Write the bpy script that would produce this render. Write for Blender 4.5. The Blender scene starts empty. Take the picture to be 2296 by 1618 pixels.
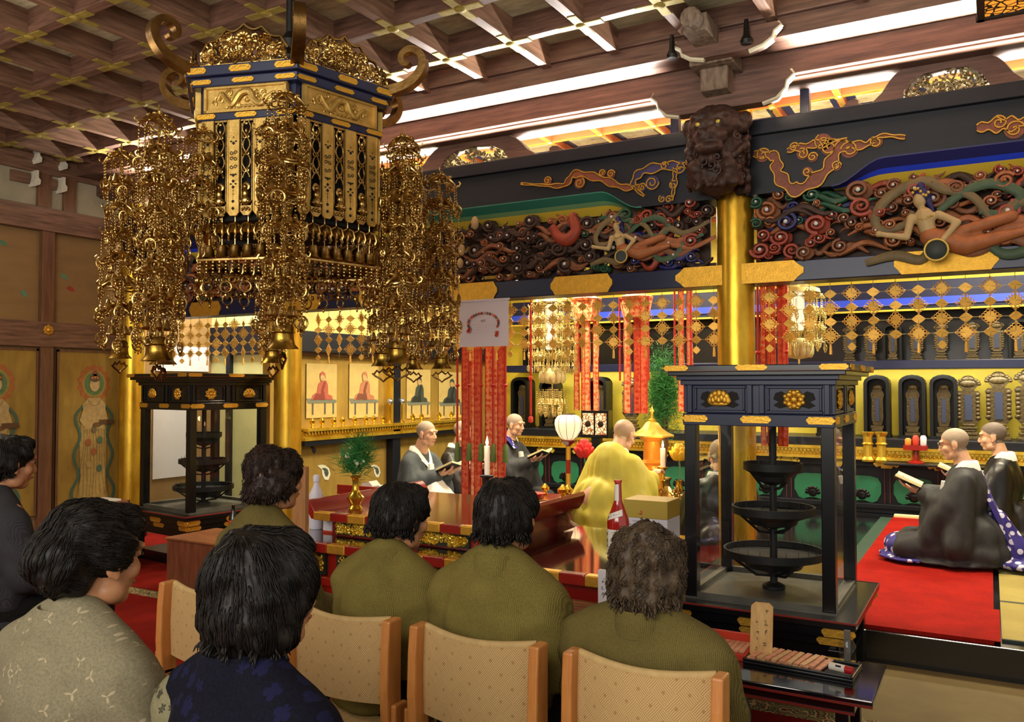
import bpy, bmesh, math, random
from mathutils import Vector, Matrix, noise
PI=math.pi
rnd=random.Random(7)
S=bpy.context.scene
COL=S.collection
def V(*a): return Vector(a)
# ---------------------------------------------------------------- calibration: photo ray meets a known plane of the place
F=1893.;CX=1148.;CY=809.;YAW=math.radians(29.5);PIT=math.radians(1.7);EYE=V(0,0,1.5)
_fh=V(-math.sin(YAW),math.cos(YAW),0);_R=V(math.cos(YAW),math.sin(YAW),0);_Z=V(0,0,1)
_FW=_fh*math.cos(PIT)+_Z*math.sin(PIT);_U=_Z*math.cos(PIT)-_fh*math.sin(PIT)
def at(u,v,X=None,Y=None,Z=None,D=None):
    r=_FW+_R*((u-CX)/F)-_U*((v-CY)/F)
    if X is not None:t=X/r.x
    elif Y is not None:t=Y/r.y
    elif Z is not None:t=(Z-1.5)/r.z
    else:t=D
    return EYE+r*t
# ---------------------------------------------------------------- materials
def lin(h):
    if isinstance(h,str):
        h=h.lstrip('#');c=[int(h[i:i+2],16)/255 for i in (0,2,4)]
    else:c=[x/255 for x in h]
    return tuple((x/12.92 if x<=.04045 else ((x+.055)/1.055)**2.4) for x in c)+(1,)
class NT:
    def __init__(s,m): s.t=m.node_tree;s.n=s.t.nodes;s.l=s.t.links
    def add(s,k,**kw):
        n=s.n.new(k)
        for a,b in kw.items():
            if a[0]=='i' and a[1:].isdigit(): n.inputs[int(a[1:])].default_value=b
            elif a in n.inputs.keys() if hasattr(n.inputs,'keys') else False: n.inputs[a].default_value=b
            else: setattr(n,a,b)
        return n
    def ln(s,a,b): s.l.new(a,b)
    def coord(s,scale=(1,1,1),kind='Object',rot=(0,0,0)):
        c=s.add('ShaderNodeTexCoord');m=s.add('ShaderNodeMapping');m.inputs['Scale'].default_value=scale;m.inputs['Rotation'].default_value=rot
        s.ln(c.outputs[kind],m.inputs[0]);return m.outputs[0]
    def ramp(s,fac,stops,interp='LINEAR'):
        r=s.add('ShaderNodeValToRGB');r.color_ramp.interpolation=interp;e=r.color_ramp.elements
        while len(e)<len(stops): e.new(.5)
        for i,(p,c) in enumerate(stops): e[i].position=p;e[i].color=lin(c) if not (isinstance(c,tuple) and len(c)==4) else c
        s.ln(fac,r.inputs[0]);return r.outputs[0]
    def noise(s,vec,scale,detail=4,rough=.55):
        n=s.add('ShaderNodeTexNoise');n.inputs['Scale'].default_value=scale;n.inputs['Detail'].default_value=detail;n.inputs['Roughness'].default_value=rough
        s.ln(vec,n.inputs['Vector']);return n.outputs['Fac']
    def math(s,op,a,b=None):
        n=s.add('ShaderNodeMath',operation=op)
        for i,x in enumerate((a,b)):
            if x is None: continue
            if isinstance(x,(int,float)): n.inputs[i].default_value=x
            else: s.ln(x,n.inputs[i])
        return n.outputs[0]
    def mix(s,fac,a,b):
        n=s.add('ShaderNodeMix',data_type='RGBA')
        for i,x in ((0,fac),(6,a),(7,b)):
            if isinstance(x,(int,float)): n.inputs[i].default_value=x
            elif isinstance(x,(str,tuple)): n.inputs[i].default_value=lin(x)
            else: s.ln(x,n.inputs[i])
        return n.outputs[2]
    def bump(s,h,strength,dist=.01):
        b=s.add('ShaderNodeBump');b.inputs['Strength'].default_value=strength;b.inputs['Distance'].default_value=dist
        s.ln(h,b.inputs['Height']);s.ln(b.outputs[0],s.bsdf.inputs['Normal'])
MATS={}
def new_mat(name,rough=.6,metal=0,spec=.5):
    m=bpy.data.materials.new(name);m.use_nodes=True
    t=NT(m);t.bsdf=t.n['Principled BSDF'];t.bsdf.inputs['Roughness'].default_value=rough;t.bsdf.inputs['Metallic'].default_value=metal
    t.bsdf.inputs['Specular IOR Level'].default_value=spec
    t.base=t.bsdf.inputs['Base Color'];return m,t
def M(name,col,rough=.6,metal=0,var=.0,scale=8,stretch=(1,1,1),bump=0,bscale=None,spec=.5,emit=None,estr=0,coat=0,alpha=None):
    if name in MATS: return MATS[name]
    m,t=new_mat(name,rough,metal,spec)
    c=lin(col)
    if var or bump:
        vec=t.coord(stretch)
    if var:
        f=t.noise(vec,scale)
        d=tuple(x*(1-var) for x in c[:3])+(1,);l=tuple(min(1,x*(1+var)) for x in c[:3])+(1,)
        t.ln(t.ramp(f,[(.3,d),(.7,l)]),t.base)
    else: t.base.default_value=c
    if bump: t.bump(t.noise(vec,bscale or scale*3),bump)
    if emit: t.bsdf.inputs['Emission Color'].default_value=lin(emit);t.bsdf.inputs['Emission Strength'].default_value=estr
    if coat: t.bsdf.inputs['Coat Weight'].default_value=coat;t.bsdf.inputs['Coat Roughness'].default_value=.08
    MATS[name]=m;return m
# ---------------------------------------------------------------- mesh builder
def rotz(a): return Matrix.Rotation(a,4,'Z')
def TR(loc=(0,0,0),rx=0,ry=0,rz=0,s=1):
    m=Matrix.Translation(loc)@Matrix.Rotation(rz,4,'Z')@Matrix.Rotation(ry,4,'Y')@Matrix.Rotation(rx,4,'X')
    if s!=1: m=m@Matrix.Diagonal((s,s,s,1) if isinstance(s,(int,float)) else (*s,1))
    return m
def frame_to(p0,p1):
    d=(p1-p0);l=d.length
    q=d.to_track_quat('Z','Y') if l>1e-9 else Matrix().to_quaternion()
    return Matrix.Translation(p0)@q.to_matrix().to_4x4(),l
class MB:
    def __init__(s): s.v=[];s.f=[];s.mi=[];s.cur=0
    def add(s,vs,fs,mat=None):
        o=len(s.v)
        s.v+= [tuple(mat@Vector(x)) for x in vs] if mat is not None else [tuple(x) for x in vs]
        s.f+=[tuple(i+o for i in f) for f in fs];s.mi+=[s.cur]*len(fs);return s
    def box(s,c,d,mat=None):
        x,y,z=(k/2 for k in d);cx,cy,cz=c
        vs=[(cx+a*x,cy+b*y,cz+e*z) for e in (-1,1) for b in (-1,1) for a in (-1,1)]
        return s.add(vs,[(0,2,3,1),(4,5,7,6),(0,1,5,4),(2,6,7,3),(0,4,6,2),(1,3,7,5)],mat)
    def bx(s,x0,x1,y0,y1,z0,z1,mat=None): return s.box(((x0+x1)/2,(y0+y1)/2,(z0+z1)/2),(x1-x0,y1-y0,z1-z0),mat)
    def bar(s,p0,p1,w,h):
        p0,p1=Vector(p0),Vector(p1);m,l=frame_to(p0,p1);return s.box((0,0,l/2),(w,h,l),m)
    def cyl(s,p0,p1,r0,r1=None,n=16):
        p0,p1=Vector(p0),Vector(p1);r1=r0 if r1 is None else r1
        m,l=frame_to(p0,p1)
        return s.lathe([(r0,0),(r1,l)],n,m)
    def lathe(s,prof,n=24,mat=None,caps=True,sx=1,sy=1):
        vs=[];fs=[]
        for r,z in prof:
            for k in range(n):
                a=2*PI*k/n;vs.append((r*math.cos(a)*sx,r*math.sin(a)*sy,z))
        for i in range(len(prof)-1):
            for k in range(n):
                k2=(k+1)%n;fs.append((i*n+k,i*n+k2,(i+1)*n+k2,(i+1)*n+k))
        if caps:
            fs.append(tuple(range(n-1,-1,-1)));fs.append(tuple((len(prof)-1)*n+k for k in range(n)))
        return s.add(vs,fs,mat)
    def loft(s,rings,caps=True,mat=None):
        n=len(rings[0]);vs=[p for r in rings for p in r];fs=[]
        for i in range(len(rings)-1):
            for k in range(n):
                k2=(k+1)%n;fs.append((i*n+k,i*n+k2,(i+1)*n+k2,(i+1)*n+k))
        if caps: fs.append(tuple(range(n-1,-1,-1)));fs.append(tuple((len(rings)-1)*n+k for k in range(n)))
        return s.add(vs,fs,mat)
    def tube(s,pts,r,n=8,mat=None,flat=None,caps=True):
        pts=[Vector(p) for p in pts];N=len(pts);rings=[];up=None
        for i,p in enumerate(pts):
            t=(pts[min(i+1,N-1)]-pts[max(i-1,0)])
            if t.length<1e-9:t=Vector((0,0,1))
            t.normalize()
            if up is None: up=Vector((0,1,0)) if abs(t.y)<.9 else Vector((1,0,0))
            a=t.cross(up)
            if a.length<1e-6: a=t.orthogonal()
            a.normalize();b=a.cross(t).normalized()
            up=b
            rr=r[i] if isinstance(r,(list,tuple)) else r
            fl=1 if flat is None else flat
            rings.append([p+a*(rr*math.cos(2*PI*k/n))+b*(rr*fl*math.sin(2*PI*k/n)) for k in range(n)])
        return s.loft(rings,caps,mat)
    def sph(s,c,r,nu=16,nv=10,mat=None):
        r=(r,r,r) if isinstance(r,(int,float)) else r
        vs=[(c[0],c[1],c[2]-r[2])];fs=[]
        for i in range(1,nv):
            th=-PI/2+PI*i/nv
            for k in range(nu):
                a=2*PI*k/nu;vs.append((c[0]+r[0]*math.cos(th)*math.cos(a),c[1]+r[1]*math.cos(th)*math.sin(a),c[2]+r[2]*math.sin(th)))
        vs.append((c[0],c[1],c[2]+r[2]));L=len(vs)-1
        for k in range(nu):
            k2=(k+1)%nu;fs.append((0,1+k2,1+k));fs.append((L,1+(nv-2)*nu+k,1+(nv-2)*nu+k2))
            for i in range(nv-2): fs.append((1+i*nu+k,1+i*nu+k2,1+(i+1)*nu+k2,1+(i+1)*nu+k))
        return s.add(vs,fs,mat)
    def cap(s,p0,p1,r0,r1,n=14):      # capsule with taper
        p0,p1=Vector(p0),Vector(p1);m,l=frame_to(p0,p1);pr=[]
        for i in range(5): a=-PI/2+PI/2*i/4;pr.append((max(1e-4,r0*math.cos(a)),r0*math.sin(a)))
        for i in range(5): a=PI/2*i/4;pr.append((max(1e-4,r1*math.cos(a)),l+r1*math.sin(a)))
        return s.lathe(pr,n,m)
    def prism(s,out,t,mat=None):      # outline in local XZ, thickness along Y (-t/2..t/2)
        n=len(out);vs=[(x,-t/2,z) for x,z in out]+[(x,t/2,z) for x,z in out]
        fs=[tuple(range(n)),tuple(range(2*n-1,n-1,-1))]+[(i+n,(i+1)%n+n,(i+1)%n,i) for i in range(n)]
        return s.add(vs,fs,mat)
    def torus(s,R,r,n=20,m=8,mat=None,a0=0,a1=2*PI):
        full=abs(a1-a0-2*PI)<1e-6;N=n if full else n+1;vs=[];fs=[]
        for i in range(N):
            a=a0+(a1-a0)*i/n
            for k in range(m):
                b=2*PI*k/m;vs.append(((R+r*math.cos(b))*math.cos(a),r*math.sin(b),(R+r*math.cos(b))*math.sin(a)))
        for i in range(n):
            i2=(i+1)%N
            for k in range(m): k2=(k+1)%m;fs.append((i*m+k,i*m+k2,i2*m+k2,i2*m+k))
        return s.add(vs,fs,mat)
    def sheet(s,fn,nu,nv,mat=None):   # open grid surface
        vs=[fn(i/nu,j/nv) for i in range(nu+1) for j in range(nv+1)];fs=[]
        for i in range(nu):
            for j in range(nv):
                a=i*(nv+1)+j;fs.append((a,a+nv+1,a+nv+2,a+1))
        return s.add(vs,fs,mat)
    def mesh(s,name,mats,smooth=35):
        me=bpy.data.meshes.new(name);me.from_pydata(s.v,[],s.f)
        for m in (mats if isinstance(mats,(list,tuple)) else [mats]): me.materials.append(m)
        if len(me.materials)>1: me.polygons.foreach_set('material_index',s.mi)
        bm=bmesh.new();bm.from_mesh(me);bmesh.ops.recalc_face_normals(bm,faces=bm.faces);bm.to_mesh(me);bm.free()
        if smooth:
            me.polygons.foreach_set('use_smooth',[True]*len(me.polygons))
            if smooth<180: me.set_sharp_from_angle(angle=math.radians(smooth))
        me.update();return me
    def build(s,name,mats,parent=None,smooth=35,bevel=0,loc=None):
        o=bpy.data.objects.new(name,s.mesh(name,mats,smooth));COL.objects.link(o)
        if parent: o.parent=parent
        if loc: o.location=loc
        if bevel:
            b=o.modifiers.new('bevel','BEVEL');b.width=bevel;b.segments=2;b.limit_method='ANGLE'
        return o
def remesh(mb,vox,smooth_it=4,fac=.5):    # fuse overlapping closed shapes into one skin, returns a new MB
    me=mb.mesh('tmp',MATS['_any'] if '_any' in MATS else M('_any','808080'),0)
    o=bpy.data.objects.new('tmp',me);COL.objects.link(o)
    r=o.modifiers.new('r','REMESH');r.mode='VOXEL';r.voxel_size=vox
    if smooth_it: k=o.modifiers.new('s','SMOOTH');k.factor=fac;k.iterations=smooth_it
    dg=bpy.context.evaluated_depsgraph_get();e=o.evaluated_get(dg);m2=e.to_mesh()
    out=MB();out.v=[tuple(v.co) for v in m2.vertices];out.f=[tuple(p.vertices) for p in m2.polygons];out.mi=[0]*len(out.f)
    e.to_mesh_clear();bpy.data.objects.remove(o);bpy.data.meshes.remove(me);return out
def warp(mb,fn): mb.v=[tuple(fn(Vector(p))) for p in mb.v];return mb
def merge(a,b,mi=None):
    o=len(a.v);a.v+=b.v;a.f+=[tuple(i+o for i in f) for f in b.f];a.mi+=b.mi if mi is None else [mi]*len(b.f);return a
# ---------------------------------------------------------------- scene objects
def tag(o,label,cat,group=None,kind=None):
    o['label']=label;o['category']=cat
    if group:o['group']=group
    if kind:o['kind']=kind
    return o
def thing(name,label,cat,loc=(0,0,0),rz=0,group=None,kind=None):
    o=bpy.data.objects.new(name,None);o.empty_display_size=.05;COL.objects.link(o);o.location=loc;o.rotation_euler=(0,0,rz)
    return tag(o,label,cat,group,kind)
def struct(o,label=None):
    o['kind']='structure'
    if label:o['label']=label
    return o
def kids(o): return [c for c in bpy.data.objects if c.parent==o]
def dup(o,parent=None,loc=None,rz=None,label=None):
    c=o.copy();COL.objects.link(c)
    if parent is not None:c.parent=parent
    for k in list(o.children): dup(k,c)
    if loc is not None:c.location=loc
    if rz is not None:c.rotation_euler=(0,0,rz)
    if label:c['label']=label
    return c
def inst(name,mesh,parent=None,loc=(0,0,0),rot=(0,0,0),scale=(1,1,1)):
    o=bpy.data.objects.new(name,mesh);COL.objects.link(o);o.location=loc;o.rotation_euler=rot;o.scale=scale
    if parent:o.parent=parent
    return o
def spiral(turns,r0,r1,n,a0=0,sgn=1):
    return [((r0+(r1-r0)*i/n)*math.cos(a0+sgn*turns*2*PI*i/n),(r0+(r1-r0)*i/n)*math.sin(a0+sgn*turns*2*PI*i/n)) for i in range(n+1)]
def catmull(P,k=8):
    P=[Vector(p) for p in P];Q=[2*P[0]-P[1]]+P+[2*P[-1]-P[-2]];out=[]
    for i in range(1,len(Q)-2):
        a,b,c,d=Q[i-1:i+3]
        for j in range(k):
            t=j/k;out.append(.5*((2*b)+(c-a)*t+(2*a-5*b+4*c-d)*t*t+(3*b-a-3*c+d)*t**3))
    out.append(P[-1]);return out
def plate(w,h,n=5):     # gilt fitting outline with pointed cusped ends
    e=h*.35;return [(-w/2+e,-h/2),(w/2-e,-h/2),(w/2-e*.55,-h*.3),(w/2,-h*.12),(w/2,h*.12),(w/2-e*.55,h*.3),(w/2-e,h/2),(-w/2+e,h/2),(-w/2+e*.55,h*.3),(-w/2,h*.12),(-w/2,-h*.12),(-w/2+e*.55,-h*.3)]
def strokes(mb,x,z,w,h,M4,seed=0,n=6):   # brush-like marks
    r=random.Random(seed)
    for k in range(n):
        x0=x+r.uniform(-.4,.4)*w;z0=z+r.uniform(-.4,.4)*h
        if r.random()<.55: mb.box((x0,0,z0),(w*r.uniform(.3,.9),.0006,h*.1),M4)
        else: mb.box((x0,0,z0),(w*.1,.0006,h*r.uniform(.3,.8)),M4)
# ================================================================ materials of the place
M('_any','808080')
def wood_mat(name,dark,light,scale=3,stretch=(1,12,12),rough=.5,bump=.15,coat=0):
    m,t=new_mat(name,rough);vec=t.coord(stretch);n=t.noise(vec,scale,6,.6)
    t.ln(t.ramp(n,[(.3,dark),(.7,light)]),t.base);t.bump(n,bump)
    if coat:t.bsdf.inputs['Coat Weight'].default_value=coat
    MATS[name]=m;return m
WOOD_X=wood_mat('beam wood','432a20','725040',3,(1.2,14,14))
WOOD_Y=wood_mat('rib wood','543a2a','8a6650',3,(14,1.2,14))
WOOD_Z=wood_mat('post wood','5a3a26','7d5638',3,(14,14,1.2))
WHITE_PAINT=M('white painted edge','d9d2bd',.6,var=.08,scale=20)
PANEL=None
def ceil_mat():
    m,t=new_mat('ceiling board',.7);v=t.coord((2,7,2));n=t.noise(v,2.2,5,.6)
    v2=t.coord((1,1,1));n2=t.noise(v2,9,6,.7)
    a=t.ramp(n,[(.3,'6a6048'),(.55,'a09474'),(.75,'c2b792')]);t.ln(t.mix(t.math('MULTIPLY',n2,.35),a,'b7ab88'),t.base);return m
CEILB=ceil_mat()
BLACK=M('black lacquer','07080c',.28,coat=.15,spec=.4)
BLACKM=M('black lacquered timber','0e111b',.45,var=.25,scale=4,stretch=(1,8,8),spec=.35)
NAVY=M('blue black lacquer','10183a',.38,spec=.4,coat=.08)
GOLDP=M('gilt fitting','d9a53a',.42,.75,var=.12,scale=30,bump=.25,bscale=140)
GOLDPILLAR=None
def gold_leaf(name,a,b,rough=.33,metal=.8):
    m,t=new_mat(name,rough,metal);v=t.coord((1,1,.35));n=t.noise(v,9,5,.6)
    t.ln(t.ramp(n,[(.3,a),(.7,b)]),t.base);t.bump(t.noise(v,40),.08);return m
GOLDPILLAR=gold_leaf('gold leaf pillar','b8861c','e6bb3e')
GOLDWALL=gold_leaf('gold painted wall','8d7030','ab8c3e',.55,.25)
GOLDBRIGHT=gold_leaf('bright gilt','c99a22','f4d65a',.3,.75)
YELLOW=M('yellow gilded wall','d9c03a',.5,.15,var=.12,scale=3)
RED=M('red lacquer','8e1d14',.25,coat=.5,var=.1,scale=6)
REDB=M('bright vermilion','c53a22',.45)
GREEN=M('green painted board','1f6b4a',.5,var=.15,scale=8)
PLASTER=M('plaster','a09880',.8,var=.12,scale=5)
BROWNW=M('brown wall board','8a6c40',.65,var=.12,scale=3,stretch=(1,1,3))
def carpet_mat(name,a,b,rough=.95):
    m,t=new_mat(name,rough,spec=.1);v=t.coord();n=t.noise(v,160,3,.7);n2=t.noise(v,5,3,.5)
    t.ln(t.ramp(t.math('ADD',t.math('MULTIPLY',n,.6),t.math('MULTIPLY',n2,.4)),[(.35,a),(.65,b)]),t.base);t.bump(n,.4,.004);return m
REDCARPET=carpet_mat('red wool carpet','5a0d07','86170e')
REDRUN=carpet_mat('bright red felt runner','74100a','98180e')
def tatami_mat(name,a,b,ax=0):
    m,t=new_mat(name,.75,spec=.25)
    c=t.coord((1,1,1));w=t.add('ShaderNodeTexWave');w.wave_type='BANDS';w.bands_direction='X' if ax==0 else 'Y';w.inputs['Scale'].default_value=60;w.inputs['Distortion'].default_value=.6
    t.ln(c,w.inputs[0]);n=t.noise(t.coord((1,1,1)),2.5,4,.6)
    f=t.math('ADD',t.math('MULTIPLY',w.outputs['Fac'],.35),t.math('MULTIPLY',n,.65));t.ln(t.ramp(f,[(.25,a),(.75,b)]),t.base);t.bump(w.outputs['Fac'],.15,.003);return m
TATAMI=tatami_mat('pale tatami','7d6f34','a1914c')
TATAMIB=tatami_mat('brown tatami','5a4a28','7d6a40',1)
CORD=M('dark hem','2a3528',.8)
# ================================================================ floors
b=MB();b.bx(-8.2,4.5,-3,5.02,-.12,0);b.bx(-8.2,-4.85,5.02,5.8,-.12,0)
struct(b.build('floor',TATAMIB,smooth=0),'brown straw matting of the outer hall')
b=MB();b.bx(-4.85,4.5,5.0,10.6,-.119,.17);b.bx(-8.2,-4.85,5.8,10.6,-.119,.17)
DAISM=M('dark polished floorboards','15161a',.12,var=.3,scale=2,stretch=(1,10,1),spec=.7,coat=.5)
d=struct(b.build('floor_dais',DAISM,smooth=0,bevel=.006),'black polished step up to the inner sanctuary')
# carpets
b=MB();b.bx(-7.5,-.46,-2.6,3.97,.0,.012)
cp=tag(b.build('carpet',REDCARPET,smooth=0),'dark red carpet covering the floor under the seated visitors','carpet')
b=MB()
BORD=None
def border_mat():
    m,t=new_mat('flowered carpet border',.95,spec=.1);c=t.coord((9,9,9));vo=t.add('ShaderNodeTexVoronoi');vo.inputs['Scale'].default_value=2.2;t.ln(c,vo.inputs['Vector'])
    col=t.ramp(t.math('FRACT',t.math('MULTIPLY',vo.outputs['Distance'],2.0)),[(.15,'b8a878'),(.35,'20201c'),(.55,'8d8a60'),(.8,'302a20'),(.95,'a05038')]);t.ln(col,t.base);return m
b.bx(-7.5,-.46,3.97,4.1,.0,.013);b.bx(-.5,-.40,-2.6,4.1,0,.0125)
b.build('border',border_mat(),cp,smooth=0)
b=MB();b.bx(-7.5,-4.05,4.12,4.98,0,.012);b.bx(-7.5,-4.9,4.98,5.7,0,.012)
tag(b.build('carpet',REDCARPET,smooth=0),'dark red carpet strip beside the wooden crate at the left','carpet')
b=MB();b.bx(-.87,0,5.04,9.3,.17,.186);b.bx(-.865,.03,5.04,5.75,.186,.19)
rr=tag(b.build('red_runner',REDRUN,smooth=0),'long bright red felt runner leading to the tablet altar','carpet')
b=MB();b.bx(-.86,-.42,9.3,9.36,.17,.215);b.build('rolled_end',M('cream felt','d8cc98',.9),rr,smooth=0,bevel=.012)
b=MB();b.bx(-.98,-.872,5.04,9.3,.17,.18);b.build('green_edge',M('dark green hem','1d3a2c',.7),rr,smooth=0)
for i in range(4):
    b=MB();b.bx(-.045,.87,-.44,.44,0,.03)
    o=thing('tatami_mat',['pale tatami mat at the front of the sanctuary step, right of the red runner','pale tatami mat under the front kneeling priest, right of the red runner','pale tatami mat behind the two kneeling priests, right of the red runner','pale tatami mat nearest the tablet altar, right of the red runner'][i],'tatami mat',(.08,5.57+.9*i,.17),0,'tatami mats')
    b=MB();b.bx(-.045,1.75,-.43,.43,0,.012);b.build('mat',TATAMI,o,smooth=0)
    b=MB();b.bx(-.045,1.75,.43,.448,0,.0125);b.bx(-.045,1.75,-.448,-.43,0,.0125);b.build('edging',CORD,o,smooth=0)
# ================================================================ outer coffered ceiling
SK=-.055
b=MB()
RZ0,RZ1=3.6,3.745
xs=[-1.06-.486*k for k in range(14)]+[-1.06+.486*k for k in range(1,5)];ys=[4.45-.55*k for k in range(13)]
def cx_(x,y): return x+.02*(y-4.9)
def cy_(x,y): return y+SK*(x+2.5)
b.cur=1;b.bx(-7.7,1.6,-3,5.0,RZ1,RZ1+.05)
b.cur=0
for x in xs: b.bar((cx_(x,-3),-3,(RZ0+RZ1)/2),(cx_(x,4.93),4.93,(RZ0+RZ1)/2),.055,RZ1-RZ0) if False else b.add([(cx_(x,y)+a,y,z) for y in (-3,4.93) for a in (-.03,.03) for z in (RZ0,RZ1)],[(0,1,3,2),(4,6,7,5),(0,2,6,4),(1,5,7,3),(0,4,5,1),(2,3,7,6)])
b.cur=2
for y in ys:
    for (dy,z0,z1) in ((.03,RZ0+.001,RZ1),):
        b.add([(x,cy_(x,y)+a,z) for x in (-7.65,1.5) for a in (-dy,dy) for z in (z0,z1)],[(0,1,3,2),(4,6,7,5),(0,2,6,4),(1,5,7,3),(0,4,5,1),(2,3,7,6)])
ce=struct(b.build('ceiling',[WOOD_Y,CEILB,WOOD_X],smooth=0),'deep coffered timber ceiling with brass crosses at the joints')
b=MB()
for x in xs:
    for y in ys:
        X=cx_(x,y);Y=cy_(X,y)
        if Y<-1: continue
        b.box((X,Y,RZ0-.002),(.055,.27,.006));b.box((X,Y,RZ0-.0025),(.27,.055,.006))
        b.sph((X,Y,RZ0-.006),(.035,.035,.012),8,4)
BRASSOLD=M('tarnished brass crosses','94803a',.55,.4,var=.25,scale=25)
o=b.build('brass_cross',BRASSOLD,ce,smooth=35);o['kind']='stuff'
# ================================================================ big beams between hall and sanctuary
def beam(x0,x1,y0,y1,z0,z1,mat=WOOD_X,label=None,name='beam'):
    b=MB();b.bx(x0,x1,y0,y1,z0,z1);return struct(b.build(name,mat,smooth=0,bevel=.006),label)
beam(-7.65,3,4.93,5.16,3.505,3.8,label='dark timber beam along the edge of the coffered ceiling')
beam(-7.65,3,5.16,5.3,3.36,3.52,label='stepped lower timber beam above the carved transom')
beam(-7.65,3,5.19,5.52,3.345,3.85,label='upper timber beam above the carved transom')
beam(-7.65,3,4.90,4.94,3.62,3.8,label='thin dark board closing the coffers')
PX=[-1.42,-5.33,-7.43]   # the row of gold pillars
PY=5.45
LION=wood_mat('dark carved wood','20120c','46291c',14,(1,1,1),.6,.5)
# gold pillars
plab=['thick gold leaf pillar behind the right glass candle case','gold leaf pillar right of the left glass candle case','gold leaf pillar at the far left beside the painted wall']
for x,l in zip(PX,plab):
    o=thing('pillar',l,'pillar',(x,PY,0),group='gold pillars',kind='thing')
    b=MB();b.lathe([(.118,.02),(.118,2.8),(.112,2.95),(.112,3.3)],40);b.build('shaft',GOLDPILLAR,o,smooth=60)
    b=MB();b.lathe([(.15,0),(.16,.03),(.14,.2),(.12,.24)],32);b.build('base',BLACK,o,smooth=60)
# architrave: black beam with moulded, painted soffit
def architrave(x0,x1,cols,label):
    L=x1-x0
    def prof(s,e):   # underside height along the bay; s 0..1
        d=min(s,1-s)*L;k=max(0,min(1,(d-.52)/.28));k=k*k*(3-2*k);return 2.70+e*k
    o=thing('architrave',label,'beam',(0,0,0),kind='thing')
    b=MB();n=90
    sec=lambda s:[(x0+L*s,5.33,3.068),(x0+L*s,5.33,prof(s,.14)),(x0+L*s,5.58,prof(s,.0)),(x0+L*s,5.58,3.068)]
    b.loft([sec(i/n) for i in range(n+1)]);b.build('body',BLACKM,o,smooth=40)
    b=MB();b.bx(x0,x1,5.29,5.6,3.066,3.157);b.build('rail',BLACKM,o,smooth=0,bevel=.006)
    for k,(c,ya,yb,ea,eb,nm) in enumerate(((cols[0],5.325,5.37,.135,.085,'outer_band'),(cols[1],5.37,5.40,.085,.058,'middle_band'),(cols[2],5.40,5.45,.058,.0,'inner_band'))):
        b=MB();i0,i1=int(n*.53/L),n-int(n*.53/L)
        R=[]
        for i in range(i0,i1+1):
            s=i/n;R.append([(x0+L*s,ya,prof(s,ea)-.004),(x0+L*s,yb,prof(s,eb)-.004),(x0+L*s,yb,prof(s,eb)+.004),(x0+L*s,ya,prof(s,ea)+.004)])
        b.loft(R);b.build(nm,c,o,smooth=40)
    return o
BLUEP=M('bright blue paint','2746d8',.5);YELP=M('yellow paint','d6b73a',.5);TANP=M('tan paint','9c8450',.6);GRNP=M('teal green paint','1c6a58',.5);PGRN=M('pale green paint','6f9a6a',.55)
PURP=M('deep blue paint','1a1d5c',.5)
A_R=architrave(PX[0]+.1,2.5,(PURP,BLUEP,YELP),'black transom beam with blue and yellow arched underside, right bay')
A_M=architrave(PX[1]+.1,PX[0]-.1,(GRNP,PGRN,YELP),'black transom beam with green and yellow arched underside, middle bay')
A_L=architrave(PX[2],PX[1]-.1,(PURP,BLUEP,YELP),'short black transom beam with blue underside, far left bay')
# nageshi (lower tie beam) with gilt plates
o=thing('tie_beam','black lacquered tie beam with gilt plates below the carved panels','beam',kind='thing')
b=MB();b.bx(-7.6,2.6,5.36,5.56,2.145,2.272);b.build('timber',NAVY,o,smooth=0,bevel=.006)
pm=MB();pm.prism(plate(.62,.128),.008)
for (dx) in (-.19,.19):
    for dz in (-.036,.036): pm.cyl((dx*1.36,-.006,dz),(dx*1.36,.0,dz),.006,n=8)
PLM=pm.mesh('plate',GOLDP,30)
for (u0,u1,v) in ((2005,2240,597),(1515,1802,620),(1235,1373,643),(1000,1115,661),(805,890,682),(585,720,692),(425,495,701)):
    p=at(u0,v,Y=5.355);q=at(u1,v,Y=5.355);w=(q-p).length
    inst('gilt_plate',PLM,o,((p.x+q.x)/2,5.354,2.21),(0,0,0),(w/.62,1,1.0))
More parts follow.
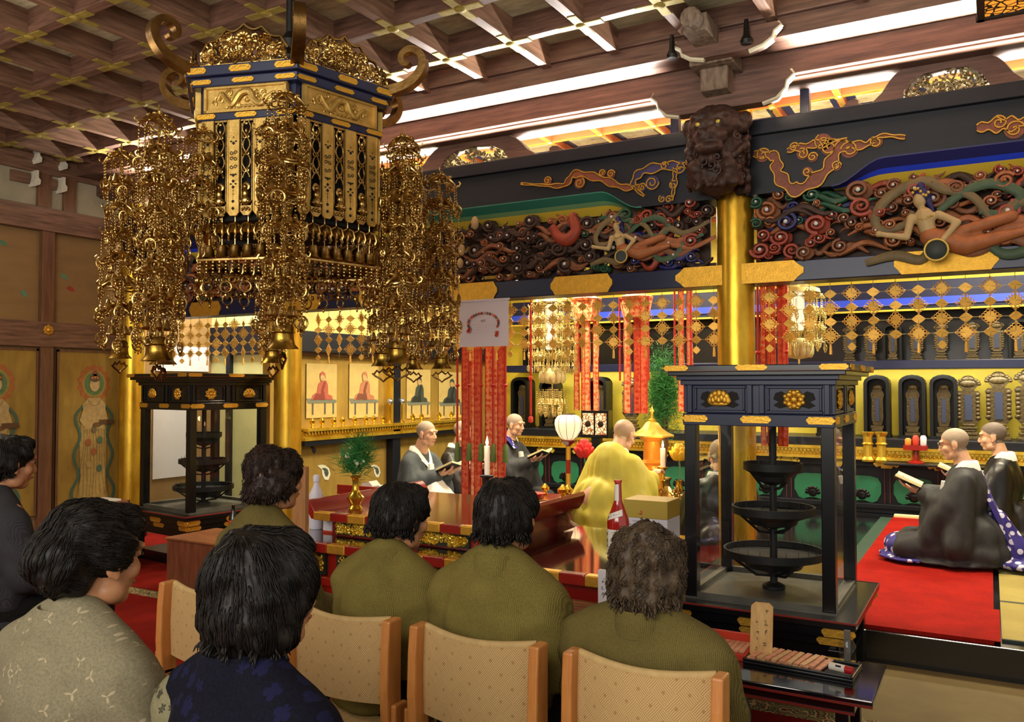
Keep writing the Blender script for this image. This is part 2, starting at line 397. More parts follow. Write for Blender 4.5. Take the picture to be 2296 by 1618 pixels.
# gold cloud scrolls on the architrave
ORNF=M('russet cloud fill','7a3a1c',.5,var=.3,scale=60);ORNP=M('violet cloud fill','2a2350',.5,var=.3,scale=60);ORNE=M('gold cloud outline','b98a36',.4,.5)
def cloud_scroll(cs,spine,w,fill,parent,name='cloud_scroll'):
    # spine: list of (x,z) on the beam face; curls: (x,z,r,turns,a0,sgn)
    o=bpy.data.objects.new(name,None);COL.objects.link(o);o.parent=parent
    pts=[Vector((x,5.322,z)) for x,z in spine];sp=catmull(pts,10);N=len(sp)
    def wid(i): t=i/(N-1);return w*(.25+.75*math.sin(PI*min(1,t*1.15+.05))**.8)
    E=MB();Fm=MB();ring=[]
    up=[];dn=[]
    for i,p in enumerate(sp):
        t=(sp[min(i+1,N-1)]-sp[max(i-1,0)]).normalized();nrm=Vector((-t.z,0,t.x));ww=wid(i)*(1+.35*math.sin(i*.9))
        up.append(p+nrm*ww);dn.append(p-nrm*ww)
    Fm.add([*up,*dn],[(i,i+1,N+i+1,N+i) for i in range(N-1)])
    E.tube([(p.x,p.y-.004,p.z) for p in up],.0065,6);E.tube([(p.x,p.y-.004,p.z) for p in dn],.0065,6)
    for (x,z,r,tu,a0,sg) in cs:
        s=[(x+a,5.318,z+c) for a,c in spiral(tu,r,r*.18,26,a0,sg)]
        E.tube(s,.0065,6);Fm.prism([(x+r*1.02*math.cos(2*PI*k/18),z+r*1.02*math.sin(2*PI*k/18)) for k in range(18)],.006,Matrix.Translation((0,5.323,0)))
    Fm.build('fill',fill,o,smooth=0);E.build('outline',ORNE,o,smooth=60)
def Z(u,v): p=at(u,v,Y=5.32);return (p.x,p.z)
def cc(u,v,r,tu=1.4,a0=0,sg=1): p=at(u,v,Y=5.32);return (p.x,p.z,r,tu,a0,sg)
cloud_scroll([cc(1710,347,.045),cc(1800,345,.035,1.4,2,-1),cc(1822,352,.03),cc(1860,330,.05,1.5,1),cc(1905,335,.05,1.4,3,-1),cc(1965,318,.035,1.3,2),cc(1875,372,.03),cc(1810,385,.03,1.3,0,-1)],[Z(1690,345),Z(1738,352),Z(1745,390),Z(1785,425),Z(1850,385),Z(1885,330),Z(1940,325),Z(1975,305),Z(2030,308)],.035,ORNF,A_R)
cloud_scroll([cc(1845,318,.05,1.4,2),cc(1780,330,.03)],[Z(1765,338),Z(1800,330),Z(1850,318),Z(1900,312)],.02,ORNF,A_R)
cloud_scroll([cc(2275,290,.05),cc(2240,275,.04,1.4,2,-1),cc(2330,275,.06)],[Z(2190,287),Z(2240,280),Z(2290,275),Z(2350,255)],.035,ORNF,A_R)
cloud_scroll([cc(1525,375,.045,1.4,3),cc(1490,372,.03),cc(1462,410,.05,1.6,0,-1),cc(1440,420,.03),cc(1500,447,.025),cc(1485,446,.025,1.3,2),cc(1545,365,.03)],[Z(1555,370),Z(1500,372),Z(1440,385),Z(1420,415),Z(1445,440)],.026,ORNP,A_M)
cloud_scroll([cc(1370,390,.03),cc(1350,388,.025),cc(1300,410,.04,1.4,1,-1),cc(1228,405,.03)],[Z(1440,418),Z(1400,420),Z(1345,400),Z(1290,390),Z(1265,415),Z(1215,415),Z(1168,412)],.022,ORNF,A_M)
cloud_scroll([cc(1510,415,.03,1.2,1)],[Z(1515,378),Z(1512,415),Z(1508,450)],.016,ORNP,A_M)
# ================================================================ left wall of the hall
WX=-7.62
b=MB();b.bx(WX-.1,WX,-3,6.7,0,3.8);struct(b.build('wall_left',BROWNW,smooth=0),'brown boarded side wall of the hall')
def wl(u,v): return at(u,v,X=WX+.02)
def wbeam(v0,v1,y0=-3,y1=5.42,d=.05,u=105):
    z1=wl(u,v0).z;z0=wl(u,v1).z;b=MB();b.bx(WX,WX+d,y0,y1,z0,z1);return struct(b.build('trim',WOOD_Y,smooth=0,bevel=.005),'dark timber rail on the left wall')
wbeam(722,778,d=.07);wbeam(468,520,d=.08);wbeam(352,392,d=.05)
for z in (): pass
yp=wl(103,650).y
for y in (yp,yp-1.15,yp-2.3):
    b=MB();b.bx(WX,WX+.06,y-.06,y+.06,0,wl(105,500).z);struct(b.build('trim',WOOD_Z,smooth=0,bevel=.006),'upright timber post on the left wall')
# plaster frieze and small white-edged bracket ends under the ceiling
b=MB();b.bx(WX,WX+.012,-3,5.42,wl(105,520).z,3.6);struct(b.build('trim',PLASTER,smooth=0),'pale plaster frieze at the top of the left wall')
bm_=MB()
for (u,v) in ((75,352),(133,367),(72,402),(132,417)):
    p=wl(u,v);q=MB();m=TR((WX+.05,p.y,p.z),0,0,PI/2)
    q.cur=1;q.prism([(-.02,-.075),(.03,-.05),(.035,-.01),(.015,.01),(.015,.075),(-.005,.075),(-.012,.0),(-.03,-.04)],.1,m)
    q.cur=0;q.bx(WX,WX+.04,p.y-.2,p.y-.03,p.z-.05,p.z+.05)
    t=q.build('bracket_end',[WOOD_Y,WHITE_PAINT],smooth=30);tag(t,'small white edged bracket end under the left ceiling edge','bracket','bracket ends on the left wall')
for z0,z1 in ((.9,.9),):
    pass
for k,u in enumerate((75,133)):
    p=wl(u+22,380);b=MB();b.bx(WX,WX+.045,p.y-.06,p.y+.06,wl(105,470).z,3.6);struct(b.build('trim',WOOD_Z,smooth=0),'short timber stud in the plaster frieze')
p=wl(100,740);b=MB()
for k in range(8): a=2*PI*k/8;b.sph((.012,.032*math.cos(a),.032*math.sin(a)),(.012,.018,.018),8,6)
b.sph((.016,0,0),(.02,.022,.022),10,6);tag(b.build('nail_cover',GOLDP,loc=(WX+.07,p.y,p.z)),'gilt flower nail cover on the left wall rail','fitting')
# painted leaves on the upper wall boards
for (u,v,c,r) in ((8,545,'4f7a58',.4),(55,658,'5d8a68',.9),(145,620,'5d8a68',.7),(160,648,'a03a24',.5)):
    p=wl(u,v);b=MB();b.prism([(-.035,.012),(-.01,.03),(.02,.02),(.045,-.02),(.005,-.02),(-.02,-.005)],.004,TR((WX+.004,p.y,p.z),0,0,PI/2)@Matrix.Rotation(r-.6,4,'Y'))
    tag(b.build('painted_petal',M('leaf '+c,c,.7),smooth=0),{'8':'green petal painted on the left wall near the photo edge','55':'green petal painted left of the upright post','145':'green petal painted right of the upright post','160':'small red petal painted right of the upright post'}[str(u)],'painted petal')
# painted gold panels with guardian figures
def painted_panel(yc,w,z0,z1,label,seed,shift=0):
    o=thing('wall_painting',label,'painting',(WX+.02,yc,0))
    b=MB();b.bx(0,.012,-w/2,w/2,z0,z1);b.build('gold_ground',GOLDWALL,o,smooth=0)
    b=MB()
    for (a,c,e,f) in ((-w/2,-w/2+.02,z0,z1),(w/2-.02,w/2,z0,z1)): b.bx(0,.02,a,c,e,f)
    b.bx(0,.02,-w/2,w/2,z1-.02,z1);b.build('frame',WOOD_Z,o,smooth=0)
    zc=z0;H=z1-z0
    def shp(nm,out,col,dx,parent=o):
        q=MB();q.prism(out,.003,TR((.0135+dx,shift,0),0,0,PI/2));return q.build(nm,M('paint '+col,col,.75,var=.18,scale=25),parent,smooth=0)
    def ell(x,z,a,c,n=20,w_=0): return [(x+a*math.cos(2*PI*k/n)*(1+w_*(k%2)),z+c*math.sin(2*PI*k/n)*(1+w_*(k%2))) for k in range(n)]
    hz=z0+H*.79
    shp('flame_halo',ell(0,hz,.155,.17,28,.13)+[] ,'a3602e',0)
    shp('halo',ell(0,hz,.125,.135),'94833c',.002);shp('halo',ell(0,hz,.1,.11),'5a7446',.004)
    fg=bpy.data.objects.new('figure',None);COL.objects.link(fg);fg.parent=o
    shp('robe',[(-.11,z0+H*.62),(-.15,z0+H*.45),(-.13,z0+H*.2),(-.17,z0+.06),(-.02,z0+.05),(0,z0+.12),(.02,z0+.05),(.17,z0+.06),(.13,z0+.25),(.14,z0+H*.45),(.1,z0+H*.63)],'a08648',.005,fg)
    shp('torso',[(-.12,z0+H*.66),(-.06,z0+H*.7),(.06,z0+H*.7),(.12,z0+H*.66),(.1,z0+H*.5),(-.1,z0+H*.5)],'b09660',.008,fg)
    shp('head',ell(0,hz-.01,.052,.066),'bb9f6c',.012,fg);shp('hair',ell(0,hz+.055,.05,.04),'5a4a34',.014,fg);shp('topknot',ell(0,hz+.1,.025,.03),'8a4030',.014,fg)
    for s in (-1,1):
        shp('arm',[(s*.1,z0+H*.66),(s*.15,z0+H*.56),(s*.08,z0+H*.5),(s*.01,z0+H*.53),(s*.01,z0+H*.56),(s*.07,z0+H*.55),(s*.09,z0+H*.6)],'b3985f',.011,fg)
        q=MB();pts=[(s*.1,z0+H*.66),(s*.19,z0+H*.58),(s*.14,z0+H*.46),(s*.2,z0+H*.34),(s*.15,z0+H*.22),(s*.22,z0+H*.12),(s*.2,z0+.05)]
        q.tube([(0.018,shift+x,z) for x,z in catmull([Vector((x,z,0)) for x,z in pts],6) for _ in (0,)] if False else [(0.019,shift+p.x,p.y) for p in catmull([Vector((x,z,0)) for x,z in pts],6)],.014,6,flat=1);q.v=[(min(x,.022) if x>.019 else .0145+ .0*x,y,z) for x,y,z in q.v];q.build('scarf',M('paint 3d5c4c','43604e',.75),fg,smooth=40)
    for k,(x,z) in enumerate(((-.06,.42),(.06,.43),(0,.36),(-.05,.28),(.06,.25),(0,.5))): shp('sash',ell(x,z0+H*z,.028,.035,12),['94502e','49684a','9c5a34','a48a4c','43604e','6a5a3c'][k],.013,fg)
    lm=M('paint line','5e4426',.8)
    q=MB()
    for k in range(9):
        x0=-.1+.025*k;q.tube([(.0195,shift+x0*(1+.5*t)+.008*math.sin(t*7+k),z0+H*(.5-.42*t)) for t in [i/9 for i in range(10)]],.0022,4)
    for s_ in (-1,1):
        q.tube([(.024,shift+s_*(.012+.006*i),hz+.004+.002*math.sin(i)) for i in range(4)],.002,4);q.tube([(.024,shift+s_*.05*math.cos(a),hz-.02-.05*math.sin(a)) for a in [PI/2*i/6 for i in range(7)]],.002,4)
        q.tube([(.022,shift+s_*.13,z0+H*.64),(.022,shift+s_*.1,z0+H*.56),(.022,shift+s_*.04,z0+H*.5)],.002,4)
    q.tube([(.024,shift,hz+.0),(.024,shift+.006,hz-.02),(.024,shift-.002,hz-.022)],.002,4);q.tube([(.024,shift-.012,hz-.038),(.024,shift,hz-.041),(.024,shift+.012,hz-.038)],.0022,4)
    q.tube([(.0215,shift+.06*math.cos(a),z0+H*.69-.06*math.sin(a)) for a in [PI*i/12 for i in range(13)]],.0035,4)
    q.build('drawn_lines',lm,fg,smooth=0)['kind']='stuff'
    for k in range(7): shp('crown_jewel',ell(-.042+.014*k,hz+.05+.012*math.sin(PI*k/6),.008,.012,10),['9a4a2a','b08a3c'][k%2],.0165,fg)
    shp('lute',ell(.03,z0+H*.53,.05,.022,14),'6b4c2a',.0165,fg)
    q=MB();q.bx(.03,.034,shift+.05,shift+.2,z0+H*.53,z0+H*.56);q.build('lute_neck',M('lute neck','5a3f24',.7),fg,smooth=0)
zt=wl(200,786).z;y0,y1=wl(122,900).y,wl(288,900).y
painted_panel((y0+y1)/2,y1-y0-.02,.32,zt,'gold wall panel painted with a haloed standing lute player, left of the far pillar',1)
y0b=yp-.07
painted_panel(y0b-.5,1.0,.32,zt,'gold wall panel painted with a haloed figure, cut by the left photo edge',2,.12)
# ================================================================ inner sanctuary shell
b=MB();b.bx(-6.2,3.3,10.3,10.4,0,3.6);struct(b.build('wall_back',YELLOW,smooth=0),'bright gilded back wall behind the tablets')
IX=-6.05
b=MB();b.bx(IX-.1,IX,5.95,10.3,0,3.6);struct(b.build('wall_left_inner',GOLDWALL,smooth=0),'gold painted side wall of the sanctuary')
b=MB();b.bx(3.2,3.3,5.6,10.3,0,3.6);struct(b.build('wall_right_inner',GOLDWALL,smooth=0),'right side wall of the sanctuary')
SILK=M('pale green gold screen','c4c488',.6,.1,var=.15,scale=3)
b=MB();b.bx(-7.7,IX-.1,6.6,6.7,0,3.6);struct(b.build('wall_bay',SILK,smooth=0),'pale gold screen wall behind the left candle case')
# painted coffers over the sanctuary
CZ=3.47
ORIB=M('vermilion coffer rib','c96a34',.5,var=.1,scale=8);COFB=M('blue black coffer ground','1e2a4a',.5)
def painted_ceiling():
    m,t=new_mat('painted coffer panel',.6);n=t.noise(t.coord((1,1,1)),4.2,4,.65);n2=t.noise(t.coord((1,1,1)),13,3,.6)
    a=t.ramp(n,[(.3,'8d7a4c'),(.5,'d4c79a'),(.62,'b7a76a'),(.75,'6b7a6a')]);bb=t.ramp(n2,[(.55,'000000'),(.68,'ffffff')])
    t.ln(t.mix(t.math('MULTIPLY',bb,.35),a,'9c4a30'),t.base);return m
PCEIL=painted_ceiling()
b=MB();b.cur=0;b.bx(-6.2,3.3,5.55,10.4,CZ+.06,CZ+.1)
P=.44
nx=int(9.4/P);ny=int(4.8/P)
for i in range(nx+1):
    x=-6.15+P*i;b.cur=1;b.bx(x-.022,x+.022,5.55,10.3,CZ,CZ+.06);b.cur=3;b.bx(x-.012,x+.012,5.55,10.3,CZ-.004,CZ)
for j in range(ny+1):
    y=5.62+P*j;b.cur=1;b.bx(-6.15,3.2,y-.022,y+.022,CZ+.001,CZ+.06);b.cur=3;b.bx(-6.15,3.2,y-.012,y+.012,CZ-.003,CZ+.001)
for i in range(nx):
    for j in range(ny):
        x=-6.15+P*(i+.5);y=5.62+P*(j+.5);b.cur=2;b.bx(x-.2,x+.2,y-.2,y+.2,CZ+.05,CZ+.06)
        b.cur=4;b.bx(x-.135,x+.135,y-.135,y+.135,CZ+.046,CZ+.05)
for i in range(nx+1):
    for j in range(ny+1): b.cur=3;b.sph((-6.15+P*i,5.62+P*j,CZ-.004),(.03,.03,.014),8,4)
struct(b.build('ceiling_inner',[COFB,ORIB,COFB,GOLDBRIGHT,PCEIL],smooth=0),'painted coffered ceiling of the sanctuary with gold joints')
# ================================================================ frog-leg struts, bracket, lion on the transom
PALE=M('pale painted and lit carving edge','c9bfa2',.6,var=.1,scale=20)
def frogleg(xc,W,label):
    o=thing('frog_leg_strut',label,'carved strut',(xc,5.40,3.157));H=.19
    half=[(W,0),(W,.02),(W*.93,.055),(W*.88,.06),(W*.845,.045),(W*.85,.03),(W*.8,.012),(W*.7,.02),(W*.6,.07),(W*.53,.13),(W*.47,.165),(W*.4,H),(0,H)]
    hole=[(0,.15),(W*.2,.14),(W*.33,.09),(W*.4,.02),(W*.4,0)]
    for s in (-1,1):
        q=MB();q.cur=0
        out=[(s*x,z) for x,z in half]+[(s*x,z) for x,z in hole]
        q.prism(out,.09)
        q.cur=1
        e=[(s*x,0,z) for x,z in half[2:12]];q.tube([(x,-.03,z-.004) for x,y,z in e],.009,6)  # pale strip paints the lit edge onto the dark leg
        q.build('leg',[WOOD_X,PALE],o,smooth=0)
    q=MB();r=random.Random(int(xc*100)+5)
    for k in range(46):
        x=r.uniform(-W*.36,W*.36);z=r.uniform(.01,.135-.25*abs(x)**1.4)
        s=spiral(r.uniform(.7,1.3),r.uniform(.015,.035),.005,10,r.uniform(0,6),r.choice((-1,1)))
        q.tube([(x+a,-.02+r.uniform(-.03,.02),z+c) for a,c in s],.007,5)
    q.build('cloud_carving',M('silvered openwork','b8ab84',.3,.6,var=.3,scale=30),o,smooth=60)
    return o
xr=at(2120,200,Y=5.36).x;wr=xr-at(1890,240,Y=5.36).x
frogleg(xr,wr,'carved frog leg strut with silvery clouds, above the right bay')
xm=at(1062,340,Y=5.36).x;wm=at(1265,330,Y=5.36).x-xm
frogleg(xm,wm,'carved frog leg strut beside the hanging lantern, above the middle bay')
for u,l in ((1515,'short black post left of the carved lion head'),(1806,'short black post right of the carved lion head')):
    p=at(u,250,Y=5.45);b=MB();b.bx(p.x-.028,p.x+.028,5.42,5.48,3.157,3.35);tag(b.build('short_post',NAVY,smooth=0,bevel=.004),l,'post')
WOODP=wood_mat('weathered pale timber','4a382a','8a7560',5,(6,6,2),.7,.3)
o=thing('bracket_set','weathered timber bracket block with white edged curved arms above the lion head','bracket',(PX[0],0,0))
q=MB();q.bx(-.085,.085,4.97,5.28,3.28,3.42);q.bx(-.13,.13,4.9,5.2,3.42,3.5);q.bx(-.07,.07,4.6,4.97,3.5,3.6)
q.lathe([(.05,0),(.06,.03),(.06,.09),(.0,.1)],12,TR((0,4.6,3.55),PI/2));q.build('block',WOODP,o,smooth=20,bevel=.008)
def arm(x0,x1,z0,z1,y,nm):
    q=MB();L=x1-x0;h=z1-z0
    out=[(x0+.02,z1),(x0,z1-h*.15),(x0+.04,z1-h*.35),(x0+.05,z1-h*.6),(x0+.1,z0+.02),(x0+.18,z0),(x1-.18,z0),(x1-.1,z0+.02),(x1-.05,z1-h*.6),(x1-.04,z1-h*.35),(x1,z1-h*.15),(x1-.02,z1)]
    q.prism(out,.1,TR((0,y,0)));q.cur=1
    for sl in (out[:6],out[6:]): q.tube([(a,y-.03,c-.004) for a,c in sl],.017,6)
    q.build(nm,[WOOD_X,PALE],o,smooth=20)
x0=at(1515,175,Y=4.86).x-PX[0];x1=at(1752,85,Y=4.86).x-PX[0]
arm(x0,x1,3.43,3.56,4.88,'upper_arm')
x1=at(1780,190,Y=5.12).x-PX[0]
arm(-x1,x1,3.2,3.37,5.14,'lower_arm')
for dx in (-.2,.24): q=MB();q.lathe([(.03,0),(.035,.02),(.018,.05),(.012,.14)],10,TR((dx,4.8,3.45)));q.build('peg',M('dark iron','1c1814',.5,.5),o,smooth=40)
# lion head nosing
o=thing('lion_carving','dark carved wooden lion head jutting from the top of the gold pillar','carving',(PX[0]-.03,5.12,2.98))
q=MB();r=random.Random(3)
q.sph((0,.06,-.05),(.17,.16,.2));q.sph((0,.0,.12),(.17,.17,.13));q.sph((0,.02,-.2),(.13,.15,.1));q.sph((0,-.13,.02),(.11,.08,.06));q.sph((0,-.15,-.05),(.09,.07,.04))
for s in (-1,1):
    q.sph((s*.06,-.13,.1),(.045,.045,.04));q.sph((s*.065,-.12,.15),(.06,.05,.025));q.sph((s*.035,-.19,.04),.03);q.sph((s*.17,.02,.14),(.05,.05,.06))
    q.cap((s*.1,-.1,-.15),(s*.12,-.05,-.24),.05,.04)
for k in range(150):
    a=r.uniform(0,2*PI);z=r.uniform(-.27,.14);x=math.cos(a)*.175;y=math.sin(a)*.165+.04
    if y<-.06 and z>-.08: continue
    q.sph((x,y,z),r.uniform(.018,.034),8,6)
q=remesh(q,.009,2);warp(q,lambda p:p+p.normalized()*(.007*noise.noise(p*38)+.01*noise.noise(p*17)))
q.build('head',LION,o,smooth=180)
q=MB()
for k in range(70):
    a=r.uniform(0,2*PI);z=r.uniform(-.26,.12);x=math.cos(a)*.18;y=math.sin(a)*.17+.04
    if y<-.07 and z>-.06: continue
    m=TR((x,y,z),0,0,a+PI/2);s=spiral(1.2,.03,.006,12,r.uniform(0,6),r.choice((-1,1)))
    q.tube([m@Vector((u,-.004,v)) for u,v in s],.008,5)
q.build('mane_curls',LION,o,smooth=60)['kind']='stuff'
q=MB()
for s in (-1,1): q.sph((s*.062,-.168,.098),(.016,.012,.013),10,6)
e=q.build('eyes',M('yellow glass eye','c9b040',.2),o,smooth=60);e['label']='yellow glass eyes'
# ================================================================ carved transom panels
PEARL=M('white boss','d8d4d0',.4);CBR=M('brown painted carving','7c4a2a',.6,var=.25,scale=18);CRD=M('red painted carving','93381f',.55,var=.2,scale=18);CGN=M('green painted carving','1f4d33',.55,var=.2,scale=18);CBL=M('indigo painted carving','23235e',.55,var=.2,scale=18);CTN=M('russet painted carving','9a5a30',.6,var=.2,scale=18);CDK=M('dark aged carving and gap backing','3c281e',.7,var=.3,scale=14)
CM=[CBR,CRD,CGN,CBL,CTN,CDK,PEARL]
SKIN_D=M('painted flesh','b59a6a',.6,var=.08,scale=20);HAIR_D=M('painted indigo hair','1f1b54',.6);GOLDF=M('gold painted ornament','c9a94a',.4,.4);RIB=M('olive brown scarf','6b5a36',.6,var=.2,scale=14);RIBG=M('green edged scarf','3d5238',.6,var=.2,scale=14)
def carved(x0,x1,label,pal,seed,n,dark=0,skip=None,yb=5.45):
    o=thing('carved_transom',label,'carving');z0,z1=2.278,2.73;r=random.Random(seed);q=MB();pts=[]
    tries=0
    while len(pts)<n and tries<6000:
        tries+=1;x=r.uniform(x0+.02,x1-.02);z=r.uniform(z0+.02,z1-.03);R=r.choice((r.uniform(.024,.04),r.uniform(.04,.07)))
        if any((x-a)**2+(z-c)**2<(.72*(R+e))**2 for a,c,e in pts): continue
        pts.append((x,z,R))
    for x,z,R in pts:
        c=pal(x,z,r);y=yb-.075-r.uniform(0,.05);y2=y
        if dark and r.random()<dark: c=5
        sg=r.choice((-1,1));a0=r.uniform(0,6.28)
        q.cur=c;s=spiral(1.55,R,R*.22,20,a0,sg)
        q.tube([(x+a,y-.012*(i/20),z+b_*.85) for i,(a,b_) in enumerate(s)],[R*.24*(1-.4*i/20) for i in range(21)],6)
        tl=[(x+R*math.cos(a0)+R*.55*k*math.cos(a0+sg*1.5+.25*k),y+.006*k,z+.85*R*math.sin(a0)+R*.45*k*math.sin(a0+sg*1.5+.25*k)) for k in range(4)]
        tl=[(max(x0+.01,min(x1-.01,a)),e,max(z0+.01,min(z1-.01,f))) for a,e,f in tl];q.tube(tl,[R*.24,R*.22,R*.16,R*.05],6)
        q.cur=c if r.random()<.25 else 6
        q.sph((x,y-.018,z),R*.2,8,6)
        q.cur=[c,5][r.random()<.5];q.sph((x,y+.045,z),(R*1.15,.02,R*.95),8,5)
    # long flowing cloud ribbons behind
    for k in range(int(n*.75)):
        x=r.uniform(x0+.05,x1-.3);z=r.uniform(z0+.03,z1-.05);q.cur=5 if r.random()<max(.3,dark) else pal(x,z,r)
        L=r.uniform(.15,.4);ph=r.uniform(0,6)
        fy=yb-r.choice((.03,.06,.1));q.tube([(min(x1-.01,x+L*t/12),fy,max(z0+.01,min(z1-.01,z+.03*math.sin(ph+t*.6)))) for t in range(13)],[.006+.017*math.sin(PI*t/12) for t in range(13)],6)
    q.cur=5  # dark backing added so the openwork gaps stay in shade
    if dark<.3: q.bx(x0,x1,yb+.035,yb+.05,z0,z1)
    else:
        xx=x0
        while xx<x1-.1: L=r.uniform(.2,.5);q.bx(xx,min(x1,xx+L),yb+.035,yb+.05,z0+r.uniform(0,.08),z1-r.uniform(0,.03));xx+=L+.04
    q.bx(x0,x1,yb,yb+.02,z0-.005,z0+.03);q.bx(x0,x1,yb,yb+.02,z1-.02,z1+.05)
    c=q.build('cloud_swirls',CM,o,smooth=60);c['kind']='stuff';return o
def palR(x,z,r):
    if x<-.85: return r.choice((2,2,0,3,4)) if z>2.5 else r.choice((1,1,4,0))
    return r.choice((4,4,0,4,0,1))
def palM(x,z,r):
    if x>-2.1: return r.choice((1,1,1,4)) if z>2.5 else r.choice((3,3,1,1))
    if x>-2.5: return r.choice((2,0,2,0,5))
    return r.choice((0,5,5,4,0,0))
CR=carved(PX[0]+.13,1.6,'painted openwork transom with flying drummer and russet clouds, right bay',palR,11,150)
CMd=carved(PX[1]+.13,PX[0]-.13,'dark painted openwork transom with a flying musician in clouds, middle bay',palM,23,190,.35)
CL=carved(PX[2]+.1,PX[1]-.13,'painted openwork transom over the far left bay',lambda x,z,r:r.choice((0,2,4,5,0)),31,80,.2)
def scarf(o,pts,w,mat,name='scarf',flat=.35):
    q=MB();P=catmull([Vector((p.x,p.y,p.z)) for p in pts],8);n=len(P);q.tube([tuple(p) for p in P],[w*(.45+.55*math.sin(PI*min(1,.12+.85*i/n))) for i in range(n)],8,flat=flat);return q.build(name,mat,o,smooth=70)
def flyer(o,hu,hv,sc,mir=1,big=True):
    f=bpy.data.objects.new('flying_figure',None);COL.objects.link(f);f.parent=o
    Y=5.30;h=at(hu,hv,Y=Y)
    def P(dx,dz,dy=0): return Vector((h.x+mir*dx*sc,Y+dy,h.z+dz*sc))
    def pc(nm,mb,mat): return mb.build(nm,mat,f,smooth=70)
    q=MB();q.sph(tuple(P(0,0)),(.032*sc,.034*sc,.044*sc));q.cap(P(0,-.03),P(.02,-.07),.016*sc,.018*sc)
    q.cap(P(.02,-.085),P(.045,-.2),.045*sc,.036*sc);q.sph(tuple(P(.02,-.09)),(.062*sc,.035*sc,.03*sc))
    for a,b_,c in (((-.04,-.09),(-.06,-.19),(-.19,-.165)),((.085,-.085),(.17,-.135),(.09,-.235))):
        q.cap(P(*a,-.01),P(*b_,-.03),.022*sc,.018*sc);q.cap(P(*b_,-.03),P(*c,-.05),.018*sc,.014*sc);q.sph(tuple(P(*c,-.055)),.018*sc)
    q=remesh(q,.007*sc,3);pc('body',q,SKIN_D)
    q=MB();q.sph(tuple(P(.012,.022,.012)),(.043*sc,.04*sc,.042*sc));q.sph(tuple(P(.005,.065,.01)),(.022*sc,.02*sc,.028*sc));q.cap(P(.035,.0,.01),P(.06,-.06,.02),.02*sc,.008*sc);pc('hair',q,HAIR_D)
    q=MB()
    for k in range(7): q.sph(tuple(P(-.03+.012*k,.035+.02*math.sin(k),-.028)),.0085*sc,8,5)
    for k in range(5): q.sph(tuple(P(.0+.014*k,-.1-.008*math.sin(k*1.2),-.045)),.006*sc,8,5)
    pc('crown',q,GOLDF)
    q=MB();q.cap(P(.045,-.19),P(.2,-.25),.05*sc,.045*sc);q.cap(P(.2,-.25),P(.45,-.2),.045*sc,.02*sc);q.cap(P(.1,-.2),P(.4,-.12,.01),.03*sc,.03*sc);q=remesh(q,.008*sc,3);pc('skirt',q,CTN)
    q=MB();q.lathe([(.05*sc,-.012),(.054*sc,0),(.05*sc,.012)],20,TR(tuple(P(.075,-.27,-.065)),PI/2));q.cur=1;q.torus(.053*sc,.006*sc,20,6,TR(tuple(P(.075,-.27,-.075))));pc('drum',q,[M('dark drum skin','2c3230',.6),GOLDF])
    for pts,m in (([(.3,-.12),(.22,.0),(.1,.05),(.02,.1),(-.12,.05),(-.2,-.05),(-.18,-.13),(-.08,-.12),(-.03,-.05)],RIB),([(.08,-.06),(.2,.03),(.32,.05),(.42,-.02),(.36,-.1),(.25,-.08)],RIBG),([(-.25,-.3),(-.12,-.27),(0,-.3),(.05,-.22)],RIB),([(.25,-.2),(.35,-.3),(.48,-.27),(.55,-.18),(.7,-.12)],RIBG),([(.3,-.15),(.42,-.05),(.55,-.1),(.75,-.02)],RIB),([(.06,-.2),(.2,-.19),(.35,-.13),(.5,-.16),(.62,-.08)],CTN),([(.08,-.22),(.22,-.28),(.36,-.22),(.5,-.27),(.66,-.2)],CBR),([(.1,-.2),(.25,-.23),(.4,-.17),(.6,-.22),(.8,-.15)],CTN)):
        scarf(f,[P(a*1.05,c,.03) for a,c in pts],.026*sc,m)
    return f
flyer(CR,2062,448,1.12)
flyer(CMd,1383,508,.8)
p=at(1275,510,Y=5.33)
scarf(CMd,[p+V(-.13,0,.02),p+V(-.08,0,-.06),p+V(.0,-.01,-.09),p+V(.06,-.01,-.03),p+V(.035,0,.06),p+V(.05,0,.1)],.045,CRD,'red_sleeve',.8)
for (u,v,s) in ((1065,500,.05),(1035,560,.045),(1032,590,.04)):
    p=at(u,v,Y=5.32);q=MB();q.sph(tuple(p),(s*.6,s*.6,s));q.build('small_figure',SKIN_D,CMd,smooth=70)
# ================================================================ hanging plaque curtains
qb=MB();n=4
def scal(R,k=.13,pt=40):
    out=[]
    for i in range(pt):
        a=2*PI*i/pt;d=1/(abs(math.cos(a))+abs(math.sin(a)));rr=R*(d*.62+.38)*(1+.07*math.cos(a*12));out.append((rr*math.cos(a)*.95 if abs(math.cos(a))<.99 else rr*math.cos(a),rr*math.sin(a)))
    return out
qb.prism(scal(.037),.003)
for i in range(4):
    a=PI/2*i
    for s in (-1,1):
        x,z=.035*math.cos(a)+s*.011*math.sin(a),.035*math.sin(a)+s*.011*math.cos(a);qb.torus(.0085,.0022,10,4,TR((x,0,z)))
    qb.torus(.006,.002,8,4,TR((.05*math.cos(a),0,.05*math.sin(a))))
for i in range(4):
    a=PI/4+PI/2*i;qb.torus(.0075,.0022,8,4,TR((.033*math.cos(a),0,.033*math.sin(a))))
PLG=M('matte gilt plaque','e6b04c',.5,.5,var=.15,scale=40)
BIGM=qb.mesh('plaque',PLG,30)
qs=MB();qs.prism([(-.038,0),(-.018,-.018),(0,-.029),(.018,-.018),(.038,0),(.018,.018),(0,.029),(-.018,.018)],.003);SMM=qs.mesh('lozenge',PLG,0)
qt=MB();qt.cyl((0,0,.03),(0,0,-.01),.0015,n=5);qt.lathe([(.004,.0),(.007,-.012),(.009,-.06),(.0,-.062)],8);TSM=qt.mesh('tassel',PLG,40)
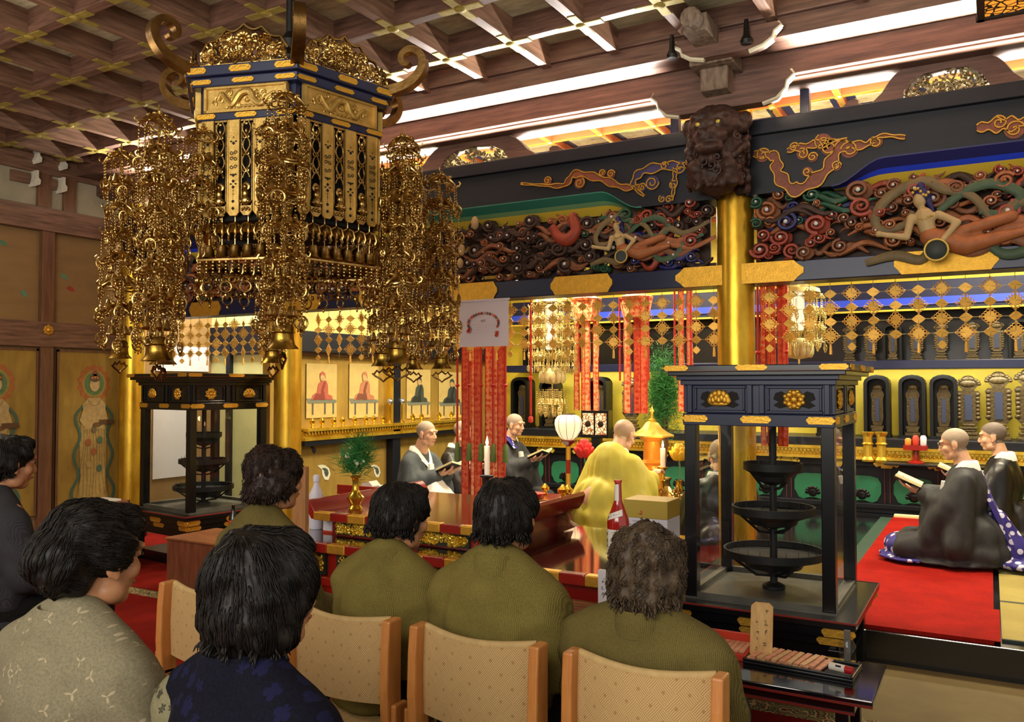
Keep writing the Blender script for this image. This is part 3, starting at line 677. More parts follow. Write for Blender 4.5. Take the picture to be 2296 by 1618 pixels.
qf=MB();qf.prism(scal(.026),.003);TFM=qf.mesh('flower_drop',PLG,0)
def curtain(x0,x1,label,seed,step=.117):
    o=thing('plaque_curtain',label,'curtain',(0,5.5,0));r=random.Random(seed);n=int((x1-x0)/step)
    ch=MB()
    for i in range(n+1):
        x=x0+(x1-x0)*i/n;ch.cyl((x,0,2.145),(x,0,1.74),.0016,n=5)
        for j in range(4):
            z=2.068-.0865*j
            if (i+j)%2==0: inst('plaque',BIGM,o,(x,0,z),(r.uniform(-.15,.15),r.uniform(-.05,.05),r.uniform(-.45,.45)))
            else: inst('lozenge',SMM,o,(x,0,z),(r.uniform(-.2,.2),0,r.uniform(-.5,.5)))
        if i%2: inst('tassel',TSM,o,(x,0,1.755),(0,0,r.uniform(-.4,.4)))
        elif i%4==0: inst('flower_drop',TFM,o,(x,0,1.74),(0,0,r.uniform(-.5,.5)))
    for j in range(4): z=2.068-.0865*j;ch.cyl((x0,0,z),(x1,0,z),.0014,n=5)
    ch.build('link_wires',BRASSOLD,o,smooth=0)
curtain(PX[0]+.2,.5,'curtain of gilt diamond plaques in front of the tablets, right bay',1)
curtain(PX[1]+.3,PX[0]-.16,'curtain of gilt diamond plaques across the middle bay',2)
curtain(PX[2]+.2,PX[1]-.25,'curtain of gilt diamond plaques over the left candle case',3)
# ================================================================ tablet altar along the back wall
AY=9.62
o=thing('tablet_altar','long black and gold altar of memorial tablets with green panelled base','altar',kind='thing')
b=MB();b.bx(-5.6,3.1,AY,10.3,.17,.23);b.bx(-5.6,3.1,AY+.06,10.3,.23,.72);b.bx(-5.6,3.1,AY-.03,10.3,.22,.27);b.bx(-5.6,3.1,AY+.02,10.3,.65,.73)
b.build('plinth',BLACKM,o,smooth=0,bevel=.006)
b=MB();b.bx(-5.6,3.1,AY-.02,10.3,.86,.95);b.build('lower_shelf',BLACKM,o,smooth=0,bevel=.006)
b=MB();b.bx(-5.6,3.1,AY+.1,10.3,1.68,1.77);b.build('upper_shelf',NAVY,o,smooth=0,bevel=.006)
def cornice(x0,x1):
    q=MB();q.bx(x0,x1,AY-.04,10.2,.725,.745);q.bx(x0,x1,AY-.01,10.2,.745,.83);q.bx(x0,x1,AY-.05,10.2,.83,.86)
    x=x0+.02
    while x<x1-.02: q.sph((x,AY-.02,.775),(.018,.022,.016),8,5);q.box((x+.02,AY-.03,.812),(.022,.03,.018));x+=.04
    return q
cornice(-5.6,3.1).build('bead_cornice',GOLDBRIGHT,o,smooth=40)
gp=MB();gp.prism([(-.17,-.09),(-.15,-.14),(-.1,-.16),(-.03,-.14),(.03,-.14),(.1,-.16),(.15,-.14),(.19,-.06),(.19,.04),(.16,.1),(.08,.12),(-.08,.12),(-.16,.1),(-.19,.04),(-.19,-.06)],.02);GPM=gp.mesh('green_panel',GREEN,0)
bp=MB();bp.prism([(-.13,0),(-.1,.035),(-.06,.02),(-.05,.045),(.05,.045),(.06,.02),(.1,.035),(.13,0),(.1,-.035),(.06,-.02),(.05,-.045),(-.05,-.045),(-.06,-.02),(-.1,-.035)],.02);BPM=bp.mesh('gilt_bracket',YELP,0)
x=-5.2
while x<3:
    inst('green_panel',GPM,o,(x,AY+.055,.43));inst('gilt_bracket',BPM,o,(x+.25,AY+.01,.685))
    x+=.5
b=MB();b.bx(-.004,.004,-.01,.01,.25,.64);STM=b.mesh('red_stile',M('dull red stile','5c1d16',.5),0)
b=MB()
for k in range(7): a=PI*k/6;b.sph((.06*math.cos(a),0,.05*math.sin(a)),(.022,.01,.022),8,5)
b.sph((0,0,0),(.05,.008,.05),10,6);CFM=b.mesh('dark_carving',BLACK,60)
x=-4.95
while x<3: inst('red_stile',STM,o,(x-.026,AY+.058,0));inst('red_stile',STM,o,(x+.026,AY+.058,0));inst('dark_carving',CFM,o,(x-.25,AY+.045,.345));x+=.5
b=MB();b.bx(-5.6,3.1,9.9,9.98,2.32,2.62);bl=b.build('upper_beam',NAVY,o,smooth=0,bevel=.01)
b=MB();b.bx(-5.6,3.1,9.88,9.9,2.36,2.44);b.build('blue_band',BLUEP,o,smooth=0);b=MB();b.bx(-5.6,3.1,9.88,9.97,2.3,2.32);b.build('yellow_edge',YELP,o,smooth=0)
b=MB();b.bx(-5.6,3.1,10.2,10.29,1.77,2.6);b.build('upper_back',BLACK,o,smooth=0)
# memorial tablets
TABG=M('dark gilt tablet','4a3d22',.45,.35,var=.45,scale=45,bump=.4,bscale=60);TABB=M('blue slate inscription field','27304a',.4);TABK=M('black tablet case','08090b',.4,spec=.3)
def tablet_open(h=.66):
    o=thing('memorial_tablet','','memorial tablet')
    q=MB()
    for z,w,d,t in ((0,.2,.13,.035),(.045,.17,.11,.03),(.08,.13,.09,.02),(.105,.16,.1,.025),(.14,.12,.08,.02)): q.bx(-w/2,w/2,-d/2,d/2,z,z+t)
    q.build('base',TABG,o,smooth=0,bevel=.006)
    q=MB();out=[(-.07,.16),(-.1,.2),(-.085,.24),(-.1,.28),(-.11,.36),(-.1,.42),(-.115,.47),(-.09,.5),(.09,.5),(.115,.47),(.1,.42),(.11,.36),(.1,.28),(.085,.24),(.1,.2),(.07,.16)]
    q.prism(out,.04);q.sph((-.095,-.01,.22),.02,8,6);q.sph((.095,-.01,.22),.02,8,6)
    for s in (-1,1):
        for k in range(7): q.sph((s*.085,-.018,.22+.04*k),(.022,.014,.024),8,5)
    q.build('body',TABG,o,smooth=40)
    q=MB();q.bx(-.033,.033,-.032,-.015,.2,.46);q.build('field',TABB,o,smooth=0)
    q=MB()
    q.sph((0,0,.575),(.1,.035,.05),16,8);q.sph((0,0,.62),(.06,.03,.04),12,8)
    for k in range(9): a=PI*k/8;q.sph((.1*math.cos(a),-.02,.57+.055*math.sin(a)),(.02,.014,.018),8,5)
    q.prism([(-.05,.5),(.05,.5),(.09,.56),(-.09,.56)],.04);q.build('crown',TABG,o,smooth=60)
    return o
def tablet_case():
    o=thing('memorial_tablet','','memorial tablet')
    q=MB();n=8;arc=[(.15*math.cos(PI*k/n),.58+.09*math.sin(PI*k/n)) for k in range(n+1)]
    arci=[(.11*math.cos(PI*k/n),.57+.06*math.sin(PI*k/n)) for k in range(n+1)]
    q.prism([(-.15,0)]+[(.15,0)]+arc,.03,TR((0,.1,0)))
    q.prism([(.15,0)]+arc+[(-.15,0),(-.11,0)]+arci[::-1]+[(.11,0)],.2);q.bx(-.16,.16,-.11,.11,0,.03);q.build('case',TABK,o,smooth=0)
    q=MB()
    for z,w in ((.03,.17),(.065,.13),(.095,.15)): q.bx(-w/2,w/2,-.05,.05,z,z+.03)
    q.prism([(-.05,.13),(-.07,.2),(-.065,.4),(-.08,.46),(-.04,.53),(.04,.53),(.08,.46),(.065,.4),(.07,.2),(.05,.13)],.03);q.sph((0,0,.53),(.07,.02,.04),12,6)
    q.build('tablet',TABG,o,smooth=40);q=MB();q.bx(-.024,.024,-.022,-.01,.17,.42);q.build('field',TABB,o,smooth=0);return o
T1=tablet_open();T2=tablet_case()
def setl(o,l,loc,s=1,g=None):
    o['label']=l;o.location=loc;o.scale=(s,)*3 if not isinstance(s,tuple) else s
    if g:o['group']=g
    return o
low=[(1862,2,1),(1968,2,1),(2047,2,1.0),(2117,2,1),(2172,1,1),(2240,1,1.06),(2308,1,1.1),(1172,2,1),(1235,2,.95),(1345,2,1),(1415,1,1),(1480,1,1)]
names=['black cased tablet half hidden by the right glass case','black cased tablet with gilt edge, third from the open tablets on the right','wide black cased tablet above the red offering stand','narrow black cased tablet beside the open tablets','leftmost open carved tablet on the bright right wall','middle open carved tablet on the bright right wall','open carved tablet cut by the right photo edge','black cased tablet right of the large red banner','black cased tablet behind the golden hanging ornament','black cased tablet left of the pine branches','open carved tablet behind the red strip banners','open carved tablet behind the pine branches']
first={1:T1,2:T2}
for (u,k,s),l in zip(low,names):
    p=at(u,950,Y=AY+.3);o=first.pop(k,None) or dup({1:T1,2:T2}[k]);setl(o,l,(p.x,AY+.3,.95),(s*.86 if k==2 else s,s,s),'memorial tablets on the lower shelf')
up=[(1905,1),(1952,1),(2002,2),(2055,1),(2110,1),(2180,1),(2235,1),(2285,2)]
for i,(u,k) in enumerate(up):
    p=at(u,770,Y=AY+.35);o=dup({1:T1,2:T2}[k]);setl(o,'carved tablet on the upper shelf, %s from the left behind the gilt plaques'%['first','second','third','fourth','fifth','sixth','seventh','eighth'][i],(p.x,AY+.35,1.77),(.62,.62,.6),'memorial tablets on the upper shelf')
# ================================================================ painted left side wall of the sanctuary
def wi(u,v): return at(u,v,X=IX+.02)
o=thing('offering_ledge','gold beaded ledge along the painted left wall of the sanctuary','ledge',kind='thing')
q=MB();z1=wi(700,958).z;z0=wi(700,990).z
q.bx(IX,IX+.13,6.3,9.6,z0+.02,z0+.05);q.bx(IX,IX+.1,6.3,9.6,z0+.05,z1-.02);q.bx(IX,IX+.16,6.3,9.6,z1-.03,z1)
y=6.32
while y<9.58: q.sph((IX+.11,y,z0+.085),(.026,.02,.018),8,5);q.box((IX+.13,y+.02,z1-.045),(.03,.024,.022));y+=.045
q.build('ledge',GOLDBRIGHT,o,smooth=40)
b=MB();b.bx(IX,IX+.12,6.3,9.6,z0-.03,z0+.02);b.build('underside_rail',BLACKM,o,smooth=0)
LEDGE=z1
CUPG=M('polished brass cup','e0b83e',.2,.9)
cup=MB();cup.lathe([(.0,.0),(.02,.0),(.022,.006),(.01,.014),(.011,.03),(.026,.045),(.03,.07),(.022,.075),(.012,.095),(.0,.1)],12,caps=False);CUPM=cup.mesh('cup',CUPG,60)
i=0
for u in (700,722,748,768,795,820,838,858,925,945,985,1012):
    p=at(u,955,X=IX+.1);i+=1
    o=inst('offering_cup',CUPM,None,(IX+.1,p.y,LEDGE));tag(o,'small lidded brass cup on the gold ledge, %s from the gold pillar'%['first','second','third','fourth','fifth','sixth','seventh','eighth','ninth','tenth','eleventh','twelfth'][i-1],'cup','brass offering cups on the left ledge')
for u,l in ((874,'silver globe on a thin stand left of the black post'),(901,'silver globe on a thin stand right of the black post')):
    p=at(u,955,X=IX+.1);o=thing('globe_stand',l,'ornament',(IX+.1,p.y,LEDGE))
    q=MB();q.lathe([(.035,0),(.035,.01),(.01,.03),(.008,.2),(.016,.21),(0,.215)],12);q.build('stem',CUPG,o,smooth=40)
    q=MB();q.sph((0,0,.245),.038);q.build('globe',M('silvered glass','c8ccd4',.12,.9),o,smooth=60)
p=wi(878,900);b=MB();b.bx(IX,IX+.1,p.y-.07,p.y+.07,.17,2.1);struct(b.build('trim',BLACKM,smooth=0,bevel=.005),'black upright post on the painted side wall')
b=MB();b.bx(IX,IX+.102,p.y-.085,p.y-.072,LEDGE,2.0);struct(b.build('trim',GOLDBRIGHT,smooth=0),'gold edging beside the black post')
za=wi(800,752).z;zb=wi(800,795).z
b=MB();b.bx(IX,IX+.12,5.95,10.2,zb,za);struct(b.build('trim',BLACKM,smooth=0,bevel=.006),'black rail above the monk portraits')
b=MB();b.bx(IX,IX+.02,5.95,10.2,za,za+.5);struct(b.build('trim',M('pale yellow frieze','c8b56a',.6,var=.15,scale=3),smooth=0),'pale yellow frieze above the black rail')
b=MB();b.bx(IX,IX+.05,5.95,10.2,zb-.03,zb);struct(b.build('trim',WOOD_Y,smooth=0),'brown moulding under the black rail')
SILKP=M('faded silk ground','b9a262',.75,var=.1,scale=8)
def portrait(u0,u1,v0,v1,c1,c2,label,flip=1):
    a=wi(u0,900).y;c=wi(u1,900).y;um=(u0+u1)/2;zt=wi(um,v0).z;zb=wi(um,v1).z;w=c-a;h=zt-zb
    o=thing('portrait_panel',label,'painting',(IX+.012,(a+c)/2,zb))
    def shp(nm,out,col,dx,par=o):
        q=MB();q.prism([(x*w,z*h) for x,z in out],.003,TR((dx,0,0),0,0,PI/2));return q.build(nm,M('paint '+col,col,.7,var=.12,scale=20) if isinstance(col,str) else col,par,smooth=0)
    shp('silk',[(-.5,0),(.5,0),(.5,1),(-.5,1)],SILKP,.0)
    f=bpy.data.objects.new('seated_monk',None);COL.objects.link(f);f.parent=o
    g=flip
    shp('bench',[(-.45,.27),(.47,.27),(.5,.3),(.45,.33),(-.5,.36)],'6d7060',.003);
    for x in (-.3,.1,.38): shp('bench_leg',[(x-.025,.06),(x+.025,.06),(x+.025,.27),(x-.025,.27)],'4a4a40',.002)
    shp('robe',[(-.36,.33),(.36,.33),(.33,.4),(.2,.43),(.19,.6),(.13,.69),(-.02,.7),(-.13,.62),(-.17,.47),(-.3,.42)],c1,.005,f)
    shp('fold',[(-.02,.33),(.1,.34),(.04,.5),(.12,.66),(.05,.66),(-.04,.5)],c2,.008,f)
    shp('lap',[(-.3,.34),(.0,.34),(-.03,.44),(-.2,.45)],c2,.0075,f)
    shp('head',[(.0+.075*math.cos(a),.74+.065*math.sin(a)) for a in [2*PI*k/14 for k in range(14)]],'b09060',.009,f)
    shp('hood',[(-.09,.76),(-.07,.83),(.0,.86),(.08,.82),(.1,.72),(.06,.78),(-.03,.8)],c1,.011,f)
    return o
portrait(688,756,815,936,'a3543f','7d3527','portrait of a seated monk in red robe, nearest the gold pillar')
portrait(784,849,815,936,'a86c4a','6d3f2c','portrait of a seated monk in orange robe, left of the black post')
portrait(913,966,828,937,'3a4238','23271f','portrait of a seated monk in dark robe, right of the black post')
portrait(985,1040,834,937,'353c38','1f2422','portrait of a dark robed monk partly behind the red banner')
for (u,v,s,c,l) in ((730,1058,.1,'d2d0b4','large pale petal on the lower gold wall beside the vase'),(705,1008,.045,'3a2a3c','small dark petal on the lower gold wall'),(808,1013,.04,'2a3a4c','small blue petal on the lower gold wall'),(845,1055,.09,'c9c4ae','pale petal on the lower gold wall behind the pine')):
    p=wi(u,v);o=thing('painted_petal',l,'painted petal',(IX+.003,p.y,p.z))
    sh=[(-1.1,.75),(-.4,.8),(.1,.7),(.7,.35),(.95,-.3),(.6,-.9),(.05,-.8),(-.3,-.3),(-.4,.3)]
    q=MB();q.prism([(x*s,z*s) for x,z in sh],.003,TR((0,0,0),0,0,PI/2));q.build('petal',M('paint '+c,c,.7),o,smooth=0)
    q=MB();q.prism([(.15*s+x*s*.5,z*s*.55) for x,z in sh],.003,TR((.003,0,0),0,0,PI/2));q.build('veins',M('paint 3d4a44','3d4a44',.7,var=.5,scale=60),o,smooth=0)
b=MB();b.bx(-7.6,IX-.1,6.56,6.6,zb,za+.1);struct(b.build('trim',BLACKM,smooth=0),'black rail across the screen wall of the left bay')
p=at(511,800,Y=6.55);b=MB();b.bx(p.x-.03,p.x+.03,6.55,6.6,.17,za);struct(b.build('trim',BLACKM,smooth=0),'thin black post on the screen wall of the left bay')
# white paper screens on the left wall beyond the far pillar
for (u0,u1,v0,v1,l) in ((345,423,912,1070,'white paper screen seen through the left candle case'),(352,470,776,832,'white paper screen above the left candle case roof')):
    p=at(u0,v0,X=WX+.02);r_=at(u1,v1,X=WX+.02);z1=at((u0+u1)/2,v0,X=WX+.02).z;z0=at((u0+u1)/2,v1,X=WX+.02).z
    b=MB();b.bx(WX+.002,WX+.014,p.y,min(6.55,r_.y),z0,z1);tag(b.build('paper_screen',M('white paper screen','d2d0d4',.7),smooth=0),l,'screen')
# ================================================================ hanging lantern at the top right corner
c=at(2300,-30,D=3.4);o=thing('square_lantern','black framed lantern with amber lattice panes at the top right corner','lantern',tuple(c))
w=.16;q=MB()
for sx in (-1,1):
    for sy in (-1,1): q.bx(sx*w-.014,sx*w+.014,sy*w-.014,sy*w+.014,-.03,.25)
for a in range(4): q.box((0,w,-.035),(2*w+.04,.03,.02),rotz(a*PI/2))
q.bx(-w-.02,w+.02,-w-.02,w+.02,.25,.28);q.cyl((0,0,.28),(0,0,3.6-c.z),.012)
q.build('frame',BLACK,o,smooth=0,bevel=.003)
def amber():
    m,t=new_mat('amber lattice pane',.4);v=t.add('ShaderNodeTexVoronoi',feature='DISTANCE_TO_EDGE');v.inputs['Scale'].default_value=28;t.ln(t.coord(),v.inputs['Vector'])
    k=t.ramp(v.outputs['Distance'],[(.06,'0c0806'),(.12,'f09a30')]);t.ln(k,t.base);t.ln(k,t.bsdf.inputs['Emission Color']);t.bsdf.inputs['Emission Strength'].default_value=.9;return m
AMB=amber()
q=MB()
for a in range(4): q.box((0,w,.11),(2*w-.02,.004,.27),rotz(a*PI/2))
q.box((0,0,-.034),(2*w-.02,2*w-.02,.004));q.build('pane',AMB,o,smooth=0)
# ================================================================ great hexagonal hanging lantern
def brass_mat(name,a,b_,rough,metal=1.0):
    m,t=new_mat(name,rough,metal);n=t.noise(t.coord(),16,4,.6);t.ln(t.ramp(n,[(.3,a),(.7,b_)]),t.base);t.bump(t.noise(t.coord(),90),.25,.003);return m
BR=brass_mat('gilded brass','8a672c','dfbd78',.28)
BRF=brass_mat('satin gilt sheet','b08a40','dcb868',.42,.7)
BRD=brass_mat('dark bronze bar','6a4c28','a07c48',.35)
CUT=M('dark pierced opening','120c06',.8)
LC=V(-2.805,2.866,0)
LT=thing('hanging_lantern','great hexagonal gilt temple lantern with dense bell pendants hanging from the coffered ceiling','lantern',(LC.x,LC.y,0),YAW)
A0=math.radians(-72)
def cor(k,R,z): a=A0+PI/3*k;return Vector((R*math.cos(a),R*math.sin(a),z))
def hexband(mb,R0,R1,z0,z1):
    mb.loft([[cor(k,R0,z0) for k in range(6)],[cor(k,R1,z1) for k in range(6)]])
q=MB();q.loft([[cor(k,.475,2.755) for k in range(6)],[cor(k,.48,2.79) for k in range(6)],[cor(k,.505,2.792) for k in range(6)],[cor(k,.51,2.832) for k in range(6)],[cor(k,.40,2.86) for k in range(6)],[cor(k,.12,2.93) for k in range(6)],[cor(k,.05,3.02) for k in range(6)]])
q.build('roof',NAVY,LT,smooth=0,bevel=.003)
q=MB();hexband(q,.447,.45,2.618,2.65);hexband(q,.43,.43,2.64,2.76);q.build('body_band',NAVY,LT,smooth=0,bevel=.003)
q=MB();hexband(q,.395,.395,2.2,2.62);q.build('inner_core',M('dark lantern inside','0a0705',.9),LT,smooth=0)
q=MB();q.cyl((0,0,3.0),(0,0,3.6),.02,n=10);q.lathe([(.05,2.98),(.06,3.02),(.03,3.06),(.045,3.1),(.02,3.14)],16);q.build('hanging_rod',M('dark iron','1c1814',.5,.5),LT)
fit=MB();fit.prism(plate(.1,.026),.006);FITM=fit.mesh('fitting',GOLDP,30)
def face(k):    # matrix of side k: local x along the side, -y outward, origin on the axis
    a=A0+PI/3*k+PI/6
    return Matrix.Rotation(a+PI/2,4,'Z')
def onface(k,x,d,z): return face(k)@Vector((x,-d,z))
def frot(k): return (0,0,A0+PI/3*k+PI/6+PI/2)
c30=math.cos(PI/6)
for k in range(6):
    for x,sx in ((-.2,.9),(0,1.0),(.2,.9)):
        inst('gilt_fitting',FITM,LT,onface(k,x,.5085*c30,2.812),frot(k),(sx,1,1));inst('gilt_fitting',FITM,LT,onface(k,x*.95,.481*c30,2.772),frot(k),(sx,1,.75))
        inst('gilt_fitting',FITM,LT,onface(k,x*.92,.452*c30,2.634),frot(k),(sx,1,.8))
# frieze panels in relief
q=MB();q.box((0,0,0),(.36,.012,.098));fr=[]
for (a,b_,c,d) in ((-.19,.19,.045,.055),(-.19,.19,-.055,-.045),(-.19,-.178,-.055,.055),(.178,.19,-.055,.055)): q.bx(a,b_,-.018,.004,c,d)
r=random.Random(5)
dr=catmull([Vector(p) for p in ((-.13,-.008,.0),(-.11,-.012,.025),(-.09,-.012,.0),(-.06,-.014,-.025),(-.02,-.016,.02),(.02,-.016,.025),(.04,-.016,-.01),(.07,-.014,-.028),(.1,-.012,.0),(.13,-.01,.02))],8)
q.tube(dr,[.012*(.5+math.sin(PI*i/len(dr))*.7) for i in range(len(dr))],8)
for k in range(30):
    p=dr[int(r.uniform(0,len(dr)-1))];x=p.x+r.uniform(-.03,.03);z=max(-.036,min(.036,p.z+r.uniform(-.03,.03)));s=spiral(.9,.014,.004,8,r.uniform(0,6),r.choice((-1,1)))
    q.tube([(x+a,-.01,z+c) for a,c in s],.0035,5)
for k in range(6): q.tube([(-.03+.02*k,-.009,-.036),(-.02+.02*k,-.013,-.03),(-.005+.02*k,-.009,-.034)],.005,5)
FRM=q.mesh('frieze_panel',BRF,40)
for k in range(6): inst('frieze_panel',FRM,LT,onface(k,0,.437*c30+.004,2.702),frot(k))
# slats: solid pierced boards and openwork boards with little figures
w=.056;H=.405
def slat_out(w,h): return [(-w/2,0),(w/2,0),(w/2,-h+.016),(w/2-.014,-h),(-w/2+.014,-h),(-w/2,-h+.016)]
q=MB();q.prism(slat_out(w,H),.008);
for s in (-1,1): q.box((s*(w/2-.003),-.005,-H/2+.006),(.005,.006,H-.02))
q.cur=1
def dm(x,z,a,c): q.prism([(x-a,z),(x,z-c),(x+a,z),(x,z+c)],.0012,TR((0,-.0045,0)))
for z in (-.075,-.30,-.315): dm(0,z,.0025,.004)
for zc in (-.1,-.235,-.26,-.285,-.345,-.375): dm(0,zc,.008,.008);
for zc in (-.095,-.235,-.275):
    for s in (-1,1): dm(s*.011,zc+.003,.007,.004)
for zc,fl in ((-.14,1),(-.165,-1),(-.2,1)):
    for s in (-1,1):
        sp=[(s*(.009)+a,-.0045,zc+c) for a,c in spiral(1.1,.009,.003,9,0,s*fl)];q.tube(sp,.0018,4)
for k in range(6): dm(0,-.3-.008*k,.0015,.0025)
SLM=q.mesh('slat',[BRF,CUT],30)
q=MB()
for s in (-1,1):
    q.tube([(s*.018*math.sin(t*.55+.4),-.004+.003*s,-.01-.0125*t) for t in range(20)],.0038,6)
    for t in (3,8,13): q.tube([(s*(.006+a),-.005,-.03-.02*t/1.4+c) for a,c in spiral(1.0,.011,.004,8,1,s)],.003,5)
q.sph((0,-.008,-.05),(.006,.005,.012),8,5);q.sph((0,-.008,-.02),(.008,.004,.008),8,5)
q.sph((0,-.012,-.345),(.021,.014,.02),12,8);q.sph((0,-.012,-.315),(.015,.012,.02),10,8);q.sph((0,-.013,-.288),(.010,.010,.012),10,8);q.sph((0,-.006,-.285),(.018,.003,.02),12,6)
for s in (-1,1): q.sph((s*.016,-.016,-.35),(.011,.011,.008),8,5)
q.prism([(-w/2+.002,-.365),(w/2-.002,-.365),(w/2-.002,-H+.016),(w/2-.016,-H),(-w/2+.016,-H),(-w/2+.002,-H+.016)],.01)
for k in range(5): q.sph((-.016+.008*k,-.008,-.382+.006*(k%2)),.006,8,5)
for s in (-1,1): q.box((s*(w/2-.004),0,-H/2),(.003,.004,H-.03))
q.box((0,0,-.004),(w,.006,.008))
OPM=q.mesh('openwork_slat',BR,45)
for k in range(6):
    for i in range(7):
        x=-.18+.06*i
        inst('slat' if i%2==0 else 'openwork_slat',SLM if i%2==0 else OPM,LT,onface(k,x,.437*c30,2.618),frot(k))
# roof crests
def crest():
    q=MB();r=random.Random(8);L=.40
    def top(x): u=abs(x)/(L/2);return .155*(1-u*u*.55)-.02*abs(math.sin(x*38))
    e=[(-L/2+L*i/40,0,top(-L/2+L*i/40)) for i in range(41)];q.tube(e,.006,6);q.tube([(-L/2,0,.004),(L/2,0,.004)],.006,6)
    for k in range(95):
        x=r.uniform(-L/2+.015,L/2-.015);z=r.uniform(.012,top(x)-.012);R=r.uniform(.011,.022)
        s=spiral(r.uniform(.9,1.4),R,.004,11,r.uniform(0,6),r.choice((-1,1)));q.tube([(x+a,-.004+r.uniform(-.006,.006),z+c) for a,c in s],.0042,5)
        if k%3==0: q.sph((x,-.008,z),.006,6,4)
    for k in range(8): a=PI*k/7;q.sph((.03*math.cos(a),-.012,.09+.03*math.sin(a)),(.014,.008,.014),8,5)
    q.sph((0,-.014,.095),.013,8,6)
    return q.mesh('crest',BR,60)
CRM=crest()
for k in range(6):
    o=inst('roof_crest',CRM,LT,onface(k,0,.475*c30,2.838),frot(k),(1,1,1.08))
# curled corner arms
def curl():
    q=MB();pts=[(0,-.02),(.06,-.018),(.125,.0),(.17,.035),(.19,.08),(.175,.122),(.135,.138),(.105,.12),(.103,.092),(.122,.08),(.134,.09)]
    P=catmull([Vector((x,0,z)) for x,z in pts],6);N=len(P);rings=[]
    for i,p in enumerate(P):
        t=(P[min(i+1,N-1)]-P[max(0,i-1)]).normalized();nn=Vector((-t.z,0,t.x));u=i/(N-1);th=.017*(1-.72*u)+.003;wd=.023*(1-.25*u)
        rings.append([p+nn*a*th+Vector((0,b_*wd,0)) for a,b_ in ((-1,-1),(1,-1),(1,1),(-1,1))])
    q.loft(rings);return q.mesh('curl',BRD,40)
CUM=curl()
for k in range(6):
    p=cor(k,.43,2.85);inst('corner_curl',CUM,LT,tuple(p),(0,0,A0+PI/3*k),(1.15,1.15,1.15))
# pendants
def petalring(q,R,n,z,r=.004,amp=.012):
    P=[((R+amp*abs(math.sin(a*n/2)))*math.cos(a),(R+amp*abs(math.sin(a*n/2)))*math.sin(a),z-.012*abs(math.sin(a*n/2))) for a in [2*PI*i/(n*6) for i in range(n*6+1)]]
    q.tube(P,r,5)
q=MB();n=6
for i in range(n):
    a=2*PI*i/n;ca,sa=math.cos(a),math.sin(a)
    for da in (-.38,.38):
        P=[Vector((u*math.cos(a+da*math.sin(PI*u/.08)),u*math.sin(a+da*math.sin(PI*u/.08)),.028-.05*(u/.08)**2)) for u in [.08*t/7 for t in range(8)]];q.tube(P,.0045,5)
    q.sph((.08*ca,.08*sa,-.026),.0085,7,5);q.sph((.045*ca,.045*sa,.02),(.012,.012,.008),7,5)
    q.tube([(.08*ca,.08*sa,-.022),(.095*ca,.095*sa,-.018),(.1*ca,.1*sa,-.006),(.092*ca,.092*sa,.002)],.004,5)
petalring(q,.06,6,-.01);petalring(q,.074,6,-.024,.0035,.008)
q.lathe([(0,.05),(.012,.045),(.008,.035),(.022,.028),(.03,.02)],10)
CAPM=q.mesh('flower_cap',BR,60)
q=MB();n=6
for i in range(n):
    a=2*PI*(i+.5*0)/n;x,y=.082*math.cos(a),.082*math.sin(a);L=[.10,.075,.105,.08,.095,.085][i]
    nb=int(L/.0125)
    for j in range(nb): q.sph((x,y,-.036-.0125*j),(.0048,.0048,.0058),6,4)
    z=-.036-.0125*nb
    m=TR((x,y,z-.022),0,0,a+1.0+i)
    q.torus(.024,.004,12,5,m);q.torus(.009,.003,8,4,m);
    for t in range(4): b_=PI/2*t+PI/4;q.sph((m@Vector((.016*math.cos(b_),0,.016*math.sin(b_)))),.0055,6,4)
    for t in (-1,0,1): q.sph((m@Vector((.012*t,0,-.028-.006*(t==0)))),(.0045,.0045,.007),6,4)
for i in range(5):
    a=2*PI*(i+.5)/5;x,y=.045*math.cos(a),.045*math.sin(a)
    for j in range(4): q.sph((x,y,-.022-.014*j),.005,6,4)
    m=TR((x,y,-.092),0,0,a);q.lathe([(0,.018),(.007,.014),(.013,-.004),(.017,-.016)],8,m);q.torus(.016,.004,9,4,m@TR((0,0,-.02),PI/2))
TSLM=q.mesh('bead_tassel',BR,60)
q=MB();q.lathe([(0,0),(.03,-.002),(.036,-.012),(.037,-.05),(.041,-.07),(.052,-.082),(.054,-.086),(.044,-.086),(.034,-.07),(.03,-.015)],20,caps=False)
q.torus(.038,.003,20,5,TR((0,0,-.03),PI/2));BELM=q.mesh('bell',brass_mat('bell brass','6a5020','b8923e',.3),50)
q=MB();q.cyl((0,0,-.05),(0,0,-.105),.002,n=5)
out=[(0,-.1),(.02,-.115),(.032,-.105),(.045,-.12),(.055,-.118),(.04,-.13),(.015,-.142),(0,-.155)];out=out+[(-x,z) for x,z in out[::-1]][1:-1]
P=[(x,0,z) for x,z in out]+[(0,0,-.1)];q.tube(P,.0045,5);CLPM=q.mesh('clapper',BRD,40)
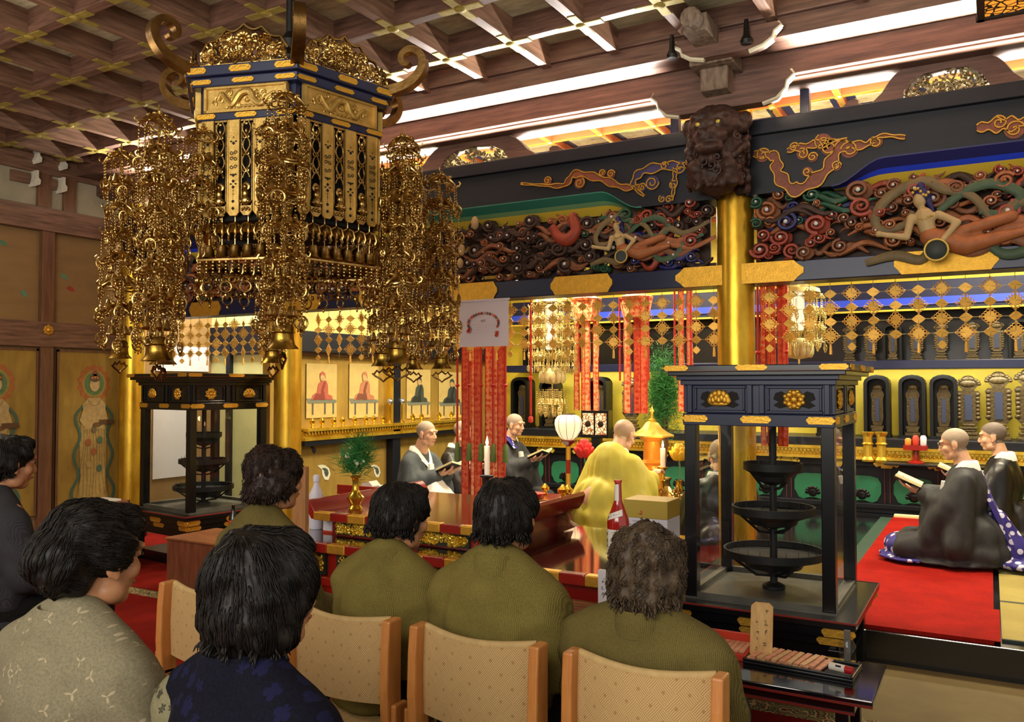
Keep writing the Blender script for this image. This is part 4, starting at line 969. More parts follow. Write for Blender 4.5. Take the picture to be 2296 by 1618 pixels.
def strand(parent,name,loc,tiers,sp,s=1.0,seed=0,bell=1.0,wires=True):
    r=random.Random(seed);q=MB();L=tiers*sp+.045
    q.cyl((0,0,.06),(0,0,-L),.004,n=6)
    for j in range(int(L/.03)): q.torus(.008,.0025,8,4,TR((0,0,-.03*j),0,0,j*PI/2))
    o=q.build(name,BR,parent,smooth=50,loc=loc);o.scale=(s,)*3;o.rotation_euler=(r.uniform(-.02,.02),r.uniform(-.02,.02),r.uniform(0,6))
    for t in range(tiers):
        f=r.uniform(.85,1.12)
        inst('flower_cap',CAPM,o,(0,0,-sp*t-.01),(r.uniform(-.12,.12),r.uniform(-.12,.12),r.uniform(0,6)),(f,f,f));inst('bead_tassel',TSLM,o,(0,0,-sp*t-.01),(r.uniform(-.06,.06),r.uniform(-.06,.06),r.uniform(0,6)),(f,f,1.12))
    if bell:
        q=None;inst('bell',BELM,o,(0,0,-L-.0),(0,0,0),(bell,)*3);inst('clapper',CLPM,o,(0,0,-L),(0,0,r.uniform(-.8,.8)),(bell,)*3)
    return o
for k,(R,z,n) in enumerate(((.585,2.645,7),(.60,2.60,7),(.605,2.60,7),(.6,2.62,7),(.6,2.60,7),(.57,2.60,7))):
    p=cor(k,R,z);strand(LT,'pendant_strand',(p.x-.045,p.y,z),n,.122,1,k+1,1.15)
# the two pendants on the curl tips at the sides
strand(LT,'pendant_strand',(-.80,.05,2.58),7,.12,.98,21,1.0)
strand(LT,'pendant_strand',(.66,.42,2.56),7,.123,.98,22,1.0)
strand(LT,'pendant_strand',(.50,.62,2.56),7,.123,.98,23,1.0)
# shorter inner pendants filling the corners
for k in range(6):
    p=cor(k,.5,2.6);strand(LT,'short_pendant',(p.x+(.06 if k%2 else -.1),p.y+.03,2.56),4,.12,.85,31+k,0)
# row of little bells under the slats
q=MB();q.cyl((0,0,.01),(0,0,-.12),.0022,n=5);
q.lathe([(0,-.02),(.02,-.03),(.032,-.055)],10,caps=False)
for i in range(6):
    a=2*PI*i/6;q.tube([(0,0,-.018),(.026*math.cos(a),.026*math.sin(a),-.03),(.034*math.cos(a),.034*math.sin(a),-.06),(.027*math.cos(a),.027*math.sin(a),-.075)],.004,5);q.sph((.03*math.cos(a),.03*math.sin(a),-.085),.005,6,4)
q.lathe([(0,-.11),(.018,-.113),(.021,-.125),(.022,-.15),(.031,-.163)],14,caps=False);q.sph((0,0,-.175),(.005,.005,.012),6,4);q.torus(.012,.003,8,4,TR((0,0,-.195)))
SBM=q.mesh('little_bell',BR,50)
for k in range(6):
    for i in range(7): inst('little_bell',SBM,LT,onface(k,-.18+.06*i,.42*c30,2.205),frot(k))
q=MB();P=[cor(k%6,.44,2.03) for k in range(7)];
for i in range(6): q.tube([P[i],P[i+1]],.008,6)
r=random.Random(4)
for k in range(6):
    for i in range(15):
        x=-.21+.03*i;p=onface(k,x,.44*c30,2.03)
        for j in range(4): q.sph((p.x,p.y,2.02-.014*j),.0055,6,4)
        q.torus(.013,.0035,8,4,TR((p.x,p.y,1.945),0,0,r.uniform(0,3)))
        if i%3==1: q.torus(.024,.004,10,5,TR((p.x,p.y,1.915),0,0,r.uniform(0,3)));q.sph((p.x,p.y,1.88),(.006,.006,.012),6,4)
q.build('lower_ring',BR,LT,smooth=50)
# ---------------- pale gilt hanging ornaments inside the sanctuary
PALEG=brass_mat('pale gilt','b09a48','f3e6a0',.3,.7)
def pale(me): m=me.copy();m.materials.clear();m.materials.append(PALEG);return m
PC,PT=pale(CAPM),pale(TSLM)
def canopy(u,v0,v1,Y,label,s=1.0,lit=True):
    a=at(u,v0,Y=Y);b_=at(u,v1,Y=Y);H=a.z-b_.z
    o=thing('hanging_ornament',label,'ornament',(a.x,a.y,a.z))
    q=MB();q.lathe([(.0,.05),(.05,.04),(.16*s,0),(.17*s,-.03),(.12*s,-.03)],12);q.cyl((0,0,0),(0,0,CZ-a.z),.01);q.cyl((0,0,0),(0,0,-H*.95),.008)
    q.build('canopy',PALEG,o,smooth=40)
    for k in range(6):
        al=2*PI*k/6+.3;R=.15*s
        st=bpy.data.objects.new('pendant',None);COL.objects.link(st);st.parent=o;st.location=(R*math.cos(al),R*math.sin(al),-.05)
        for t in range(int(H*.68/.12)): inst('flower_cap',PC,st,(0,0,-.12*t),(.1,.1,t+k),(.62*s,)*3);inst('bead_tassel',PT,st,(0,0,-.12*t),(0,0,t*2.+k),(.62*s,.62*s,1.0))
    q=MB()
    if lit:
        q.box((0,-.02,-H*.25),(.1*s,.03,H*.42));q.build('lit_plaque',M('glowing white plaque','f4f0dc',.4,emit='fff4d0',estr=.9),o,smooth=0,bevel=.01)
    q=MB();q.lathe([(0,0),(.06*s,.01),(.09*s,.06),(.095*s,.1),(.075*s,.14),(.05*s,.16)],12)
    for k in range(12): a_=2*PI*k/12;q.sph((.09*s*math.cos(a_),.09*s*math.sin(a_),.07),(.028*s,.028*s,.06),8,6)
    q.build('lotus',M('pale lotus','dcd39a',.4,.2),o,smooth=60,loc=(0,0,-H*.78))
    for k in range(7):
        al=2*PI*k/7;R=.075*s if k else 0
        inst('bead_tassel',PT,o,(R*math.cos(al),R*math.sin(al),-H*.8),(0,0,k),(.75*s,.75*s,1.5))
canopy(1238,672,915,7.3,'pale gilt hanging ornament with a lit plaque, between the red banners',1.15)
canopy(1790,648,850,6.6,'pale gilt hanging ornament right of the thick gold pillar',.95)
# ================================================================ glass candle cases
def glass_mat():
    m=bpy.data.materials.new('clear pane');m.use_nodes=True;t=NT(m);out=t.n['Material Output'];t.n.remove(t.n['Principled BSDF'])
    tr=t.add('ShaderNodeBsdfTransparent');tr.inputs[0].default_value=(.93,.94,.93,1);gl=t.add('ShaderNodeBsdfGlossy');gl.inputs['Roughness'].default_value=.02
    fr=t.add('ShaderNodeLayerWeight');fr.inputs[0].default_value=.5;mx=t.add('ShaderNodeMixShader')
    t.ln(t.math('ADD',t.math('MULTIPLY',t.math('POWER',fr.outputs['Facing'],4),.6),.035),mx.inputs[0]);t.ln(tr.outputs[0],mx.inputs[1]);t.ln(gl.outputs[0],mx.inputs[2])
    df=t.add('ShaderNodeBsdfDiffuse');df.inputs[0].default_value=(.6,.6,.55,1);m2=t.add('ShaderNodeMixShader')
    n=t.noise(t.coord(),6,5,.7);t.ln(t.math('MULTIPLY',t.ramp(n,[(.45,'000000'),(.8,'606060')]),.16),m2.inputs[0]);t.ln(mx.outputs[0],m2.inputs[1]);t.ln(df.outputs[0],m2.inputs[2])
    t.ln(m2.outputs[0],out.inputs[0]);return m
GLASS=glass_mat()
IRON=M('black iron','0c0d10',.6,.2)
flw=MB();flw.sph((0,0,0),(.018,.012,.018),10,6)
for k in range(8): a=2*PI*k/8;flw.sph((.032*math.cos(a),0,.032*math.sin(a)),(.016,.01,.016),8,5)
for k in range(8): a=2*PI*(k+.5)/8;flw.sph((.045*math.cos(a),.003,.04*math.sin(a)),(.012,.008,.012),8,5)
FLWM=flw.mesh('gilt_flower',GOLDP,60)
lot=MB()
for k in range(7): a=PI*(k+.2)/6.4;lot.sph((.045*math.cos(a),0,-.012+.04*math.sin(a)),(.017,.01,.022),8,6)
for k in range(5): lot.sph((-.03+.015*k,-.008,-.005+.01*(k%2)),(.013,.008,.02),8,6)
lot.sph((0,0,-.025),(.055,.01,.012),10,6);LOTM=lot.mesh('gilt_lotus',GOLDP,60)
leaf=MB()
for s in (-1,1): leaf.prism([(s*.03,.02),(s*.06,.04),(s*.09,.03),(s*.1,.0),(s*.075,-.012),(s*.1,-.03),(s*.07,-.045),(s*.03,-.035)],.002)
leaf.bx(-.04,.04,.0,.002,-.01,.0)
LEAFM=leaf.mesh('dark_leaf',M('dark pierced opening','120c06',.8),0)
def candle_case(label,cx,cy,rz,s,zb,base_z=0,kind=0):
    o=thing('candle_case',label,'candle case',(cx,cy,0),rz);h=s/2
    q=MB();e=h+.10;t=zb-.012
    q.bx(-e,e,-e,e,t-.035,t);q.bx(-e+.03,e-.03,-e+.03,e-.03,t-.085,t-.035);q.bx(-e+.06,e-.06,-e+.06,e-.06,t-.13,t-.085);q.bx(-e+.1,e-.1,-e+.1,e-.1,t-.2,t-.13)
    bs=q.build('base',BLACK,o,smooth=0,bevel=.004)
    q=MB()
    for a in (-1,1):q.bx(-e,e,a*e-.002,a*e+.002,t-.006,t+.003);q.bx(a*e-.002,a*e+.002,-e,e,t-.006,t+.003)
    q.build('red_edge',M('red lacquer line','7a2018',.4),bs,smooth=0)
    for a in (-1,1):
        for c in (-1,1):
            q=MB();q.bx(a*(e-.1)-.035,a*(e-.1)+.035,c*(e-.1)-.035,c*(e-.1)+.035,base_z,t-.15);q.build('leg',BLACK,o,smooth=0,bevel=.004)
    q=MB();q.bx(-e+.1,e-.1,-e+.1,e-.1,base_z+.0,base_z+.1);q.build('foot_rail',BLACK,o,smooth=0,bevel=.004)
    pw=.062
    for a in (-1,1):
        for c in (-1,1):
            q=MB();q.bx(a*(h-pw/2)-pw/2,a*(h-pw/2)+pw/2,c*(h-pw/2)-pw/2,c*(h-pw/2)+pw/2,zb,1.305);q.build('post',BLACK,o,smooth=0,bevel=.004)
    q=MB();q.bx(-h,h,-h,h,zb-.012,zb)
    for a in (-1,1): q.bx(-h+pw,h-pw,a*(h-.02)-.018,a*(h-.02)+.018,zb,zb+.025);q.bx(a*(h-.02)-.018,a*(h-.02)+.018,-h+pw,h-pw,zb,zb+.025)
    q.build('floor_tray',M('dusty zinc tray','5c5a52',.45,.4,var=.3,scale=6),o,smooth=0)
    zt=1.30
    for k in range(4):
        q=MB();m=rotz(k*PI/2);q.add([(-h+pw-.01,-h+.03,zb+.01),(h-pw+.01,-h+.03,zb+.01),(h-pw+.01,-h+.03,zt+.01),(-h+pw-.01,-h+.03,zt+.01)],[(0,1,2,3)],m);q.build('glass',GLASS,o,smooth=0)
    q=MB();q.bx(-h-.005,h+.005,-h-.005,h+.005,1.30,1.36);q.bx(-h+.01,h-.01,-h+.01,h-.01,1.36,1.555)
    q.bx(-h-.015,h+.015,-h-.015,h+.015,1.505,1.53);q.bx(-h-.03,h+.03,-h-.03,h+.03,1.53,1.556)
    for k in range(4):
        m=rotz(k*PI/2)
        for x in (-h+.03,-.03,.03,h-.03): q.box((x,-h+.004,1.435),(.026,.02,.145),m)
        for x in (-h/2,h/2):
            for z in (1.372,1.495): q.box((x,-h+.006,z),(h-.1,.014,.014),m)
            for dx in (-1,1): q.box((x+dx*(h/2-.06),-h+.006,1.435),(.012,.014,.11),m)
    q.build('frieze',BLACK if kind else NAVY,o,smooth=0,bevel=.003)
    q=MB();E=h+.085;q.bx(-E+.02,E-.02,-E+.02,E-.02,1.552,1.575);q.bx(-E,E,-E,E,1.575,1.605);rf=q.build('roof',BLACK,o,smooth=0,bevel=.004)
    q=MB();q.bx(-E-.001,E+.001,-E-.001,E+.001,1.574,1.579);q.build('roof_edge',M('red brown lacquer edge','5a2a18',.4),rf,smooth=0)
    for k in range(4):
        m=rotz(k*PI/2);r0=(0,0,k*PI/2)
        for x,sx in ((-E+.07,1.3),(0,1.55),(E-.07,1.3)): inst('gilt_plate',FITM,rf,tuple(m@V(x,-E-.001,1.591)),r0,(sx,1,1.05))
        for x,sx in ((-h+.06,1.3),(0,1.5),(h-.06,1.3)): inst('gilt_plate',FITM,o,tuple(m@V(x,-h-.006,1.334)),r0,(sx,1,1.35))
        for x,sx in ((-e+.08,1.5),(0,1.6),(e-.08,1.5)):
            inst('gilt_plate',FITM,bs,tuple(m@V(x,-e+.028,t-.058)),r0,(sx,1,1.7));inst('gilt_plate',FITM,bs,tuple(m@V(x*.93,-e+.058,t-.107)),r0,(sx,1,1.5))
        for j,x in enumerate((-h/2,h/2)):
            inst('gilt_flower' if (j+k)%2 else 'gilt_lotus',FLWM if (j+k)%2 else LOTM,o,tuple(m@V(x,-h-.002,1.435)),r0,(1,1,1));inst('dark_leaf',LEAFM,o,tuple(m@V(x,-h+.009,1.435)),r0)
    return o
s=.733
x0=at(1535,1100,Y=4.25).x
CXR,CYR=x0+s/2,4.25+s/2
candle_case('large black lacquered glass candle case with gilt fittings, in front of the thick gold pillar',CXR,CYR,0,s,.425)
C=V(-5.70,4.72,0);CL_=C+V(-.38,.38,0)
CXL,CYL=-6.03,5.15
candle_case('black lacquered glass candle case on the left, beside the crate',CXL,CYL,math.radians(-7),.755,.46,0,1)
def candle_rack(label,x,y,z0,tr,top):
    o=thing('candle_rack',label,'candle stand',(x,y,z0))
    q=MB();q.cyl((0,0,0),(0,0,top-z0),.02,n=10);q.lathe([(.06,0),(.06,.015),(.03,.03)],16);q.build('pole',IRON,o,smooth=40)
    for (r,z) in tr:
        h=z-z0;q=MB();q.lathe([(r,.02),(r,-.018),(r*.97,-.02),(r*.6,-.05),(r*.55,-.075),(.05,-.09),(.02,-.1)],36,caps=False)
        q.lathe([(r-.012,.02),(r-.012,-.012),(r*.55,-.03),(.02,-.035)],36,caps=False);q.lathe([(r,.02),(r-.012,.02)],36,caps=False)
        for k in range(4): a=PI/4+PI/2*k;q.tube([(r*.9*math.cos(a),r*.9*math.sin(a),-.02),(r*.4*math.cos(a),r*.4*math.sin(a),-.11),(.02*math.cos(a),.02*math.sin(a),-.12)],.007,5)
        t=q.build('tray',IRON,o,smooth=40,loc=(0,0,h))
        q=MB();n=int(r*90)
        for k in range(n): a=2*PI*k/n;q.cyl(((r-.025)*math.cos(a),(r-.025)*math.sin(a),-.01),((r-.025)*math.cos(a),(r-.025)*math.sin(a),.045),.0022,.0008,5)
        q.build('candle_spike',IRON,t,smooth=0)['kind']='stuff'
    return o
z1=at(1735,1045,Y=CYR).z;z2=at(1735,1142,Y=CYR).z;z3=at(1735,1238,Y=CYR).z
candle_rack('three tiered black iron candle stand inside the right glass case',CXR,CYR,.43,((.153,z1),(.215,z2),(.26,z3)),1.29)
candle_rack('three tiered black iron candle stand inside the left glass case',CXL,CYL,.465,((.15,z1),(.21,z2),(.255,z3)),1.29)
# ================================================================ red lacquered offering table
SCROLL=M('gilt scrollwork panel','9a8a3a',.4,.6,var=.5,scale=50,bump=.5,bscale=70)
GREYRED=M('red marbled lacquer top','7a2a18',.16,coat=.6,var=.3,scale=5)
def rail(o,x0,x1,y,z,n,r=.03,nm='rail',first=0):
    q=MB();L=(x1-x0)/n
    for i in range(n): q.cur=(i+first)%2;q.bx(x0+L*i,x0+L*(i+1),y-.025,y+.03,z-r,z+r)
    return q.build(nm,[RED,GOLDP],o,smooth=0,bevel=.006)
def scrollpanel(o,x0,x1,y,z0,z1,nm='gilt_panel',seed=1):
    q=MB();r=random.Random(seed);q.cur=1;q.bx(x0,x1,y,y+.02,z0,z1);q.cur=0
    n=int((x1-x0)*(z1-z0)*2600)
    for k in range(n):
        x=r.uniform(x0+.02,x1-.02);z=r.uniform(z0+.015,z1-.015);R=r.uniform(.012,.024);s_=spiral(1.0,R,.004,8,r.uniform(0,6),r.choice((-1,1)))
        q.tube([(x+a,y-.004,max(z0,min(z1,z+c))) for a,c in s_],.0045,4)
        if k%6==0:
            q.sph((x,y-.008,z),(.014,.008,.012),7,5)
    return q.build(nm,[GOLDBRIGHT,M('dark green ground','1e2a1a',.6)],o,smooth=60)
o=thing('offering_table','wide red lacquered altar table with gilt scroll panels and upturned ends, before the priests','table',(0,0,0))
UX0,UX1,UY0,UY1,UZ=-3.39,-2.28,3.72,4.8,.775
LX0,LX1,LY0,LY1,LZ=-3.66,-1.5,3.56,4.75,.64
q=MB();q.bx(UX0,UX1,UY0,UY1,UZ-.045,UZ);q.build('upper_top',GREYRED,o,smooth=0,bevel=.006)
rail(o,UX0-.01,UX1+.01,UY0-.01,UZ-.02,9,.024,'upper_rail',1)
for s_,x in ((-1,UX0),(1,UX1)):
    q=MB();q.prism([(x-s_*.02,UZ-.04),(x+s_*.03,UZ-.04),(x+s_*.06,UZ+.0),(x+s_*.075,UZ+.05),(x+s_*.06,UZ+.07),(x+s_*.035,UZ+.05),(x+s_*.01,UZ+.015)],UY1-UY0+.06,TR((0,(UY0+UY1)/2,0)));q.build('upturned_end',RED,o,smooth=40,bevel=.004)
    q=MB();q.prism([(x-s_*.15,UZ-.045),(x,UZ-.045),(x+s_*.02,UZ-.1),(x-s_*.05,LZ+.05),(x+s_*.06,LZ),(x-s_*.12,LZ)],.06,TR((0,UY1-.06,0)));q.build('scroll_leg',M('carved russet lacquer','8a4a28',.4,var=.35,scale=35,bump=.5,bscale=60),o,smooth=0)
q=MB();q.bx(UX0+.06,UX1-.06,UY0+.05,UY1-.05,LZ,UZ-.045);q.build('upper_body',RED,o,smooth=0)
scrollpanel(o,UX0+.1,UX0+.62,UY0+.03,LZ+.01,UZ-.05,seed=2);scrollpanel(o,UX0+.68,UX1-.1,UY0+.03,LZ+.01,UZ-.05,seed=3)
q=MB();q.bx(LX0,LX1,LY0,LY1,LZ-.05,LZ);q.build('lower_top',M('dark mirror lacquer','2a0e0c',.06,coat=.8,spec=.8),o,smooth=0,bevel=.005)
rail(o,LX0-.01,LX1+.01,LY0-.01,LZ-.025,17,.026,'lower_rail',1)
q=MB();q.bx(LX0+.05,LX1-.05,LY0+.05,LY1-.05,.42,LZ-.05);q.build('lower_body',RED,o,smooth=0)
x=LX0+.06;k=0
while x<LX1-.3: scrollpanel(o,x,x+.38,LY0+.03,LZ-.185,LZ-.06,seed=10+k);x+=.46;k+=1
q=MB();q.bx(LX0+.02,LX1-.02,LY0+.0,LY1,.40,.45);q.build('waist_rail',RED,o,smooth=0,bevel=.008)
q=MB();n=40;P=[(LX0+.1+(LX1-LX0-.2)*i/n,.40) for i in range(n+1)]
q.prism([(x,.405) for x,z in P]+[(x,.30+.04*abs(math.sin(i*.7))) for i,(x,z) in list(enumerate(P))[::-1]],.03,TR((0,LY0+.05,0)));q.build('apron',RED,o,smooth=0)
q=MB()
for i in range(20):
    x=LX0+.2+i*.115;q.tube([(x+a,LY0+.025,.35+c) for a,c in spiral(.8,.03,.008,8,2,1)],.006,5)
q.build('gilt_hooks',GOLDP,o,smooth=60)
for x in (LX0+.15,LX0+.95,LX1-.95,LX1-.15):
    for y in (LY0+.12,LY1-.12):
        q=MB();q.lathe([(.05,0),(.06,.02),(.045,.1),(.06,.28),(.07,.4)],14);l=q.build('leg',RED,o,smooth=40,loc=(x,y,0.012));b_=MB();b_.sph((0,-.07 if y<4 else .07,.25),.045);b_.build('brass_ball',CUPG,l,smooth=60)
q=MB();q.bx(LX0+.02,LX1-.02,LY0+.01,LY1,.012,.07);q.build('foot_board',BLACK,o,smooth=0,bevel=.006)
TABLE=o
# ---- offertory box in front of it
o=thing('offertory_box','wooden offertory box with slatted top in front of the red table','box',(0,0,0))
q=MB();q.bx(-2.12,-1.2,3.12,3.5,.012,.5);q.bx(-2.14,-1.18,3.1,3.14,.44,.53);q.bx(-2.14,-1.18,3.48,3.52,.44,.53);q.bx(-2.14,-2.1,3.1,3.52,.44,.53);q.bx(-1.22,-1.18,3.1,3.52,.44,.53)
WB=wood_mat('warm box wood','6a3c20','9a6238',3,(2,10,10),.5,.1);q.build('box',WB,o,smooth=0,bevel=.004)
for k in range(6):
    q=MB();q.prism([(-.46,0),(.46,0),(.46,.02),(-.46,.02)],.03,TR((-1.66,3.18+.055*k,.51)));q.build('slat',WB,o,smooth=0,bevel=.004)
# ---- brown crate at left
CR0=(-5.24,-4.72,4.15,4.6)
o=thing('wooden_crate','reddish brown wooden crate on the red carpet in front of the left candle case','crate',(0,0,0))
q=MB();a,b_,c,d=CR0;q.bx(a,b_,c,d,.013,.385);q.build('box',wood_mat('red brown crate wood','5a2e1c','7d4628',4,(8,8,1.5),.55,.15),o,smooth=0,bevel=.005)
q=MB();q.bx(a-.01,b_+.01,c-.01,d+.01,.385,.4);q.build('lid',WB,o,smooth=0,bevel=.004)
# ---- small stand with curved legs
p=at(318,1240,D=6.6);o=thing('curved_leg_stand','small dark stand with thin curved legs beside the crate','stand',(-6.15,4.28,0.012))
q=MB();q.bx(-.17,.17,-.14,.14,.24,.265);q.build('top',M('red brown lacquer','4a1f16',.35),o,smooth=0,bevel=.005)
for sx in (-1,1):
    for sy in (-1,1):
        q=MB();q.tube(catmull([V(sx*.13,sy*.11,.24),V(sx*.12,sy*.1,.15),V(sx*.13,sy*.11,.07),V(sx*.175,sy*.13,0.006)],5),.01,6);q.build('leg',M('worn gilt leg','8a6a3c',.45,.3),o,smooth=50)
o=thing('paper_tray','shallow pale wooden tray holding white paper above the curved leg stand','tray',(-6.15,4.28,.277))
q=MB();q.bx(-.03,.03,-.03,.03,0,.27);q.bx(-.15,.15,-.12,.12,.27,.29);q.bx(-.15,.15,-.12,-.105,.29,.315);q.bx(-.15,.15,.105,.12,.29,.315);q.bx(-.15,-.135,-.12,.12,.29,.315);q.bx(.135,.15,-.12,.12,.29,.315)
q.build('tray',WB,o,smooth=0,bevel=.003);q=MB();q.bx(-.11,.1,-.08,.08,.29,.325);q.build('paper',M('white paper','d8d4cc',.8),o,smooth=0,bevel=.006)
# ---- low black table with prayer sticks
o=thing('low_table','low black lacquered table with red edge lines in front of the right candle case','table',(0,0,0))
tx0,tx1,ty0,ty1,tz=-1.36,-.405,3.5,3.99,.30
q=MB();q.bx(tx0,tx1,ty0,ty1,tz-.025,tz);q.bx(tx0+.05,tx1-.07,ty0+.04,ty1-.04,tz-.075,tz-.025);q.build('top',M('black mirror lacquer','0a0b0e',.1,coat=.8),o,smooth=0,bevel=.004)
q=MB();q.bx(tx0,tx1,ty0-.003,ty0,tz-.028,tz-.018);q.bx(tx0+.05,tx1-.07,ty0+.035,ty0+.04,tz-.078,tz-.068);q.build('red_line',M('red lacquer line','7a2018',.4),o,smooth=0)
for x in (tx0+.1,tx1-.12):
    for y in (ty0+.08,ty1-.08):
        q=MB();q.bx(x-.025,x+.025,y-.025,y+.025,.013,tz-.07);q.build('leg',BLACK,o,smooth=0,bevel=.004)
# upright wooden board
a=at(1705,1480,Z=tz);PINE=wood_mat('pale pine','b98a4c','d8ae6c',3,(12,12,1.2),.6,.08)
o=thing('wooden_plaque','upright pale wooden board with faint brushed characters on the low black table','sign',(a.x,a.y+.01,tz+.001),.12)
q=MB();hh=at(1715,1355,Y=a.y+.06).z-tz;q.add([(-.047,-.012,0),(.047,-.012,0),(.047,.012,0),(-.047,.012,0),(-.047,.055,hh-.015),(-.03,.058,hh),(.03,.058,hh),(.047,.055,hh-.015),(-.047,.079,hh-.015),(-.03,.082,hh),(.03,.082,hh),(.047,.079,hh-.015)],[(0,1,7,6,5,4),(3,8,9,10,11,2),(0,4,8,3),(1,2,11,7),(4,5,9,8),(5,6,10,9),(6,7,11,10),(0,3,2,1)]);q.build('board',PINE,o,smooth=0)
q=MB();tilt=math.atan2(.067,hh)
for k,(x,z) in enumerate(((.022,.9),(.02,.7),(.018,.52),(.016,.32),(-.018,.72),(-.02,.2),(-.014,.5),(-.015,.4))): strokes(q,x,z*hh,.016 if k<4 else .01,.026 if k<4 else .02,TR((0,-.0135,0),-tilt),k,4)
q.build('brush_marks',M('faded ink','4a3a28',.8),o,smooth=0)
# tray of sticks
c0=at(1790,1492,Z=tz);o=thing('stick_tray','black tray under the pile of prayer sticks on the low table','tray',(c0.x,c0.y,tz),-.06)
q=MB();q.bx(-.21,.24,-.1,.1,0,.012);q.bx(-.21,.24,-.1,-.09,.012,.024);q.bx(-.21,.24,.09,.1,.012,.024);q.bx(-.21,-.2,-.1,.1,.012,.024);q.bx(.23,.24,-.1,.1,.012,.024);q.build('tray',BLACK,o,smooth=0,bevel=.003)
STK=[M('pale stick wood','d3a878',.7,var=.12,scale=30),M('pink stained stick wood','cf9070',.7,var=.18,scale=30)]
q=MB();q.box((0,0,0),(.02,.17,.009));SM=[];
for m in STK: me=q.mesh('stick',m,0);SM.append(me)
r=random.Random(2);ordn='first second third fourth fifth sixth seventh eighth ninth tenth eleventh twelfth thirteenth fourteenth'.split()
for k in range(14):
    x=-.185+.0225*k;L=rotz(-.06)@V(x,r.uniform(-.008,.012),0)
    s_=inst('prayer_stick',SM[k%2 if k%3 else 0],None,(c0.x+L.x,c0.y+L.y,tz+.0165+(.006 if k%2 else 0)),(0,.14,-.18+r.uniform(-.03,.03)))
    tag(s_,'flat prayer stick lying in the black tray, %s from the wooden plaque'%ordn[k],'stick','prayer sticks in the tray')
for k in range(9):
    x=-.16+.03*k;L=rotz(-.06)@V(x,.0,0);s_=inst('prayer_stick',SM[(k+1)%2],None,(c0.x+L.x,c0.y+L.y,tz+.031),(0,.08,-.18+r.uniform(-.05,.05)))
    tag(s_,'flat prayer stick on top of the pile, %s from the wooden plaque'%ordn[k],'stick','prayer sticks in the tray')
p=at(1885,1504,Z=tz+.03);o=thing('glue_stick','white tube with red cap lying at the end of the stick tray','tube',(p.x,p.y,tz+.042),-.25)
q=MB();q.cyl((-.045,0,0),(.02,0,0),.016,n=16);q.build('barrel',M('white plastic','e4e0d4',.4),o,smooth=40)
q=MB();q.cyl((.02,0,0),(.05,0,0),.0165,.014,16);c_=q.build('cap',M('red plastic','b01c24',.35),o,smooth=40);c_['label']='red cap'
q=MB();q.box((-.005,-.0135,.006),(.022,.002,.016));q.build('print',M('dark print','2a2440',.6),o,smooth=0)
p=at(1645,1468,Z=tz);o=thing('red_box','small red rimmed box with orange sticks at the left end of the low table','box',(p.x-.03,p.y+.02,tz))
q=MB();q.bx(-.11,.1,-.09,.09,0,.03);q.bx(-.11,.1,.075,.09,.03,.075);q.build('box',REDB,o,smooth=0,bevel=.003)
q=MB()
for k in range(8): q.box((-.09+.024*k,-.005,.036),(.021,.15,.008))
q.build('sticks',STK[1],o,smooth=0)
p=at(1897,1455,Y=3.93);o=thing('glass_jar','small clear glass jar at the back corner of the low black table','jar',(-.55,3.9,tz))
q=MB();q.lathe([(.03,0),(.035,.01),(.035,.09),(.025,.105),(.025,.12)],16,caps=False);q.build('body',GLASS,o,smooth=40);q=MB();q.bx(-.012,.012,-.008,.008,.005,.15);q.build('contents',M('grey bundle','5a5650',.7),o,smooth=0)
# ================================================================ people
from mathutils.bvhtree import BVHTree
SKIN=M('warm skin','b07a54',.5,var=.08,scale=25);SKINP=M('pale skin','d6a888',.5,var=.06,scale=25)  # second tone is the paler skin of the priests
EYED=M('dark eye','140e0a',.25);LIPS=M('lip colour','9a5346',.5);STUB=M('shaved grey stubble','9a8a7a',.7,var=.12,scale=120);STUBD=M('shaved dark stubble','6a5d54',.7,var=.15,scale=120)
def hair_mat(name,a,b_,rough=.55):
    m,t=new_mat(name,rough,spec=.3);n=t.noise(t.coord((30,30,6)),2,4,.6);t.ln(t.ramp(n,[(.3,a),(.75,b_)]),t.base);return m
HBLK=hair_mat('black hair','070605','1d1611');HBRN=hair_mat('dark brown hair','120a06','34211a');HASH=hair_mat('ashen brown hair','2a2018','5e4c38')
def head_mb(male):
    q=MB();q.sph((0,-.012,.032),(.074,.094,.083),24,16);q.sph((0,.028,-.028),(.06,.066,.085),20,14);q.sph((0,.056,-.088),(.034,.032,.026))
    q.cap((0,.086,.012),(0,.105,-.024),.008,.0115);q.sph((0,.1,-.032),(.02,.012,.01))
    for s in (-1,1):
        q.sph((s*.036,.062,-.026),(.026,.026,.026));q.sph((s*.03,.082,.032),(.028,.014,.011));q.sph((s*.042,.02,-.075),(.024,.036,.03))
        q.sph((s*.077,-.004,-.008),(.009,.021,.033));q.sph((s*.078,.006,-.034),(.008,.01,.012));q.sph((s*.03,.084,.012),(.015,.008,.009))
    q.sph((0,.09,-.056),(.022,.01,.007));q.sph((0,.088,-.066),(.019,.01,.007))
    q.cap((0,-.018,-.05),(0,-.035,-.17),.054 if male else .047,.058 if male else .05)
    return remesh(q,.0048,3)
HEADM=head_mb(True);HEADF=head_mb(False)
